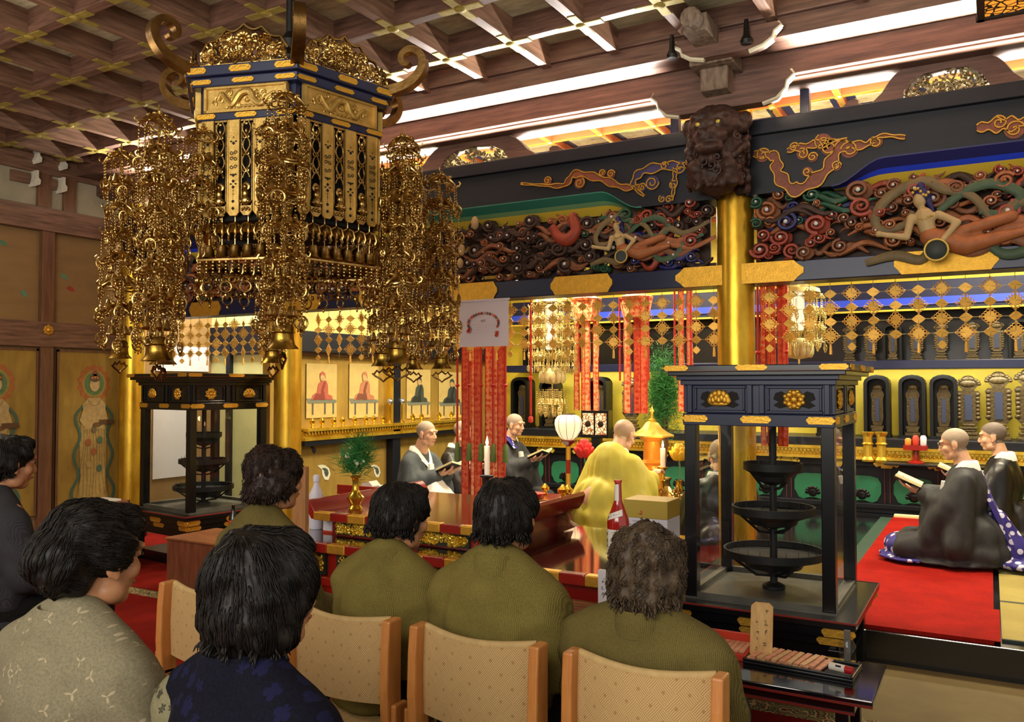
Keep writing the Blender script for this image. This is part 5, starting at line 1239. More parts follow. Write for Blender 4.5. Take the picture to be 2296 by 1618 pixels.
def hand_mb(curl,side=1):
    q=MB();q.sph((0,.045,0),(.039,.052,.014));q.cap((0,-.03,0),(0,.03,0),.025,.028)
    for k,(x,L) in enumerate(((-.029,.066),(-.010,.075),(.010,.07),(.028,.054))):
        x*=side;p=V(x,.086,0);a=-.15
        for sgl in (.45,.32,.26):
            a2=a-curl*(.5+.25*(k>1));n=p+V(x*.12*sgl,math.cos(a2),math.sin(a2))*L*sgl;q.cap(p,n,.0092 if sgl>.4 else .0082,.0078,10);p=n;a=a2
    p=V(-.028*side,.015,-.004);n=p+V(-.03*side,.03,-.008);q.cap(p,n,.014,.011,10);m=n+V(-.008*side,.028,-.012*curl-.004);q.cap(n,m,.0105,.0085,10)
    return remesh(q,.0042,2)
HANDR=hand_mb(.5,1);HANDL=hand_mb(.5,-1)
def addmb(dst,src,mat):
    c=MB();c.v=[tuple(mat@Vector(p)) for p in src.v];c.f=list(src.f);c.mi=list(src.mi);return merge(dst,c)
def face_parts(o,H,brow=True,eye=EYED):
    for s in (-1,1):
        q=MB();q.sph((s*.031,.0915,.011),(.0125,.005,.0055),12,8);e=q.build('eye',eye,o,smooth=60);e.matrix_local=H
        if brow: q=MB();q.tube([(s*(.014+.008*t),.0945-.0035*t,.033+.004*math.sin(t)) for t in range(5)],[.002,.0035,.0035,.003,.001],6);e=q.build('eyebrow',HBLK,o,smooth=60);e.matrix_local=H
    q=MB();q.tube([(-.022,.089,-.061),(-.01,.098,-.059),(0,.0995,-.061),(.01,.098,-.059),(.022,.089,-.061)],[.001,.0042,.0045,.0042,.001],6,flat=.8);e=q.build('lips',LIPS,o,smooth=60);e.matrix_local=H
def stubble(o,H,mat):
    q=MB();use={}
    for f in HEADM.f:
        c=sum((Vector(HEADM.v[i]) for i in f),Vector())/len(f)
        if c.z>(.005+.85*max(0,c.y) if c.y>-.01 else -.055) and not (abs(c.x)>.071 and c.z<.02 and c.y>-.03):
            idx=[]
            for i in f:
                if i not in use: use[i]=len(q.v);p=Vector(HEADM.v[i]);q.v.append(tuple(p+(p-Vector((0,-.01,.02))).normalized()*.0016))
                idx.append(use[i])
            q.f.append(tuple(idx));q.mi.append(0)
    e=q.build('shaved_hair',mat,o,smooth=180);e.matrix_local=H
def hair(o,H,style,mat,seed,size=1.0):
    r=random.Random(seed);q=MB()
    q.sph((0,-.018,.036),(.088,.104,.092),24,16);q.sph((0,.045,.088),(.066,.045,.034))
    whorl=Vector((.01,-.06,.13))
    if style=='bob':
        q.sph((0,-.055,-.01),(.083,.066,.085));
        for s in (-1,1): q.sph((s*.072,-.02,-.002),(.026,.055,.07));q.sph((s*.07,.035,.04),(.024,.04,.05))
    elif style=='longbob':
        q.sph((0,-.055,-.02),(.088,.068,.1));q.sph((0,-.045,-.07),(.078,.058,.065))
        for s in (-1,1): q.sph((s*.074,-.02,-.02),(.03,.058,.085));q.sph((s*.07,.035,.035),(.026,.042,.06))
    elif style=='crop':
        q.sph((0,-.058,-.015),(.08,.06,.085));
        for s in (-1,1): q.sph((s*.07,-.025,.01),(.024,.05,.055));q.sph((s*.066,.035,.05),(.022,.04,.04))
    elif style=='perm':
        q.sph((0,-.05,-.02),(.092,.075,.092));q.sph((0,-.02,.06),(.094,.1,.08))
        for s in (-1,1): q.sph((s*.074,-.015,.0),(.034,.06,.075));q.sph((s*.066,.045,.05),(.032,.04,.05))
    elif style=='updo':
        q.sph((0,-.03,.06),(.098,.11,.085));q.sph((0,-.105,.0),(.085,.07,.075));q.sph((0,-.07,-.045),(.07,.06,.05));q.sph((0,.05,.088),(.08,.045,.045))
        for s in (-1,1): q.sph((s*.068,-.01,.03),(.034,.07,.055))
        whorl=Vector((0,.1,.075))
    q.v=[(x*size,y*size,z*size) for x,y,z in q.v]
    q=remesh(q,.008,5)
    amp=.007 if style!='perm' else .012
    warp(q,lambda p:p+(p-Vector((0,-.02,.02))).normalized()*(amp*1.25*noise.noise(p*26+Vector((seed,0,0)))+amp*.6*noise.noise(p*60)))
    bv=BVHTree.FromPolygons([Vector(p) for p in q.v],q.f);whorl=whorl*size
    n=1000 if style!='perm' else 1000
    for k in range(n):
        a=r.uniform(0,2*PI);u=r.uniform(-.75,1);d=Vector((math.sqrt(1-u*u)*math.cos(a),math.sqrt(1-u*u)*math.sin(a),u))
        hit=bv.find_nearest(Vector((0,-.02,.03))+d*.14)
        p=hit[0].copy();nm=hit[1];pts=[];L=r.uniform(.045,.1) if style!='perm' else r.uniform(.03,.06);ph=r.uniform(0,6);cu=.006 if style=='perm' else .0012
        st=7
        for i in range(st+1):
            t=(p-whorl);t=t-nm*t.dot(nm)
            if style!='updo': t=t.normalized()*.7+Vector((0,0,-.6)) if t.length>1e-5 else Vector((0,0,-1))
            else: t=Vector((0,-.8,.12)) if p.y>-.1 else Vector((0,-.1,-.4))
            t=t-nm*t.dot(nm)
            if t.length<1e-5: break
            t.normalize();sd=t.cross(nm)
            off=(.0015+(.012 if style=='perm' else .004)*r.random()*(i/st))*(1 if i else .0)
            pts.append(p+nm*off+sd*cu*math.sin(ph+i*1.7))
            p=p+t*L/st+sd*r.uniform(-.0015,.0015);h2=bv.find_nearest(p)
            if h2[0] is None: break
            p=h2[0].copy();nm=h2[1]
        if len(pts)>3:
            w_=r.uniform(.0011,.0024) if style!='perm' else r.uniform(.0010,.0022);m_=len(pts)
            q.tube(pts,[w_*(.55+.45*math.sin(PI*min(1,.15+i/m_)))*(1-.75*(i/m_)**3) for i in range(m_)],3)
    # loose ends at the nape and around the outline
    if style!='updo':
        for k in range(260):
            a=r.uniform(0,2*PI);z=r.uniform(-.085,-.04) if style!='longbob' else r.uniform(-.125,-.07);h2=bv.find_nearest(Vector((.1*math.cos(a),-.05+.09*math.sin(a),z*size)))
            p,nm=h2[0],h2[1]
            if p.y>.03*size: continue
            e=p+nm*.008+Vector((r.uniform(-.01,.01),r.uniform(-.01,.006),-r.uniform(.01,.024)));q.tube([p-nm*.004,(p+e)/2+nm*.005,e],[.003,.0022,.0004],3)
    e=q.build('hair',mat,o,smooth=180);e.matrix_local=H;return e
# ---- cloth
def cloth_mat(name,a,b_,scale=1,weave=True,rough=.9):
    m,t=new_mat(name,rough,spec=.15);v=t.coord((1,1,1))
    w_=t.add('ShaderNodeTexWave');w_.wave_type='BANDS';w_.bands_direction='X';w_.inputs['Scale'].default_value=70*scale;w_.inputs['Distortion'].default_value=2.5;w_.inputs['Detail'].default_value=2;t.ln(v,w_.inputs[0])
    n=t.noise(v,220,3,.7);n2=t.noise(v,7,3,.5)
    f=t.math('ADD',t.math('MULTIPLY',w_.outputs['Fac'],.22),t.math('ADD',t.math('MULTIPLY',n,.45),t.math('MULTIPLY',n2,.33)));t.ln(t.ramp(f,[(.3,a),(.7,b_)]),t.base);t.bump(f,.35,.003);return m
OLIVE=cloth_mat('olive slubbed cotton','4e4420','7d7038');OLIVE2=cloth_mat('olive slubbed cotton darker','453c1e','6c6032')
DARKC=cloth_mat('charcoal jacket cloth','26262a','3e3d40');BLKC=cloth_mat('black skirt cloth','0c0b0b','1a1817')
def star_mat(name,base_a,base_b,motif,scale,kind):
    m,t=new_mat(name,.9,spec=.15);v=t.coord((1,.75,1));vo=t.add('ShaderNodeTexVoronoi');vo.inputs['Scale'].default_value=scale;vo.inputs['Randomness'].default_value=.75;t.ln(v,vo.inputs['Vector'])
    sub=t.add('ShaderNodeVectorMath',operation='SUBTRACT');sc=t.add('ShaderNodeVectorMath',operation='SCALE');t.ln(vo.outputs['Position'],sub.inputs[1]);t.ln(v,sub.inputs[0])
    sx=t.add('ShaderNodeSeparateXYZ');t.ln(sub.outputs[0],sx.inputs[0]);ang=t.math('ARCTAN2',sx.outputs[2],sx.outputs[0]);cs=t.add('ShaderNodeSeparateColor');t.ln(vo.outputs['Color'],cs.inputs[0])
    ang=t.math('ADD',ang,t.math('MULTIPLY',cs.outputs[0],6.28 if kind!='leopard' else 3))
    lobes=t.math('POWER',t.math('ABSOLUTE',t.math('COSINE',t.math('MULTIPLY',ang,1.5 if kind=='crane' else 2.5))),5 if kind=='crane' else .6)
    rad=t.math('ADD',t.math('MULTIPLY',lobes,.3 if kind=='crane' else .2),.035 if kind=='crane' else .2)
    inside=t.math('LESS_THAN',vo.outputs['Distance'],rad)
    n=t.noise(v,180,3,.7);base=t.ramp(n,[(.3,base_a),(.7,base_b)]);t.ln(t.mix(t.math('MULTIPLY',inside,.75),base,motif),t.base);t.bump(n,.3,.003);return m
CRANE=star_mat('sage kimono with pale bird motifs','6b6450','857c62','a99a7c',23,'crane')
FLOR=star_mat('black navy floral jacket','08080f','101020','171838',22,'f');LEOP=star_mat('leopard spotted sleeve','6b664c','7d775a','14131c',38,'f')
def seated(name,label,x,y,rz,top,jm,hs,hm,seed,lean=.04,wide=1.0,turn=0,nod=0,skirt=None,sleeve=None,collar=None,hsize=1.0,group=None,skin=SKIN):
    k=(top-.45)/(1.245-.45)
    def zz(z): return .45+(z-.45)*k if z>.45 else z
    def P(px,py,pz): return V(px*wide,py+lean*max(0,(pz-.5)/.5),zz(pz))
    hc=P(0,.025,1.125);H=Matrix.Translation(hc)@Matrix.Rotation(turn,4,'Z')@Matrix.Rotation(-nod,4,'X')
    body=MB();addmb(body,HEADF,H)
    t=MB();t.cap(P(0,-.01,.97),P(0,-.005,1.03),.05,.048);t.sph(tuple(P(0,0,.8)),(.14*wide,.1,.2*k));t.sph(tuple(P(0,0,.56)),(.15*wide,.11,.13))
    for s in (-1,1):
        t.cap(P(s*.13,0,.93),P(s*.18,.06,.69),.045,.04);t.cap(P(s*.18,.06,.69),P(s*.09,.31,.6),.04,.028)
        t.cap(P(s*.08,.02,.5),V(s*.09,.42,.5),.08,.06);t.cap(V(s*.09,.42,.48),V(s*.09,.44,.1),.055,.035);t.cap(V(s*.09,.42,.05),V(s*.09,.58,.04),.035,.03)
    merge(body,remesh(t,.014,3))
    addmb(body,HANDR,Matrix.Translation(P(.095,.315,.6))@Matrix.Rotation(.7,4,'Z')@Matrix.Rotation(-.25,4,'X'));addmb(body,HANDL,Matrix.Translation(P(-.095,.315,.615))@Matrix.Rotation(-.7,4,'Z')@Matrix.Rotation(-.25,4,'X'))
    o=body.build('person',skin,smooth=180);o.location=(x,y,0);o.rotation_euler=(0,0,rz);tag(o,label,'person',group)
    face_parts(o,H)
    hair(o,H,hs,hm,seed,hsize)
    q=MB();q.sph(tuple(P(0,-.005,.6)),(.175*wide,.14,.17));q.sph(tuple(P(0,-.015,.78)),(.175*wide,.125,.2*k));q.sph(tuple(P(0,-.035,.87)),(.15*wide,.1,.11*k));q.cap(P(0,-.02,.9),P(0,-.02,1.0),.09,.06)
    for s in (-1,1):
        q.cap(P(s*.035,-.02,.985),P(s*.15,-.008,.875),.058,.084);q.cap(P(s*.06,-.02,.93),P(s*.15,-.0,.84),.07,.088)
        q.cap(P(s*.15,-.008,.875),P(s*.178,.05,.68),.084,.082);q.cap(P(s*.178,.05,.68),P(s*.10,.28,.6),.08,.068);q.cap(P(s*.14,.2,.62),P(s*.12,.24,.5),.06,.05)
    q.sph(tuple(P(0,.0,.49)),(.185*wide,.15,.06))
    q=remesh(q,.011,9,.6)
    def fold(p):
        n=noise.noise(Vector((p.x*5+seed,p.y*5,p.z*2.6)))*.017+noise.noise(Vector((p.x*15+seed,p.y*12,p.z*6)))*.008
        arm=max(0,min(1,(abs(p.x)-.1*wide)/.06));n+=.005*math.sin((p.z*60+p.y*34)+2.5*math.sin(p.x*22))*arm*(.4+.6*(p.z<.86))
        c=max(0,1-abs(abs(p.x)-.135*wide)/.03)*(1 if p.y<.02 else 0)*max(0,min(1,(.82-p.z)/.14));n-=.010*c
        d=Vector((p.x,p.y-.02,0));return p+(d.normalized() if d.length>1e-4 else Vector((0,0,1)))*n
    warp(q,fold)
    jk=q.build('jacket',jm,o,smooth=180)
    if sleeve:
        q2=MB();q2.cap(P(-.15,-.01,.86),P(-.178,.05,.68),.09,.096);q2.cap(P(-.178,.05,.68),P(-.105,.27,.6),.096,.08);q2=remesh(q2,.011,3);q2.build('sleeve',sleeve,o,smooth=180)
    cz=P(0,-.015,1.0);q=MB();n=28;ring=[]
    for i in range(n):
        a=2*PI*i/n;rr=.066+.006*math.sin(a*3+seed);drop=.055*max(0,math.sin(a))**1.5
        c=cz+V(rr*1.05*math.cos(a),rr*1.0*math.sin(a)+.0,-.012-drop);out=V(math.cos(a),math.sin(a),0)
        ring.append([c+out*.024+V(0,0,-.035),c+out*.016+V(0,0,.022),c+out*.008+V(0,0,.032),c+out*.0+V(0,0,.022),c+out*.0+V(0,0,-.03)])
    q.loft(ring+[ring[0]],caps=False);q.build('collar',collar or jm,o,smooth=60)
    q=MB();
    for s in (-1,1): q.cap(P(s*.085,.0,.5),V(s*.1,.42,.5),.105,.085);q.cap(V(s*.1,.42,.48),V(s*.1,.43,.16),.085,.075)
    q.sph((0,.2,.49),(.14,.22,.07));q.cap(V(0,.43,.44),V(0,.42,.18),.09,.08);q=remesh(q,.014,4);warp(q,lambda p:p+V(0,.008*noise.noise(p*9),.004*noise.noise(p*14)));q.build('skirt',skirt or BLKC,o,smooth=180)
    for s in (-1,1):
        q=MB();q.cap(V(s*.09,.41,.05),V(s*.09,.6,.045),.045,.038);q.sph((s*.09,.5,.025),(.045,.13,.022));q=remesh(q,.01,2);q.build('shoe',BLACK,o,smooth=180)
    return o
seated('person','woman in olive jacket with short dark curly permed hair, behind the floral jacketed woman',-2.39,2.3,-.05,1.262,OLIVE2,'perm',HBRN,41,wide=.98,turn=-.25,hsize=.94)
seated('person','woman in olive jacket with black short hair, on the chair left of centre',-1.785,2.25,-.06,1.158,OLIVE,'bob',HBLK,42,wide=.93,lean=.07,turn=-.3,nod=.15,hsize=.92)
seated('person','woman in olive jacket with smooth black hair, centre of the front row of chairs',-1.32,2.22,-.02,1.21,OLIVE,'bob',HBLK,43,wide=1.05,turn=-.05,hsize=.94)
seated('person','woman in olive jacket with tousled ashen brown hair, in front of the right glass case',-.83,2.2,.0,1.078,OLIVE2,'perm',HASH,44,lean=.0,wide=1.12,turn=.08,hsize=.98)
seated('person','woman with black bobbed hair in a dark navy floral jacket, near the bottom centre left',-1.30,1.2,-.12,1.186,FLOR,'longbob',HBLK,45,wide=1.08,turn=-.2,sleeve=LEOP,hsize=1.07,collar=FLOR,lean=.03)
seated('person','woman with black upswept hair in a sage kimono with pale bird motifs',-1.875,1.2,-.02,1.2,CRANE,'updo',HBLK,46,wide=1.2,turn=-.05,nod=.12,hsize=.97,skirt=CRANE,lean=.05)
seated('person','woman with short black hair in a charcoal jacket, cut off by the left photo edge',-3.80,2.1,-.1,1.285,DARKC,'crop',HBLK,47,turn=-.12,nod=.12,hsize=.98)
# ---- priests
ROBE=M('charcoal gauze robe','26272b',.7,var=.25,scale=12,bump=.1,bscale=60);ROBEB=M('slate robe','3a4146',.75,var=.15,scale=10,bump=.1,bscale=60);ROBEK=M('glossy black robe','131214',.4,var=.3,scale=10)
WHC=M('white cotton','dcdad4',.8,var=.05,scale=10);MUST=M('mustard silk robe','c9bc44',.6,var=.1,scale=5,bump=.1,bscale=30)
def dots_mat(name,base,dot,scale):
    m,t=new_mat(name,.7);v=t.coord();vo=t.add('ShaderNodeTexVoronoi');vo.inputs['Scale'].default_value=scale;vo.inputs['Randomness'].default_value=.55;t.ln(v,vo.inputs['Vector']);t.ln(t.mix(t.math('LESS_THAN',vo.outputs['Distance'],.36),base,dot),t.base);return m
PURDOT=dots_mat('purple brocade with white dots','2a2078','c8c4dc',17)
def priest(label,x,y,z0,rz,robe,stub,seed,lean=.06,nod=.25,collar=True,skin=SKINP,book=True,hat=.95,glasses=False,lap=None,spread=1.0,kesa=None,arms=True,turn=0,reach=None,full=0):
    k=hat/.95
    def P(a,b_,c): return V(a,b_+lean*max(0,(c-.2)/.5),c*k)
    hc=P(0,.03,.835);H=Matrix.Translation(hc)@Matrix.Rotation(turn,4,'Z')@Matrix.Rotation(-nod,4,'X')
    body=MB();addmb(body,HEADM,H);t=MB()
    t.cap(P(0,-.015,.68),P(0,-.005,.76),.06,.055);t.sph(tuple(P(0,-.01,.52)),(.16,.11,.2));t.sph((0,-.05,.24),(.17,.15,.13))
    wr={};
    for s in (-1,1):
        wrist=P(s*.06,.30,.50) if not reach else P(*reach[0 if s<0 else 1]);wr[s]=wrist
        el=P(s*.22,.1,.44);t.cap(P(s*.13,-.01,.59),el,.05,.042);t.cap(el,wrist,.042,.03)
        t.cap((s*.09,-.02,.2),(s*.14,.36,.12),.1,.075);t.cap((s*.14,.36,.08),(s*.09,-.1,.06),.06,.045)
    merge(body,remesh(t,.014,3))
    for s,hm in ((1,HANDR),(-1,HANDL)):
        addmb(body,hm,Matrix.Translation(wr[s])@Matrix.Rotation(s*.15,4,'Z')@Matrix.Rotation(.35,4,'X')@Matrix.Rotation(PI if book else 0,4,'Y'))
    o=body.build('person',skin,smooth=180,loc=(x,y,z0));o.rotation_euler=(0,0,rz);tag(o,label,'person')
    face_parts(o,H);stubble(o,H,stub)
    q=MB();q.sph(tuple(P(0,-.02,.48)),(.2,.15,.26));q.cap(P(0,-.03,.6),P(0,-.03,.64),.09*k,.06*k);q.sph((0,-.05,.2),(.25,.22,.2) if not full else (.24,.15,.2));q.sph(tuple(P(0,.1,.3)),(.2,.2,.22))
    for s in (-1,1):
        q.cap(P(s*.05,-.025,.64),P(s*.16,-.005,.58),.06*k,.09);q.cap(P(s*.16,-.005,.58),P(s*.25,.06,.16),.09,.115 if not full else .15)
        el=P(s*.22,.09,.42);q.cap(P(s*.17,0,.58),el,.085,.1);q.cap(el,wr[s]+V(s*.02,-.06,-.03),.1,.072)
        q.cap(el+V(0,.03,-.05),V(s*.2,.22,.2),.1,.09);q.cap(wr[s]+V(s*.05,-.1,-.06),V(s*.13,.24,.22),.065,.07)
    q.cap((-.15,.37,.11),(.15,.37,.11),.12,.12);q.sph((0,.12,.12),(.29*spread,.35*spread,.13));q.sph((0,-.08,.1),(.29*spread,.22 if not full else .16,.12));q.sph((0,.08,.03),(.34*spread,.40*spread,.03))
    q=remesh(q,.012,22,.6)
    def fold(p):
        f=max(0,min(1,(.62-p.z)/.45));a=math.atan2(p.x,p.y-.05)
        n=.020*f*noise.noise(Vector((p.x*11+seed,p.y*11,p.z*2.2)))+.010*f*math.sin(a*13+seed+2.5*noise.noise(p*3))+.006*noise.noise(Vector((p.x*24,p.y*24,p.z*7+seed)))
        d=Vector((p.x,p.y-.05,.0));r_=p+(d.normalized() if d.length>1e-3 else Vector((0,0,0)))*n;r_.z=max(.006,r_.z);return r_
    warp(q,fold);q.build('robe',robe,o,smooth=180)
    if collar:
        q=MB();n=24;ring=[];cz=P(0,-.022,.715)
        for i in range(n+1):
            a=-PI*1.5+2*PI*i/n;front=max(0,math.sin(a));rr=.08
            c=cz+V(rr*1.05*math.cos(a)*(1-.55*front**2),rr*math.sin(a)+.015*front+lean*0,-.16*front**1.6);ou=V(math.cos(a),math.sin(a),0);w_=.062-.02*front
            ring.append([c+ou*.036+V(0,0,-w_),c+ou*.016+V(0,0,.006),c+ou*.004+V(0,0,.012),c+ou*.0+V(0,0,-w_)])
        q.loft(ring,caps=True);q.build('white_collar',WHC,o,smooth=70)
        q=MB();q.loft([[P(-.03,.135,.57),P(.03,.135,.57),P(.03,.10,.57),P(-.03,.10,.57)],[P(-.05,.17,.4),P(.05,.17,.4),P(.05,.12,.4),P(-.05,.12,.4)],[V(-.06,.24,.2),V(.06,.24,.2),V(.06,.14,.2),V(-.06,.14,.2)]]);q.build('under_robe',WHC,o,smooth=60)
    if lap:
        q=MB();q.cap(P(.05,.17,.46),V(.12,.36,.26),.06,.17);q.sph((.1,.42,.15),(.27,.2,.14));q.sph((.16,.46,.05),(.36,.3,.045));q.cap(P(.02,.2,.42),V(.08,.4,.2),.06,.13);q.sph((.22,.3,.1),(.16,.2,.1));q=remesh(q,.012,3);warp(q,lambda p:V(p.x,p.y,max(.006,p.z))+V(.006*math.sin(p.y*70+p.x*18),.01*math.sin(p.x*36+p.z*16),0));q.build('lap_cloth',lap,o,smooth=180)
    if kesa:
        q=MB();side=kesa
        pth=catmull([P(.1*side,.1,.62),P(.11*side,-.02,.725),P(.07*side,-.12,.62),P(.02,-.175,.45),V(0,-.26,.25),V(.02,-.33,.08),V(.03,-.42,.02)],6)
        R=[]
        for i,p in enumerate(pth):
            w_=.045+.13*(i/len(pth))**1.6;hh=V(1,0,0);u=i/len(pth);nrm=V(0,-.012,.012)
            R.append([p-hh*w_+nrm,p+nrm*1.6,p+hh*w_+nrm,p+hh*w_-nrm,p-hh*w_-nrm])
        q.loft(R);q.build('brocade_stole',PURDOT,o,smooth=60)
        q=MB();q.cap((0,-.2,.36),(0,-.3,.1),.06,.12);q.sph((.0,-.36,.04),(.24,.2,.05));q.cap((.12,-.2,.2),(.16,-.3,.06),.06,.08);q=remesh(q,.012,6);warp(q,lambda p:V(p.x+.008*math.sin(p.z*30),p.y+.012*math.sin(p.x*40),max(.007,p.z)));q.build('trailing_stole',PURDOT,o,smooth=180)
        q=MB();q.sph((0,.38,.03),(.3,.22,.03));q.sph((0,.42,.1),(.17,.14,.1));q=remesh(q,.012,3);warp(q,lambda p:V(p.x,p.y+.012*math.sin(p.x*34),max(.007,p.z)));q.build('purple_skirt',PURDOT,o,smooth=180)
    if glasses:
        q=MB()
        for s in (-1,1): q.torus(.019,.0016,18,5,TR((s*.031,.104,.01)));q.tube([(s*.05,.102,.012),(s*.072,.05,.014),(s*.08,.0,.01)],.0014,5)
        q.tube([(-.012,.106,.012),(.012,.106,.012)],.0014,5);e=q.build('glasses',M('thin metal frame','8a8680',.3,.8),o,smooth=60);e.matrix_local=H
    if book:
        mw=o.matrix_basis;m=(wr[1]+wr[-1])/2+V(0,.075,.035)
        bk=thing('sutra_book','','book');bk.location=mw@m;bk.rotation_euler=(0,0,rz)
        q=MB()
        for s in (-1,1):
            mm=TR((0,0,0),.42,0,0)@TR((0,0,.0),0,s*-.28,0);q.cur=0;q.box((s*.062,.0,.012),(.12,.19,.02),mm);q.cur=1;q.box((s*.062,0,-.001),(.126,.2,.005),mm)
        q.build('pages',[M('cream book paper','d9cf9c',.8),M('dark book cover','241c16',.6)],bk,smooth=0)
        o_books.append(bk)
    return o
o_books=[]
DZ=.17
def gx(u,v,Z): p=at(u,v,Z=Z);return p.x,p.y
priest('kneeling priest with glasses and white collar, in charcoal robe on the red runner',-.17,7.12,DZ+.02,PI/2,ROBE,STUB,1,lean=.03,nod=.22,glasses=True,kesa=1,hat=1.0)
priest('kneeling priest half hidden behind the bespectacled priest on the right',.07,8.0,DZ+.02,PI/2,ROBEK,STUBD,2,lean=.02,nod=.15,hat=1.02)
priest('kneeling priest in slate robe with white lap cloth, left of the large red banner',-4.70,6.46,DZ+.01,-PI/2,ROBEB,STUB,3,lean=.08,nod=.1,hat=1.0,lap=WHC,spread=1.1)
priest('kneeling priest in glossy black robe half hidden by the large red banner',-4.75,7.24,DZ+.01,-PI/2,ROBEK,STUB,4,lean=.04,nod=.12,hat=.97)
priest('kneeling priest in black robe over purple dotted skirt, right of the large red banner',-4.54,7.95,DZ+.01,-PI/2,ROBE,STUB,5,lean=.04,nod=.15,hat=1.03,kesa=1)
bl=['cream paged sutra book held by the bespectacled kneeling priest','cream paged sutra book held by the far right kneeling priest','cream paged sutra book held by the slate robed priest','sutra book held by the priest behind the large red banner','sutra book held by the priest with purple dotted skirt']
for b_,l in zip(o_books,bl): b_['label']=l
p=at(1622,1120,Y=6.0)
priest('kneeling dark robed attendant with white collar, partly behind the right glass case',p.x,p.y,DZ+.01,.5,ROBEK,STUB,7,book=False,hat=.93,nod=.2)
# officiant in mustard robe on his platform
OX,OY=at(1372,1080,Y=5.86).x,5.86
priest('officiating priest in mustard yellow robe leaning forward, seen from behind',OX-.06,OY,.43,-.3,MUST,M('bare pale scalp','b89a80',.5),8,lean=.16,nod=.5,book=False,hat=.79,spread=1.0,full=1,collar=True,turn=.05,reach=[(-.1,.33,.42),(.1,.38,.46)])
# ================================================================ chairs
CHW=wood_mat('light beech','a8642c','c98a48',3,(8,8,1.2),.4,.05)
def weave_mat():
    m,t=new_mat('beige woven chair fabric',.9,spec=.15);v=t.coord();
    br=t.add('ShaderNodeTexChecker');br.inputs['Scale'].default_value=55;t.ln(v,br.inputs['Vector'])
    w1=t.add('ShaderNodeTexWave');w1.bands_direction='X';w1.inputs['Scale'].default_value=60;w2=t.add('ShaderNodeTexWave');w2.bands_direction='Z';w2.inputs['Scale'].default_value=60
    vr=t.coord((1,1,1),rot=(0,PI/4,0));t.ln(vr,w1.inputs[0]);t.ln(vr,w2.inputs[0])
    vo=t.coord((20,0,20),rot=(0,PI/4,0));fr=t.add('ShaderNodeVectorMath',operation='FRACTION');t.ln(vo,fr.inputs[0]);ck=t.add('ShaderNodeTexChecker');ck.inputs['Scale'].default_value=1;t.ln(vo,ck.inputs['Vector'])
    sub=t.add('ShaderNodeVectorMath',operation='SUBTRACT');sub.inputs[1].default_value=(.5,0,.5);t.ln(fr.outputs[0],sub.inputs[0]);le=t.add('ShaderNodeVectorMath',operation='LENGTH');t.ln(sub.outputs[0],le.inputs[0]);dot=t.math('LESS_THAN',le.outputs['Value'],.09)
    f=t.mix(ck.outputs['Fac'],w1.outputs['Color'],w2.outputs['Color']);n=t.noise(v,3,3,.5)
    base=t.ramp(f,[(.2,'a08050'),(.8,'c9ab78')]);base=t.mix(t.math('MULTIPLY',dot,.55),base,'7a5a34');t.ln(t.mix(t.math('MULTIPLY',n,.3),base,'b98a58'),t.base);t.bump(f,.3,.004);return m
WEAVE=weave_mat()
def make_chair(label,x,y,group='beech chairs with woven backs'):
    o=thing('chair',label,'chair',(x,y,.0),0,group)
    def by(u): return -.215-.035*math.sin(PI*u)
    q=MB();n=16;R=[]
    for i in range(n+1):
        u=i/n;xx=-.205+.41*u;yy=by(u);sag=.02*math.sin(PI*u)*-1
        R.append([(xx,yy-.016,.545),(xx,yy-.02,.66),(xx,yy-.014,.785-.012*math.sin(PI*u)),(xx,yy+.006,.795-.012*math.sin(PI*u)),(xx,yy+.02,.785-.012*math.sin(PI*u)),(xx,yy+.016,.545)])
    q.loft(R);q.build('backrest',WEAVE,o,smooth=50)
    q=MB();q.tube([(-.205+.41*i/n,by(i/n),.79-.012*math.sin(PI*i/n)) for i in range(n+1)],.012,8);q.build('top_roll',M('beige fabric roll','b39562',.9,var=.1,scale=30),o,smooth=60)
    for s in (-1,1):
        q=MB();pts=[(.012,.48),(.02,.6),(.016,.72),(.008,.80)]
        R=[[(s*.222-s*.017,-.225-.03-d,z),(s*.222+s*.017,-.225-.03-d,z),(s*.222+s*.017,-.2-d*.2,z),(s*.222-s*.017,-.2-d*.2,z)] for d,z in pts]
        q.loft(R);q.build('back_post',CHW,o,smooth=0,bevel=.006)
        q=MB();q.bar((s*.222,-.235,.5),(s*.222,-.27,.0),.034,.05);q.build('leg',CHW,o,smooth=0,bevel=.005)
        q=MB();q.bar((s*.222,.2,.42),(s*.222,.23,.0),.034,.045);q.build('leg',CHW,o,smooth=0,bevel=.005)
        q=MB();q.bar((s*.222,-.24,.4),(s*.222,.22,.4),.03,.05);q.build('side_rail',CHW,o,smooth=0,bevel=.005)
        q=MB();q.bx(s*.24,s*.262,-.26,-.2,.5,.56);q.build('link_bracket',CHW,o,smooth=0,bevel=.006)
    q=MB();q.box((0,0,.42),(.41,.44,.045));q.build('seat',WEAVE,o,smooth=0,bevel=.015)
    return o
CHY=2.25
ch=make_chair('beech chair with beige woven back, middle of the three whole chairs in front',-1.255,CHY)
ch.scale=(.88,1,1)
for x,y,l in ((-1.745,CHY,'beech chair with beige woven back, under the woman left of centre'),(-.765,CHY,'beech chair with beige woven back, under the tousled haired woman at right'),(-2.34,CHY,'beech chair mostly hidden by the floral jacketed woman'),(-3.8,2.08,'beech chair under the woman cut by the left photo edge')): dup(ch,None,(x,y,.012),0,l)
ch.location.z=.012;ch.scale=(.88,1,1)
for x,l in ((-1.3,'beech chair under the floral jacketed woman'),(-1.875,'beech chair under the woman in the sage kimono')): dup(ch,None,(x,1.18,.012),0,l)
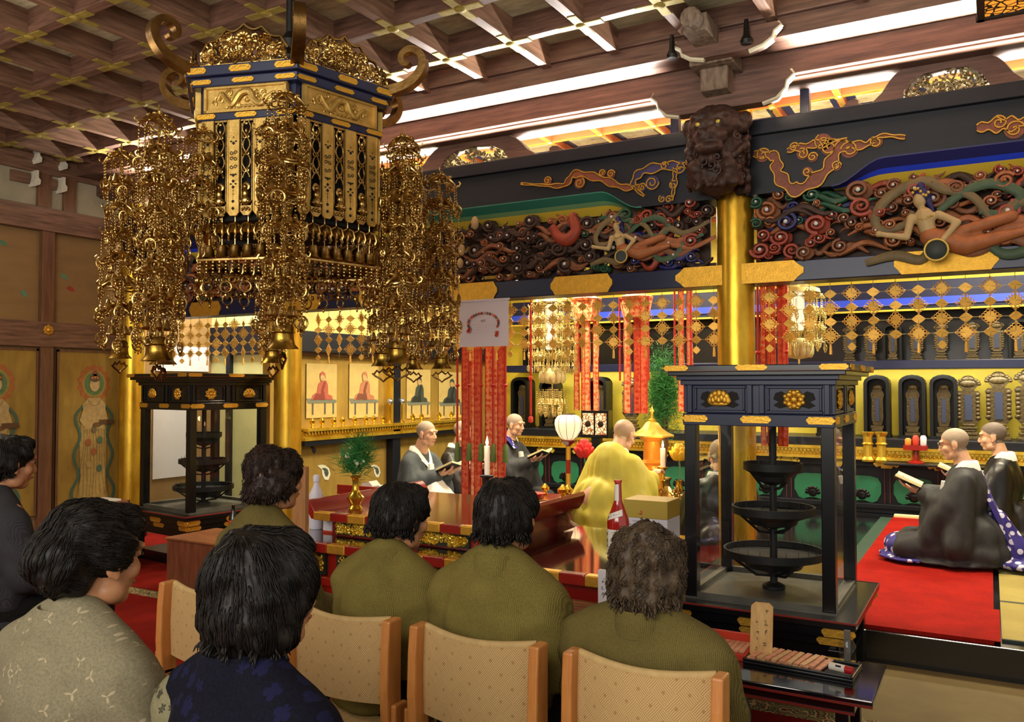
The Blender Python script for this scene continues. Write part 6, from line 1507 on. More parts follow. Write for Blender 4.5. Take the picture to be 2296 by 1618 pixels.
# ================================================================ banners
def brocade(name,a,b_,s=28):
    m,t=new_mat(name,.55,spec=.3);v=t.coord((1,1,1),rot=(0,PI/4,0));vv=t.add('ShaderNodeVectorMath',operation='SCALE');vv.inputs[3].default_value=s;t.ln(v,vv.inputs[0])
    ck=t.add('ShaderNodeTexChecker');ck.inputs['Scale'].default_value=1;t.ln(vv.outputs[0],ck.inputs['Vector']);vo=t.add('ShaderNodeTexVoronoi');vo.inputs['Scale'].default_value=s*1.1;t.ln(t.coord(),vo.inputs['Vector'])
    f=t.math('GREATER_THAN',vo.outputs['Distance'],.48);t.ln(t.mix(t.math('MULTIPLY',t.math('ADD',t.math('MULTIPLY',ck.outputs['Fac'],.35),t.math('MULTIPLY',f,.45)),1.0),a,b_),t.base);return m
BRO=brocade('red orange brocade','e0562c','f8c88c');BROR=brocade('deep red brocade','c63a22','e87a50');REDC=M('red silk cord','b8261a',.5);GRNT=M('green silk tassel','5d7a3c',.7)
def banner(label,u0,u1,v0,v1,Y,n,mats,crown=None,cords=0,gap=.3,tass=False,thick=.012):
    a=at(u0,v0,Y=Y);b_=at(u1,v0,Y=Y);zt=a.z;um=(u0+u1)/2;zb=at(um,v1,Y=Y).z;W=b_.x-a.x;c=(a.x+b_.x)/2
    o=thing('hanging_banner',label,'banner',(c,Y,zt));L=zt-zb
    if crown:
        q=MB();h=crown;q.loft([[(1.0*W*.62*math.cos(2*PI*k/6+.3),.5*W*math.sin(2*PI*k/6+.3),0) for k in range(6)],[(W*.45*math.cos(2*PI*k/6+.3),.4*W*math.sin(2*PI*k/6+.3),-h) for k in range(6)]]);q.lathe([(0,.06),(.05,.04),(W*.66,.0),(W*.6,-.02)],6);q.build('crown',BRO,o,smooth=0)
    r=random.Random(int(u0))
    for i in range(n):
        x=-W/2+W*(i+.5)/n;w_=W/n*(1-gap)/2;y=.035*math.sin(i*2.3)
        q=MB();m=24;R=[]
        for j in range(m+1):
            z=-L*j/m;sw=.004*math.sin(j*.5+i);R.append([(x-w_+sw,y-thick/2,z),(x+w_+sw,y-thick/2,z),(x+w_+sw,y+thick/2,z),(x-w_+sw,y+thick/2,z)])
        q.loft(R);q.build('strip',mats[i%len(mats)],o,smooth=0)
        q=MB();q.bx(x-w_*1.02,x-w_*.86,y-thick/2-.002,y+thick/2+.002,-L,0);q.bx(x+w_*.86,x+w_*1.02,y-thick/2-.002,y+thick/2+.002,-L,0);q.build('red_border',REDC,o,smooth=0)
    for i in range(cords):
        x=-W/2*1.03+W*1.06*i/max(1,cords-1);q=MB();q.cyl((x,-.06,0),(x,-.06,-L*.72),.009,n=8);q.sph((x,-.06,-L*.42),(.02,.02,.014),8,6);q.build('cord',REDC,o,smooth=50)
        if tass: q=MB();q.lathe([(.008,0),(.018,-.02),(.024,-.14),(.02,-.15)],10);q.build('tassel',GRNT,o,smooth=50,loc=(x,-.06,-L*.72))
    q=MB();q.cyl((0,0,0),(0,0,2.95-zt if Y<5.55 else CZ-zt),.008,n=8);q.cyl((-W/2,0,-.0),(W/2,0,0),.012,n=8);q.build('hanger',BLACK,o,smooth=40);return o
banner('large six strip red orange brocade banner with green tassels, below the white poster',1036,1137,688,1112,6.0,6,[BROR,BRO,BROR,BRO,BRO,BROR],None,5,.06,True)
banner('red brocade strip banner right of the pale gilt hanging ornament',1286,1341,672,920,7.6,4,[BRO],.22,0,.18)
banner('red brocade strip banner with flared crown, left of the pine branches',1396,1456,668,926,7.0,3,[BRO,BROR,BROR],.18,2,.25)
banner('narrow red banner right of the pine branches, left of the thick gold pillar',1518,1552,650,922,6.8,2,[BRO],None,2,.3)
banner('broad red banner directly right of the thick gold pillar',1704,1764,640,1000,6.1,5,[BRO,BROR,BROR,BROR,BROR],None,2,.12)
p=at(1190,690,Y=6.3);q=at(1187,930,Y=6.3);b=MB();b.cyl((0,0,0),(0,0,q.z-p.z),.01,n=8);b.cyl((0,0,0),(0,0,CZ-p.z),.006,n=6);b.sph((0,0,(q.z-p.z)*.66),(.018,.018,.026));b.lathe([(.0,0),(.02,-.02),(.02,-.06),(0,-.07)],10,TR((0,0,q.z-p.z)));tag(b.build('silk_streamer',REDC,smooth=50,loc=tuple(p)),'thin red silk cord hanging left of the pale gilt ornament','cord')
# ================================================================ white poster on the tie beam
a=at(1030,676,Y=5.34);c=at(1140,775,Y=5.34);W=c.x-a.x;H_=a.z-c.z
o=thing('paper_poster','white paper sheet with a ring of flowers hung on the tie beam','poster',((a.x+c.x)/2,5.34,c.z))
q=MB();q.sheet(lambda u,v:(-W/2+W*u,.004*math.sin(u*7),H_*v),12,8);q.box((0,0,H_),(W+.02,.012,.014));q.build('sheet',M('white printed paper','d6d0dc',.7),o,smooth=60)
POP=[M('print '+c,c,.7) for c in ('b84030','7d2c30','d88a6a','5d6a5c','3d3a40')];r=random.Random(9);q=MB()
for k in range(22):
    a_=PI*(1.12-1.24*k/21);x,z=.13*W/.44*math.cos(a_)*1.05,H_*.5+.075*math.sin(a_);q.cur=k%3 if k%4 else 3
    q.prism([(x+.010*(1+.35*math.sin(5*t))*math.cos(t),z+.010*(1+.35*math.sin(5*t))*math.sin(t)) for t in [2*PI*i/15 for i in range(15)]],.002,TR((0,-.006,0)))
for (x,z) in ((.12,.1),(.115,.08),(-.13,.115),(-.12,.13)): q.cur=0;q.prism([(x+.016*math.cos(t),z+.013*math.sin(t)) for t in [2*PI*i/10 for i in range(10)]],.002,TR((0,-.006,0)))
q.build('flower_ring',POP,o,smooth=0)
q=MB();strokes(q,0,H_*.56,.05,.02,TR((0,-.006,0)),3,5)
for row in range(4): 
    for k in range(9): strokes(q,-.1+.025*k,H_*.47-.018*row,.012,.01,TR((0,-.006,0)),row*9+k,2)
q.build('print_marks',M('grey print','8d8488',.8),o,smooth=0)
# ================================================================ officiant's platform and altar furniture
PZ=.43
o=thing('officiant_platform','low black platform with gilt fittings under the mustard robed priest','platform',(OX,OY+.02,DZ))
q=MB();q.bx(-.34,.34,-.32,.36,.0,.05);q.bx(-.3,.3,-.28,.32,.05,.2);q.bx(-.35,.35,-.33,.37,.2,.235);q.build('body',BLACK,o,smooth=0,bevel=.005)
for x in (-.22,.0,.22): inst('gilt_plate',FITM,o,(x,-.335,.03),(0,0,0),(1,1,1.3));inst('gilt_plate',FITM,o,(x,-.284,.13),(0,0,0),(.9,1,1.6))
q=MB()
for x in (-.12,.12): q.bx(x-.005,x+.005,-.286,-.28,.05,.2)
q.bx(-.3,.3,-.286,-.28,.06,.066);q.build('red_lines',M('red lacquer line','7a2018',.4),o,smooth=0)
q=MB();q.bx(-.33,.33,-.31,.35,.235,PZ-DZ);q.build('cushion',M('mustard cushion','8f8030',.8),o,smooth=0,bevel=.01)
def desk(label,x0,x1,y0,y1,z,top=BLACK,name='altar_desk',zb=DZ):
    o=thing(name,label,'table',((x0+x1)/2,(y0+y1)/2,zb));w,d,h=(x1-x0)/2,(y1-y0)/2,z-zb
    q=MB();q.bx(-w,w,-d,d,h-.03,h);q.bx(-w+.04,w-.04,-d+.03,d-.03,h-.1,h-.03);q.build('top',top,o,smooth=0,bevel=.005)
    for sx in (-1,1):
        for sy in (-1,1): q=MB();q.bx(sx*(w-.06)-.025,sx*(w-.06)+.025,sy*(d-.05)-.025,sy*(d-.05)+.025,0,h-.05);q.build('leg',top,o,smooth=0,bevel=.004)
    q=MB();q.bx(-w-.003,w+.003,-d-.004,-d,h-.026,h-.006);q.build('gilt_edge',GOLDP,o,smooth=0);return o
def onp(u,Y): return at(u,900,Y=Y).x
sx=onp(1240,5.62)-.07
desk('small red side desk with offerings left of the mustard robed priest',sx-.22,sx+.22,5.42,5.8,.68,RED,'side_desk')
xa,xb=onp(1330,6.75),onp(1560,6.75)
desk('black altar desk with gilt vessels in front of the officiating priest',xa,xb,6.5,6.95,.6)
for i,(u,Y,sc) in enumerate(((1262,5.55,1.0),(1222,5.7,.8),(1288,5.62,.9))):
    x=onp(u,Y);b=MB();b.lathe([(.03,0),(.032,.008),(.014,.02),(.014,.03),(.04,.045),(.042,.07),(.03,.08),(.012,.1),(.0,.105)],16,caps=False)
    b.v=[(x_*sc,y_*sc,z_*sc) for x_,y_,z_ in b.v];tag(b.build('gilt_vessel',CUPG,smooth=50,loc=(min(x,sx+.19),Y,.681)),'small lidded gilt vessel on the red side desk, %s'%['middle of the three','smallest of the three','right of the three'][i],'vessel','gilt vessels on the side desk')
b=MB();b.lathe([(.03,0),(.075,.03),(.08,.035),(.0,.02)],18,caps=False);tag(b.build('red_bowl',REDB,smooth=50,loc=(sx-.02,5.5,.681)),'shallow red bowl on the red side desk','bowl')
o=thing('flower_plate','gilt plate of small white flowers at the front of the side desk','plate',(sx-.13,5.5,.681))
b=MB();b.lathe([(.03,0),(.07,.02),(.06,.02),(0,.01)],16,caps=False);b.build('plate',CUPG,o,smooth=50)
b=MB();r=random.Random(6)
for k in range(26): b.sph((r.uniform(-.05,.05),r.uniform(-.05,.05),.03+r.uniform(0,.035)),.013,7,5)
b.build('flowers',M('white petals','dcd8c8',.8),o,smooth=60)
# ---- paper lantern on a tall stand
Y=7.2;c=at(1274,957,Y=Y);o=thing('paper_lantern','glowing pale paper lantern on a red and gold pole','lantern',(c.x,Y,DZ))
zc=c.z-DZ;q=MB();q.lathe([(.055,-.115),(.085,-.09),(.118,-.03),(.13,.03),(.125,.07),(.1,.105),(.06,.118)],28,TR((0,0,zc)));q.build('shade',M('glowing lantern paper','f4d9b4',.8,emit='ffdcae',estr=.95),o,smooth=60)
q=MB()
for k in range(10):
    a=2*PI*k/10;q.tube([((r_+.002)*math.cos(a),(r_+.002)*math.sin(a),zc+z) for r_,z in ((.055,-.115),(.085,-.09),(.118,-.03),(.13,.03),(.125,.07),(.1,.105),(.06,.118))],.002,5)
q.torus(.06,.008,20,6,TR((0,0,zc+.12),PI/2));q.build('ribs',M('dark rib','3a2418',.6),o,smooth=50)
q=MB();q.lathe([(.02,0),(.03,.01),(.075,.05),(.08,.06),(.05,.06)],6,TR((0,0,zc-.18)));q.build('cup',RED,o,smooth=0)
q=MB()
for k in range(6): q.cur=k%2;q.cyl((0,0,(zc-.18)*k/6),(0,0,(zc-.18)*(k+1)/6),.024,n=8)
q.cur=0;q.lathe([(.15,0),(.15,.02),(.06,.05),(.04,.08)],16);q.build('pole',[RED,GOLDP],o,smooth=30)
# ---- gold pagoda shaped lantern
Y=6.75;c=at(1462,1000,Y=Y);zt=at(1462,912,Y=Y).z;ze=at(1462,978,Y=Y).z;zb=.6
o=thing('gilt_pagoda_lantern','gilt pagoda shaped altar lantern with a spire, beside the mustard robed priest','lantern',(c.x,Y,zb));h=ze-zb
q=MB();n=8;prof=[(.19,0),(.195,.012),(.15,.03),(.09,.07),(.055,.115),(.03,.13)]
q.lathe([(r_,h+z) for r_,z in prof],8);q.build('roof',M('pale gilt roof','cfae4c',.4,.55),o,smooth=20)
q=MB();q.lathe([(.03,h+.13),(.035,h+.14),(.016,h+.15),(.012,h+.19),(.022,h+.21),(.01,h+.23),(.006,zt-zb),(.0,zt-zb+.01)],12);q.build('spire',GOLDBRIGHT,o,smooth=50)
AMBG=M('amber lit gilt body','e08a26',.35,.4,emit='ff9a30',estr=.25)
q=MB();q.lathe([(.11,0),(.12,.02),(.1,.04),(.1,h*.45),(.085,h*.5),(.085,h*.52),(.105,h*.55),(.075,h*.6),(.07,h-.04),(.1,h-.02),(.11,h)],12);q.build('body',AMBG,o,smooth=30)
# ---- lit openwork box lamps
Y=8.4;c=at(1335,950,Y=Y);o=thing('box_lamp','pair of square lit openwork lamp panels in a black frame behind the altar desk','lamp',(c.x,Y,DZ))
def openw():
    m,t=new_mat('lit openwork panel',.4);v=t.add('ShaderNodeTexVoronoi',feature='DISTANCE_TO_EDGE');v.inputs['Scale'].default_value=26;t.ln(t.coord(),v.inputs['Vector']);k=t.ramp(v.outputs['Distance'],[(.04,'8a4a1c'),(.14,'ffe4b4')]);t.ln(k,t.base);t.ln(k,t.bsdf.inputs['Emission Color']);t.bsdf.inputs['Emission Strength'].default_value=.9;return m
z=c.z-DZ;q=MB();q.bx(-.16,.16,-.02,.1,z-.15,z+.15);q.bx(-.05,.05,0,.08,0,z-.15);q.bx(-.15,.15,-.05,.15,0,.04);q.build('frame',BLACK,o,smooth=0,bevel=.004)
for s in (-1,1):
    q=MB();q.bx(s*.075-.062,s*.075+.062,-.03,-.02,z-.115,z+.115);q.build('lit_panel',openw() if s<0 else bpy.data.materials['lit openwork panel'],o,smooth=0)
    q=MB();q.sph((s*.075,-.032,z),(.035,.006,.035),12,6);q.build('crest',M('dark crest','2a1810',.6),o,smooth=60)
# ---- artificial lotus blooms
def lotus(label,u,v,Y,mat,s=1.0,zb=.6):
    c=at(u,v,Y=Y);o=thing('lotus_bloom',label,'flower',(c.x,Y,zb));h=c.z-zb
    q=MB()
    for ring,(n,r_,z,tl) in enumerate(((7,.055,-.02,.5),(6,.04,.01,.28),(4,.022,.035,.1))):
        for k in range(n): a=2*PI*k/n+ring*.4;q.sph((0,0,0),(.03*s,.016*s,.05*s),10,7,TR((r_*s*math.cos(a),r_*s*math.sin(a),h+z*s),0,0,a+PI/2)@Matrix.Rotation(tl,4,'X'))
    q.build('bloom',mat,o,smooth=60)
    q=MB();q.tube([(0,0,h-.03),(.01,0,h*.6),(.0,0,.1)],.008,6);q.build('stem',M('pale green stem','5a8a5c',.6),o,smooth=50)
    q=MB();q.lathe([(.03,0),(.035,.01),(.02,.03),(.035,.08),(.02,.12),(.028,.14)],12,caps=False);q.build('vase',CUPG,o,smooth=50);return o
lotus('red lotus bloom on a stem left of the mustard robed priest',1310,1008,6.62,M('red lotus petal','d22a2a',.5),1.1)
lotus('yellow lotus bloom on a stem beside the right glass case',1522,1016,6.6,M('yellow lotus petal','e0b024',.5),.95)
# ---- candles
FLAME=M('candle flame','ffe9b0',.5,emit='ffd890',estr=14);WAX=M('white wax','ece4d8',.5,emit='ffdcb0',estr=.18)
def candle(label,u,vt,vb,Y,zb,mat,rad=.017):
    t=at(u,vt,Y=Y);b_=at(u,vb,Y=Y);o=thing('candle',label,'candle',(t.x,Y,zb));h0=b_.z-zb;h1=t.z-zb
    q=MB();q.lathe([(rad*1.0,h0),(rad*1.08,h1),(rad*.6,h1+.004)],14);q.build('wax',WAX,o,smooth=40)
    q=MB();q.lathe([(.045,0),(.048,.012),(.016,.03),(.012,h0*.5),(.02,h0*.55),(.012,h0*.6),(.014,h0-.03),(.045,h0-.012),(.047,h0-.004),(.02,h0)],16);q.build('holder',mat,o,smooth=40)
    q=MB();q.lathe([(.001,h1+.004),(.009,h1+.016),(.010,h1+.026),(.005,h1+.045),(.0006,h1+.065)],10);q.build('flame',FLAME,o,smooth=60)
    point('candle_light',(t.x,Y-.06,t.z+.1),2.2,(1,.68,.34),.03)
def point(name,loc,power,col=(1,.8,.5),r=.06):
    l=bpy.data.lights.new(name,'POINT');l.energy=power;l.color=col;l.shadow_soft_size=r
    o=bpy.data.objects.new(name,l);COL.objects.link(o);o.location=loc;return o
candle('lit white candle on a black holder at the back of the red offering table',1092,1000,1064,4.68,.776,IRON)
candle('lit white candle on a gilt holder at the altar desk beside the gilt pagoda lantern',1486,1005,1046,6.58,.6,CUPG,.02)
# ---- gilt openwork incense stand beside the case
x=onp(1500,6.3);o=thing('incense_stand','ornate gilt openwork incense stand left of the right glass case','incense stand',(x,6.25,DZ))
q=MB();r=random.Random(12);q.lathe([(.12,0),(.13,.02),(.09,.05),(.07,.2),(.1,.34),(.13,.4),(.12,.44),(.08,.46),(.05,.52),(.02,.56)],14);q.build('body',BR,o,smooth=40)
q=MB()
for k in range(60): a=r.uniform(0,6.28);z=r.uniform(.3,.55);R=.13-.06*abs(z-.42)/.13;m=TR((R*math.cos(a),R*math.sin(a),z),0,0,a+PI/2);q.tube([m@Vector((x_,0,y_)) for x_,y_ in spiral(1.1,.03,.006,10,r.uniform(0,6))],.005,5)
q.build('openwork',BR,o,smooth=60)
# ---- pines
NEED=M('pine needle','2f7a34',.6,var=.35,scale=20);NEED2=M('dark pine needle','1d4a20',.6,var=.35,scale=20)
def needles(q,c,r,n,L,rd,up=.3):
    for k in range(n):
        p=Vector((rd.gauss(0,r[0]),rd.gauss(0,r[1]),rd.gauss(0,r[2])))+c;d=Vector((rd.uniform(-1,1),rd.uniform(-1,1),rd.uniform(-.5,1)+up)).normalized()*L*rd.uniform(.6,1.1)
        s=d.orthogonal().normalized()*.0022;t=d.cross(s).normalized()*.0022;q.add([p+s,p-s*.5+t,p-s*.5-t,p+d],[(0,1,3),(1,2,3),(2,0,3)])
Y=7.9;c=at(1487,880,Y=Y);o=thing('pine_bush','tall dark green pine branches in a vase behind the gilt pagoda lantern','plant',(c.x,Y,DZ));rd=random.Random(5)
q=MB();needles(q,V(0,0,c.z-DZ),(.085,.07,.17),5200,.1,rd,.2);f=q.build('foliage',NEED,o,smooth=0);f['kind']='stuff'
q=MB()
for k in range(7): q.tube([(0,0,.4),(rd.uniform(-.04,.04),rd.uniform(-.04,.04),.8),(rd.uniform(-.12,.12),rd.uniform(-.1,.1),c.z-DZ+rd.uniform(-.1,.3))],.009,5)
q.build('branches',WOOD_Z,o,smooth=50);q=MB();q.lathe([(.08,0),(.09,.02),(.05,.08),(.1,.25),(.06,.4),(.08,.44)],18,caps=False);q.build('vase',BR,o,smooth=50)
c=at(797,1143,Z=UZ+.001);o=thing('brass_vase','slender brass vase with pine sprigs and pale flowers on the red offering table','vase',(c.x,c.y,UZ));d_=(c-EYE).length
zz=lambda v:at(797,v,Y=c.y).z-UZ
h=zz(1066);q=MB();q.lathe([(.04,0),(.044,.012),(.03,.03),(.034,.045),(.05,.065),(.052,.078),(.03,.1),(.019,.125),(.018,h*.8),(.022,h*.93),(.036,h),(.03,h),(.015,h*.9)],20,caps=False);q.build('vase',CUPG,o,smooth=50)
q=MB();rd=random.Random(8);
for (x,y,z) in ((0,0,h+.05),(.03,.02,h+.09),(-.04,0,h+.07),(.05,-.02,h+.13),(.03,.0,h+.17)): needles(q,V(x,y,z),(.03,.03,.03),170,.1,rd,.3)
q.build('pine_sprigs',NEED,o,smooth=0)['kind']='stuff'
for (x,z,tx,tz_) in ((-.04,h,-.13,h+.15),(-.02,h,-.1,h+.1)):
    q=MB();q.prism([(0,0),(-.03,.05),(-.07,.11),(-.095,.17),(-.06,.13),(-.015,.06)],.003,TR((x+.02,0,z),0,.0,.2));q.build('leaf',M('broad green leaf','2f6a34',.5),o,smooth=0)
q=MB()
for k in range(26): q.sph((rd.gauss(-.0,.035),rd.gauss(0,.03),h+rd.uniform(.05,.16)),rd.uniform(.008,.015),7,5)
q.build('pale_flowers',M('pale lily petals','c8c8a8',.7),o,smooth=60)
# ---- things on the offering table
def bottle(label,u,vb,vt,Z,prof,mats,name='bottle'):
    c=at(u,vb,Z=Z);H=at(u,vt,Y=c.y).z-Z;return c,H
c=V(-3.555,3.88,LZ);H=at(712,1064,Y=c.y).z-LZ
o=thing('white_bottle','tall white bottle with dark brushed mark at the left end of the red offering table','bottle',(c.x,c.y,LZ+.001))
q=MB();q.lathe([(.04,0),(.043,.01),(.043,H*.62),(.036,H*.68),(.02,H*.78),(.014,H*.86),(.02,H*.87),(.021,H*.96),(.012,H)],20);q.build('body',M('white wrapped bottle','d4d0de',.5),o,smooth=40)
q=MB();m=TR((.012,-.0435,0),0,0,.25);strokes(q,0,H*.5,.018,.05,m,4,7);q.build('mark',M('blue black mark','2a2c54',.7),o,smooth=0)
c2=at(742,1192,Z=LZ);o=thing('white_box','small white box beside the tall white bottle','box',(c2.x+.02,LY0+.11 if c2.y<LY0+.1 else c2.y,LZ+.001));q=MB();q.bx(-.05,.04,-.035,.05,0,.085);q.build('carton',M('white carton','d0ccd8',.6),o,smooth=0,bevel=.003);q=MB();q.bx(-.051,.041,-.036,.051,0,.012);q.build('red_band',REDB,o,smooth=0)
c=at(1384,1258,Z=LZ);c=V(-1.62,3.9,LZ);zt_=at(1386,1076,Y=3.9).z
c.x=at(1386,1150,Y=3.9).x;H=zt_-LZ
o=thing('red_sake_bottle','tall red rose wine bottle with white labels on the red offering table','bottle',(c.x,c.y,LZ+.001))
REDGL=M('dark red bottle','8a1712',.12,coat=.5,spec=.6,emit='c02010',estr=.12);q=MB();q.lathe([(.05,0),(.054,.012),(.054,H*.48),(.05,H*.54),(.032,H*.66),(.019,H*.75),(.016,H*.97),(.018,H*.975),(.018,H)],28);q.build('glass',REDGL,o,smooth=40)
WL=M('white paper label','e4ddd4',.6)
q=MB()
for j in range(2):
    pass
def lab(z0,z1,r0,r1,a0,a1,sl=0,n=14):
    q=MB();q.sheet(lambda u,v:((r0+(r1-r0)*v+.0012)*math.cos(a0+(a1-a0)*u),(r0+(r1-r0)*v+.0012)*math.sin(a0+(a1-a0)*u),z0+(z1-z0)*v+sl*u),n,2);return q
lab(H*.06,H*.4,.054,.054,-2.6,-.3).build('main_label',WL,o,smooth=60)
lab(H*.72,H*.95,.0185,.0165,-2.3,-1.0).build('neck_label',WL,o,smooth=60)
lab(H*.5,H*.575,.0515,.0445,-2.5,-.75,.03).build('sash_label',WL,o,smooth=60)
q=MB()
for k in range(5): a=-2.2+.28*k;strokes(q,0,H*.54+.012*k/2,.008,.016,TR((.0495*math.cos(a),.0495*math.sin(a),0),0,0,a+PI/2),k,4)
for k in range(3): a=-2.45;strokes(q,0,H*(.34-.08*k),.02,.025,TR((.0562*math.cos(a),.0562*math.sin(a),0),0,0,a+PI/2),k+9,6)
q.build('label_marks',M('dark ink','2a1c20',.7),o,smooth=0)
q=MB();q.lathe([(.0175,H*.97),(.0195,H*.975),(.0195,H*1.0),(.0,H*1.002)],16);q.build('cap',REDB,o,smooth=30)
c=at(1494,1215,Y=4.35);o=thing('gift_carton','white and gold carton with small red mark, right of the red bottle','box',(-1.635,4.45,LZ+.001))
zt_=at(1494,1126,Y=4.33).z-LZ;q=MB();q.cur=0;q.bx(-.12,.13,-.11,.1,0,zt_*.6);q.cur=1;q.bx(-.12,.13,-.11,.1,zt_*.6,zt_);q.build('carton',[M('white carton','d0ccd8',.6),M('gold card','b49a3e',.45,.3)],o,smooth=0,bevel=.003)
q=MB();strokes(q,-.02,zt_*.72,.022,.026,TR((0,-.1115,0)),5,7);strokes(q,.03,zt_*.42,.018,.022,TR((0,-.1115,0)),8,6);q.build('red_mark',REDB,o,smooth=0)
p=at(668,1130,Y=3.7);c=at(690,1185,Z=LZ)
o=thing('wooden_board','narrow upright pale wooden board with a small red dot','sign',(at(671,1150,Y=3.4).x,3.4,.012))
zt_=at(672,1050,Y=3.4).z;q=MB();q.bx(-.045,.03,-.008,.012,0,zt_);q.bx(-.16,.05,-.03,.03,zt_*.6,zt_*.6+.03);q.bx(.03,.05,-.01,.02,0,zt_);q.build('board',wood_mat('tan board','8a5c34','ad7c4c',3,(10,10,1.2),.6,.08),o,smooth=0,bevel=.003);q=MB();q.lathe([(.0,0),(.011,0),(.011,.002),(0,.002)],14,TR((.0,-.009,at(668,1090,Y=3.5).z),PI/2),caps=False);q.build('red_dot',REDB,o,smooth=0)
c=at(530,1190,Z=.4);o=thing('dark_bottle','dark bottle with red label standing on the wooden crate','bottle',(min(c.x,-4.78),min(max(c.y,4.2),4.55),.401))
H=.2;q=MB();q.lathe([(.032,0),(.034,.008),(.034,H*.5),(.014,H*.75),(.012,H*.97),(.014,H)],18);q.build('glass',M('black bottle glass','14100e',.15,coat=.4),o,smooth=40);q=MB();q.lathe([(.0345,H*.08),(.0348,H*.1),(.0348,H*.42),(.0345,H*.44)],18,caps=False);q.build('label',REDB,o,smooth=40)
# white folded sign at the front right
a=at(1340,1300,Y=3.5);o=thing('folded_sign','white folded paper sign with black brushed marks in front of the red table','sign',(at(1368,1300,Y=3.49).x,3.49,.532))
q=MB();q.bx(-.055,.1,-.012,.012,0,at(1350,1276,Y=3.5).z-.53);q.build('card',M('white card','d8d4da',.7),o,smooth=0,bevel=.004);q=MB()
for k,(x,z,w_) in enumerate(((-.03,.1,.012),(-.03,.075,.012),(-.03,.05,.012),(.03,.095,.028),(.03,.055,.028))): strokes(q,x,z,w_,w_*1.2,TR((0,-.0135,0)),k,6)
q.build('ink_marks',M('dark ink','2a1c20',.7),o,smooth=0)
# red raised tray behind the vase
c=at(822,1098,Y=5.25);o=thing('red_stand','red lacquered scroll stand with white paper, behind the brass vase','stand',(c.x,5.25,.012 if c.x<-4.85 else DZ))
h=c.z-o.location.z;q=MB();q.bx(-.2,.25,-.12,.12,h-.03,h);q.bx(-.2,.25,-.12,-.1,h,h+.045);q.bx(-.16,-.12,-.08,.08,0,h-.03);q.bx(.17,.21,-.08,.08,0,h-.03);q.build('stand',RED,o,smooth=0,bevel=.004)
q=MB();q.prism([(-.05,0),(.2,0),(.16,.05),(.1,.04),(.06,.075),(.0,.06)],.1,TR((0,0,h)));q.build('paper',M('crumpled white paper','cfc9bc',.8),o,smooth=0)
# offerings on the narrow ledge before the tablets
b=MB();b.bx(-.95,.15,AY-.28,AY-.0,.70,.718);lg=b.build('front_ledge',BLACKM,bpy.data.objects['tablet_altar'],smooth=0,bevel=.004)
p=at(2053,985,Y=AY-.16);zb=.719
o=thing('offering_stand','small red footed stand with cups in front of the tablet cases','stand',(p.x,AY-.16,zb))
zt_=at(2053,998,Y=AY-.16).z-zb;q=MB();q.lathe([(.08,0),(.08,.015),(.035,.04),(.03,zt_-.06),(.05,zt_-.045)],16);q.bx(-.11,.11,-.08,.08,zt_-.045,zt_);q.build('stand',RED,o,smooth=30)
for i,(x,m,h) in enumerate(((-.07,M('orange fruit','d8862c',.6),.07),(0,REDB,.1),(.07,M('white cup','d8d8e0',.4),.1))):
    b=MB();b.lathe([(.025,0),(.03,.01),(.03,h*.8),(.018,h),(0,h)],14);tag(b.build('offering_cup',m,smooth=40,loc=(p.x+x,AY-.16,zb+zt_+.001)),['small orange cup','small red cup','small white cup'][i]+' on the red footed stand','cup')
for i,u in enumerate((1946,1976)):
    x=at(u,1000,Y=AY-.14).x;H=at(u,968,Y=AY-.14).z-zb;b=MB();b.lathe([(.06,0),(.065,.02),(.045,.05),(.045,H*.55),(.06,H*.6),(.045,H*.65),(.045,H*.85),(.06,H*.92),(.065,H)],10);tag(b.build('gilt_stand',GOLDBRIGHT,smooth=30,loc=(x,AY-.14,zb)),'pale gilt vessel stand below the tablets, %s'%['nearer the glass case','nearer the red footed stand'][i],'stand','gilt vessel stands')
# ================================================================ light and camera
w=bpy.data.worlds.new('world');S.world=w;w.use_nodes=True
bg=w.node_tree.nodes['Background'];bg.inputs[0].default_value=(1.0,.93,.82,1);bg.inputs[1].default_value=.72
def area(name,loc,rot,sx,sy,power,col=(1,1,1),spread=180):
    l=bpy.data.lights.new(name,'AREA');l.shape='RECTANGLE';l.size=sx;l.size_y=sy;l.energy=power;l.color=col;l.spread=math.radians(spread)
    o=bpy.data.objects.new(name,l);COL.objects.link(o);o.location=loc;o.rotation_euler=rot;return o
def point(name,loc,power,col=(1,.8,.5),r=.06):
    l=bpy.data.lights.new(name,'POINT');l.energy=power;l.color=col;l.shadow_soft_size=r
    o=bpy.data.objects.new(name,l);COL.objects.link(o);o.location=loc;return o
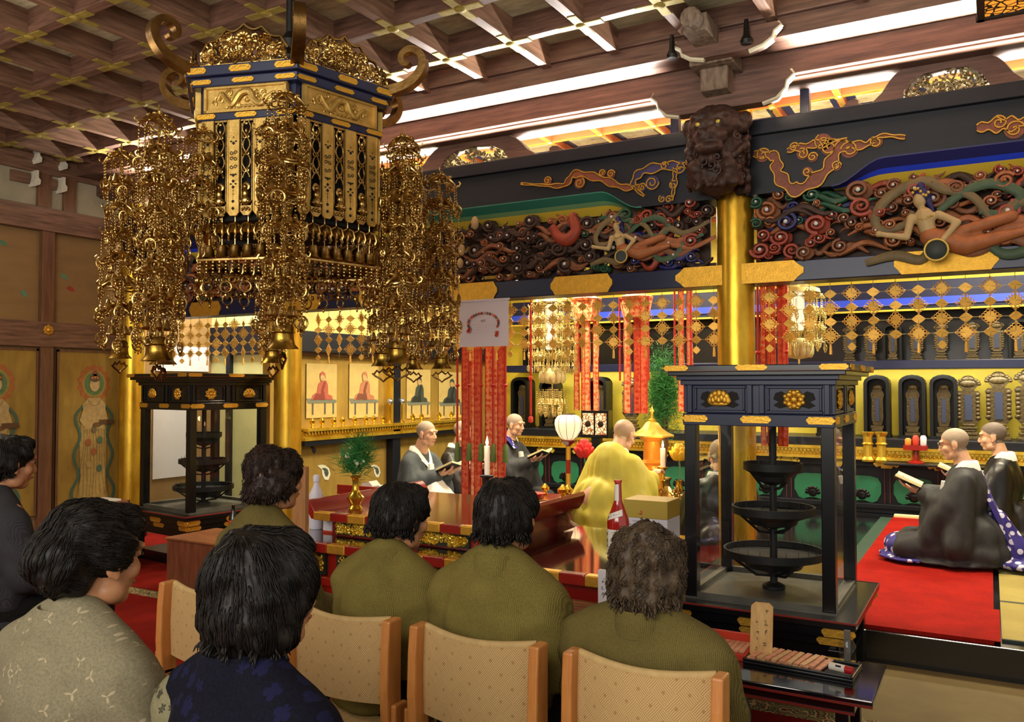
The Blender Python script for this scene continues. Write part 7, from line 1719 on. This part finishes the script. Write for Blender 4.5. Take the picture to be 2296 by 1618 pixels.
# fluorescent tubes lying on the ledge above the transom, throwing light up at the soffits
UPC=(1,.97,.9)
for (x0,x1) in ((-6.9,-5.6),(-4.9,-1.75),(-1.1,1.6)):
    area('transom_tube',((x0+x1)/2,5.8,2.97),(PI+.75,0,0),x1-x0,.08,75*(x1-x0),UPC,170)
    area('ceiling_tube',((x0+x1)/2,5.2,3.19),(PI+.55,0,0),x1-x0,.04,38*(x1-x0),UPC,100)
# inner sanctuary
for (x,y,p) in ((-3.6,6.6,125),(-.2,6.6,110),(-3.6,8.6,130),(.3,8.7,150),(-5.1,7.2,60)):
    area('sanctuary_lamp',(x,y,3.3),(0,0,0),.9,.5,p,(1,.88,.62))
for (x,y) in ((-4,6.3),(-1,6.3),(-3,8.3),(.5,8.3)):
    area('sanctuary_uplight',(x,y,2.6),(PI,0,0),1.2,.3,16,(1,.9,.7))
area('hall_daylight',(-1.2,-1.8,2.6),(math.radians(96),0,math.radians(12)),4.0,1.8,190,(1,.95,.86))
area('shelf_fill_light',(-1.2,9.78,1.66),(math.radians(28),0,0),8,.05,60,(1,.95,.75))  # unseen strip added under the shelf to brighten the yellow wall
area('bay_fill_light',(-6.9,6.1,3.2),(0,0,0),.7,.5,95,(1,.93,.8))  # added fill, brightens the bay behind the left candle case
area('hall_fill_light',(-5.4,2.2,3.4),(0,0,0),.8,.8,50,(1,.86,.62))  # invented source, lifts the dim left side of the hall
area('hall_ceiling_fill',(-5.0,.9,2.3),(PI,0,0),2.2,2.0,75,(1,.92,.8))  # floating fill with no fixture, added to lighten the coffers
area('hall_ceiling_fill',(-1.0,3.3,2.75),(PI,0,0),1.2,.6,26,(1,.95,.86))  # second added fill for the ceiling, hangs in mid air
cd=bpy.data.cameras.new('camera');co=bpy.data.objects.new('camera',cd);COL.objects.link(co)
co.location=EYE;co.rotation_euler=(PI/2+PIT,0,YAW);cd.lens=36*F/2296;cd.sensor_width=36;cd.shift_y=0;cd.clip_start=.05
S.camera=co
S.view_settings.view_transform='Standard';S.view_settings.look='None';S.view_settings.exposure=0
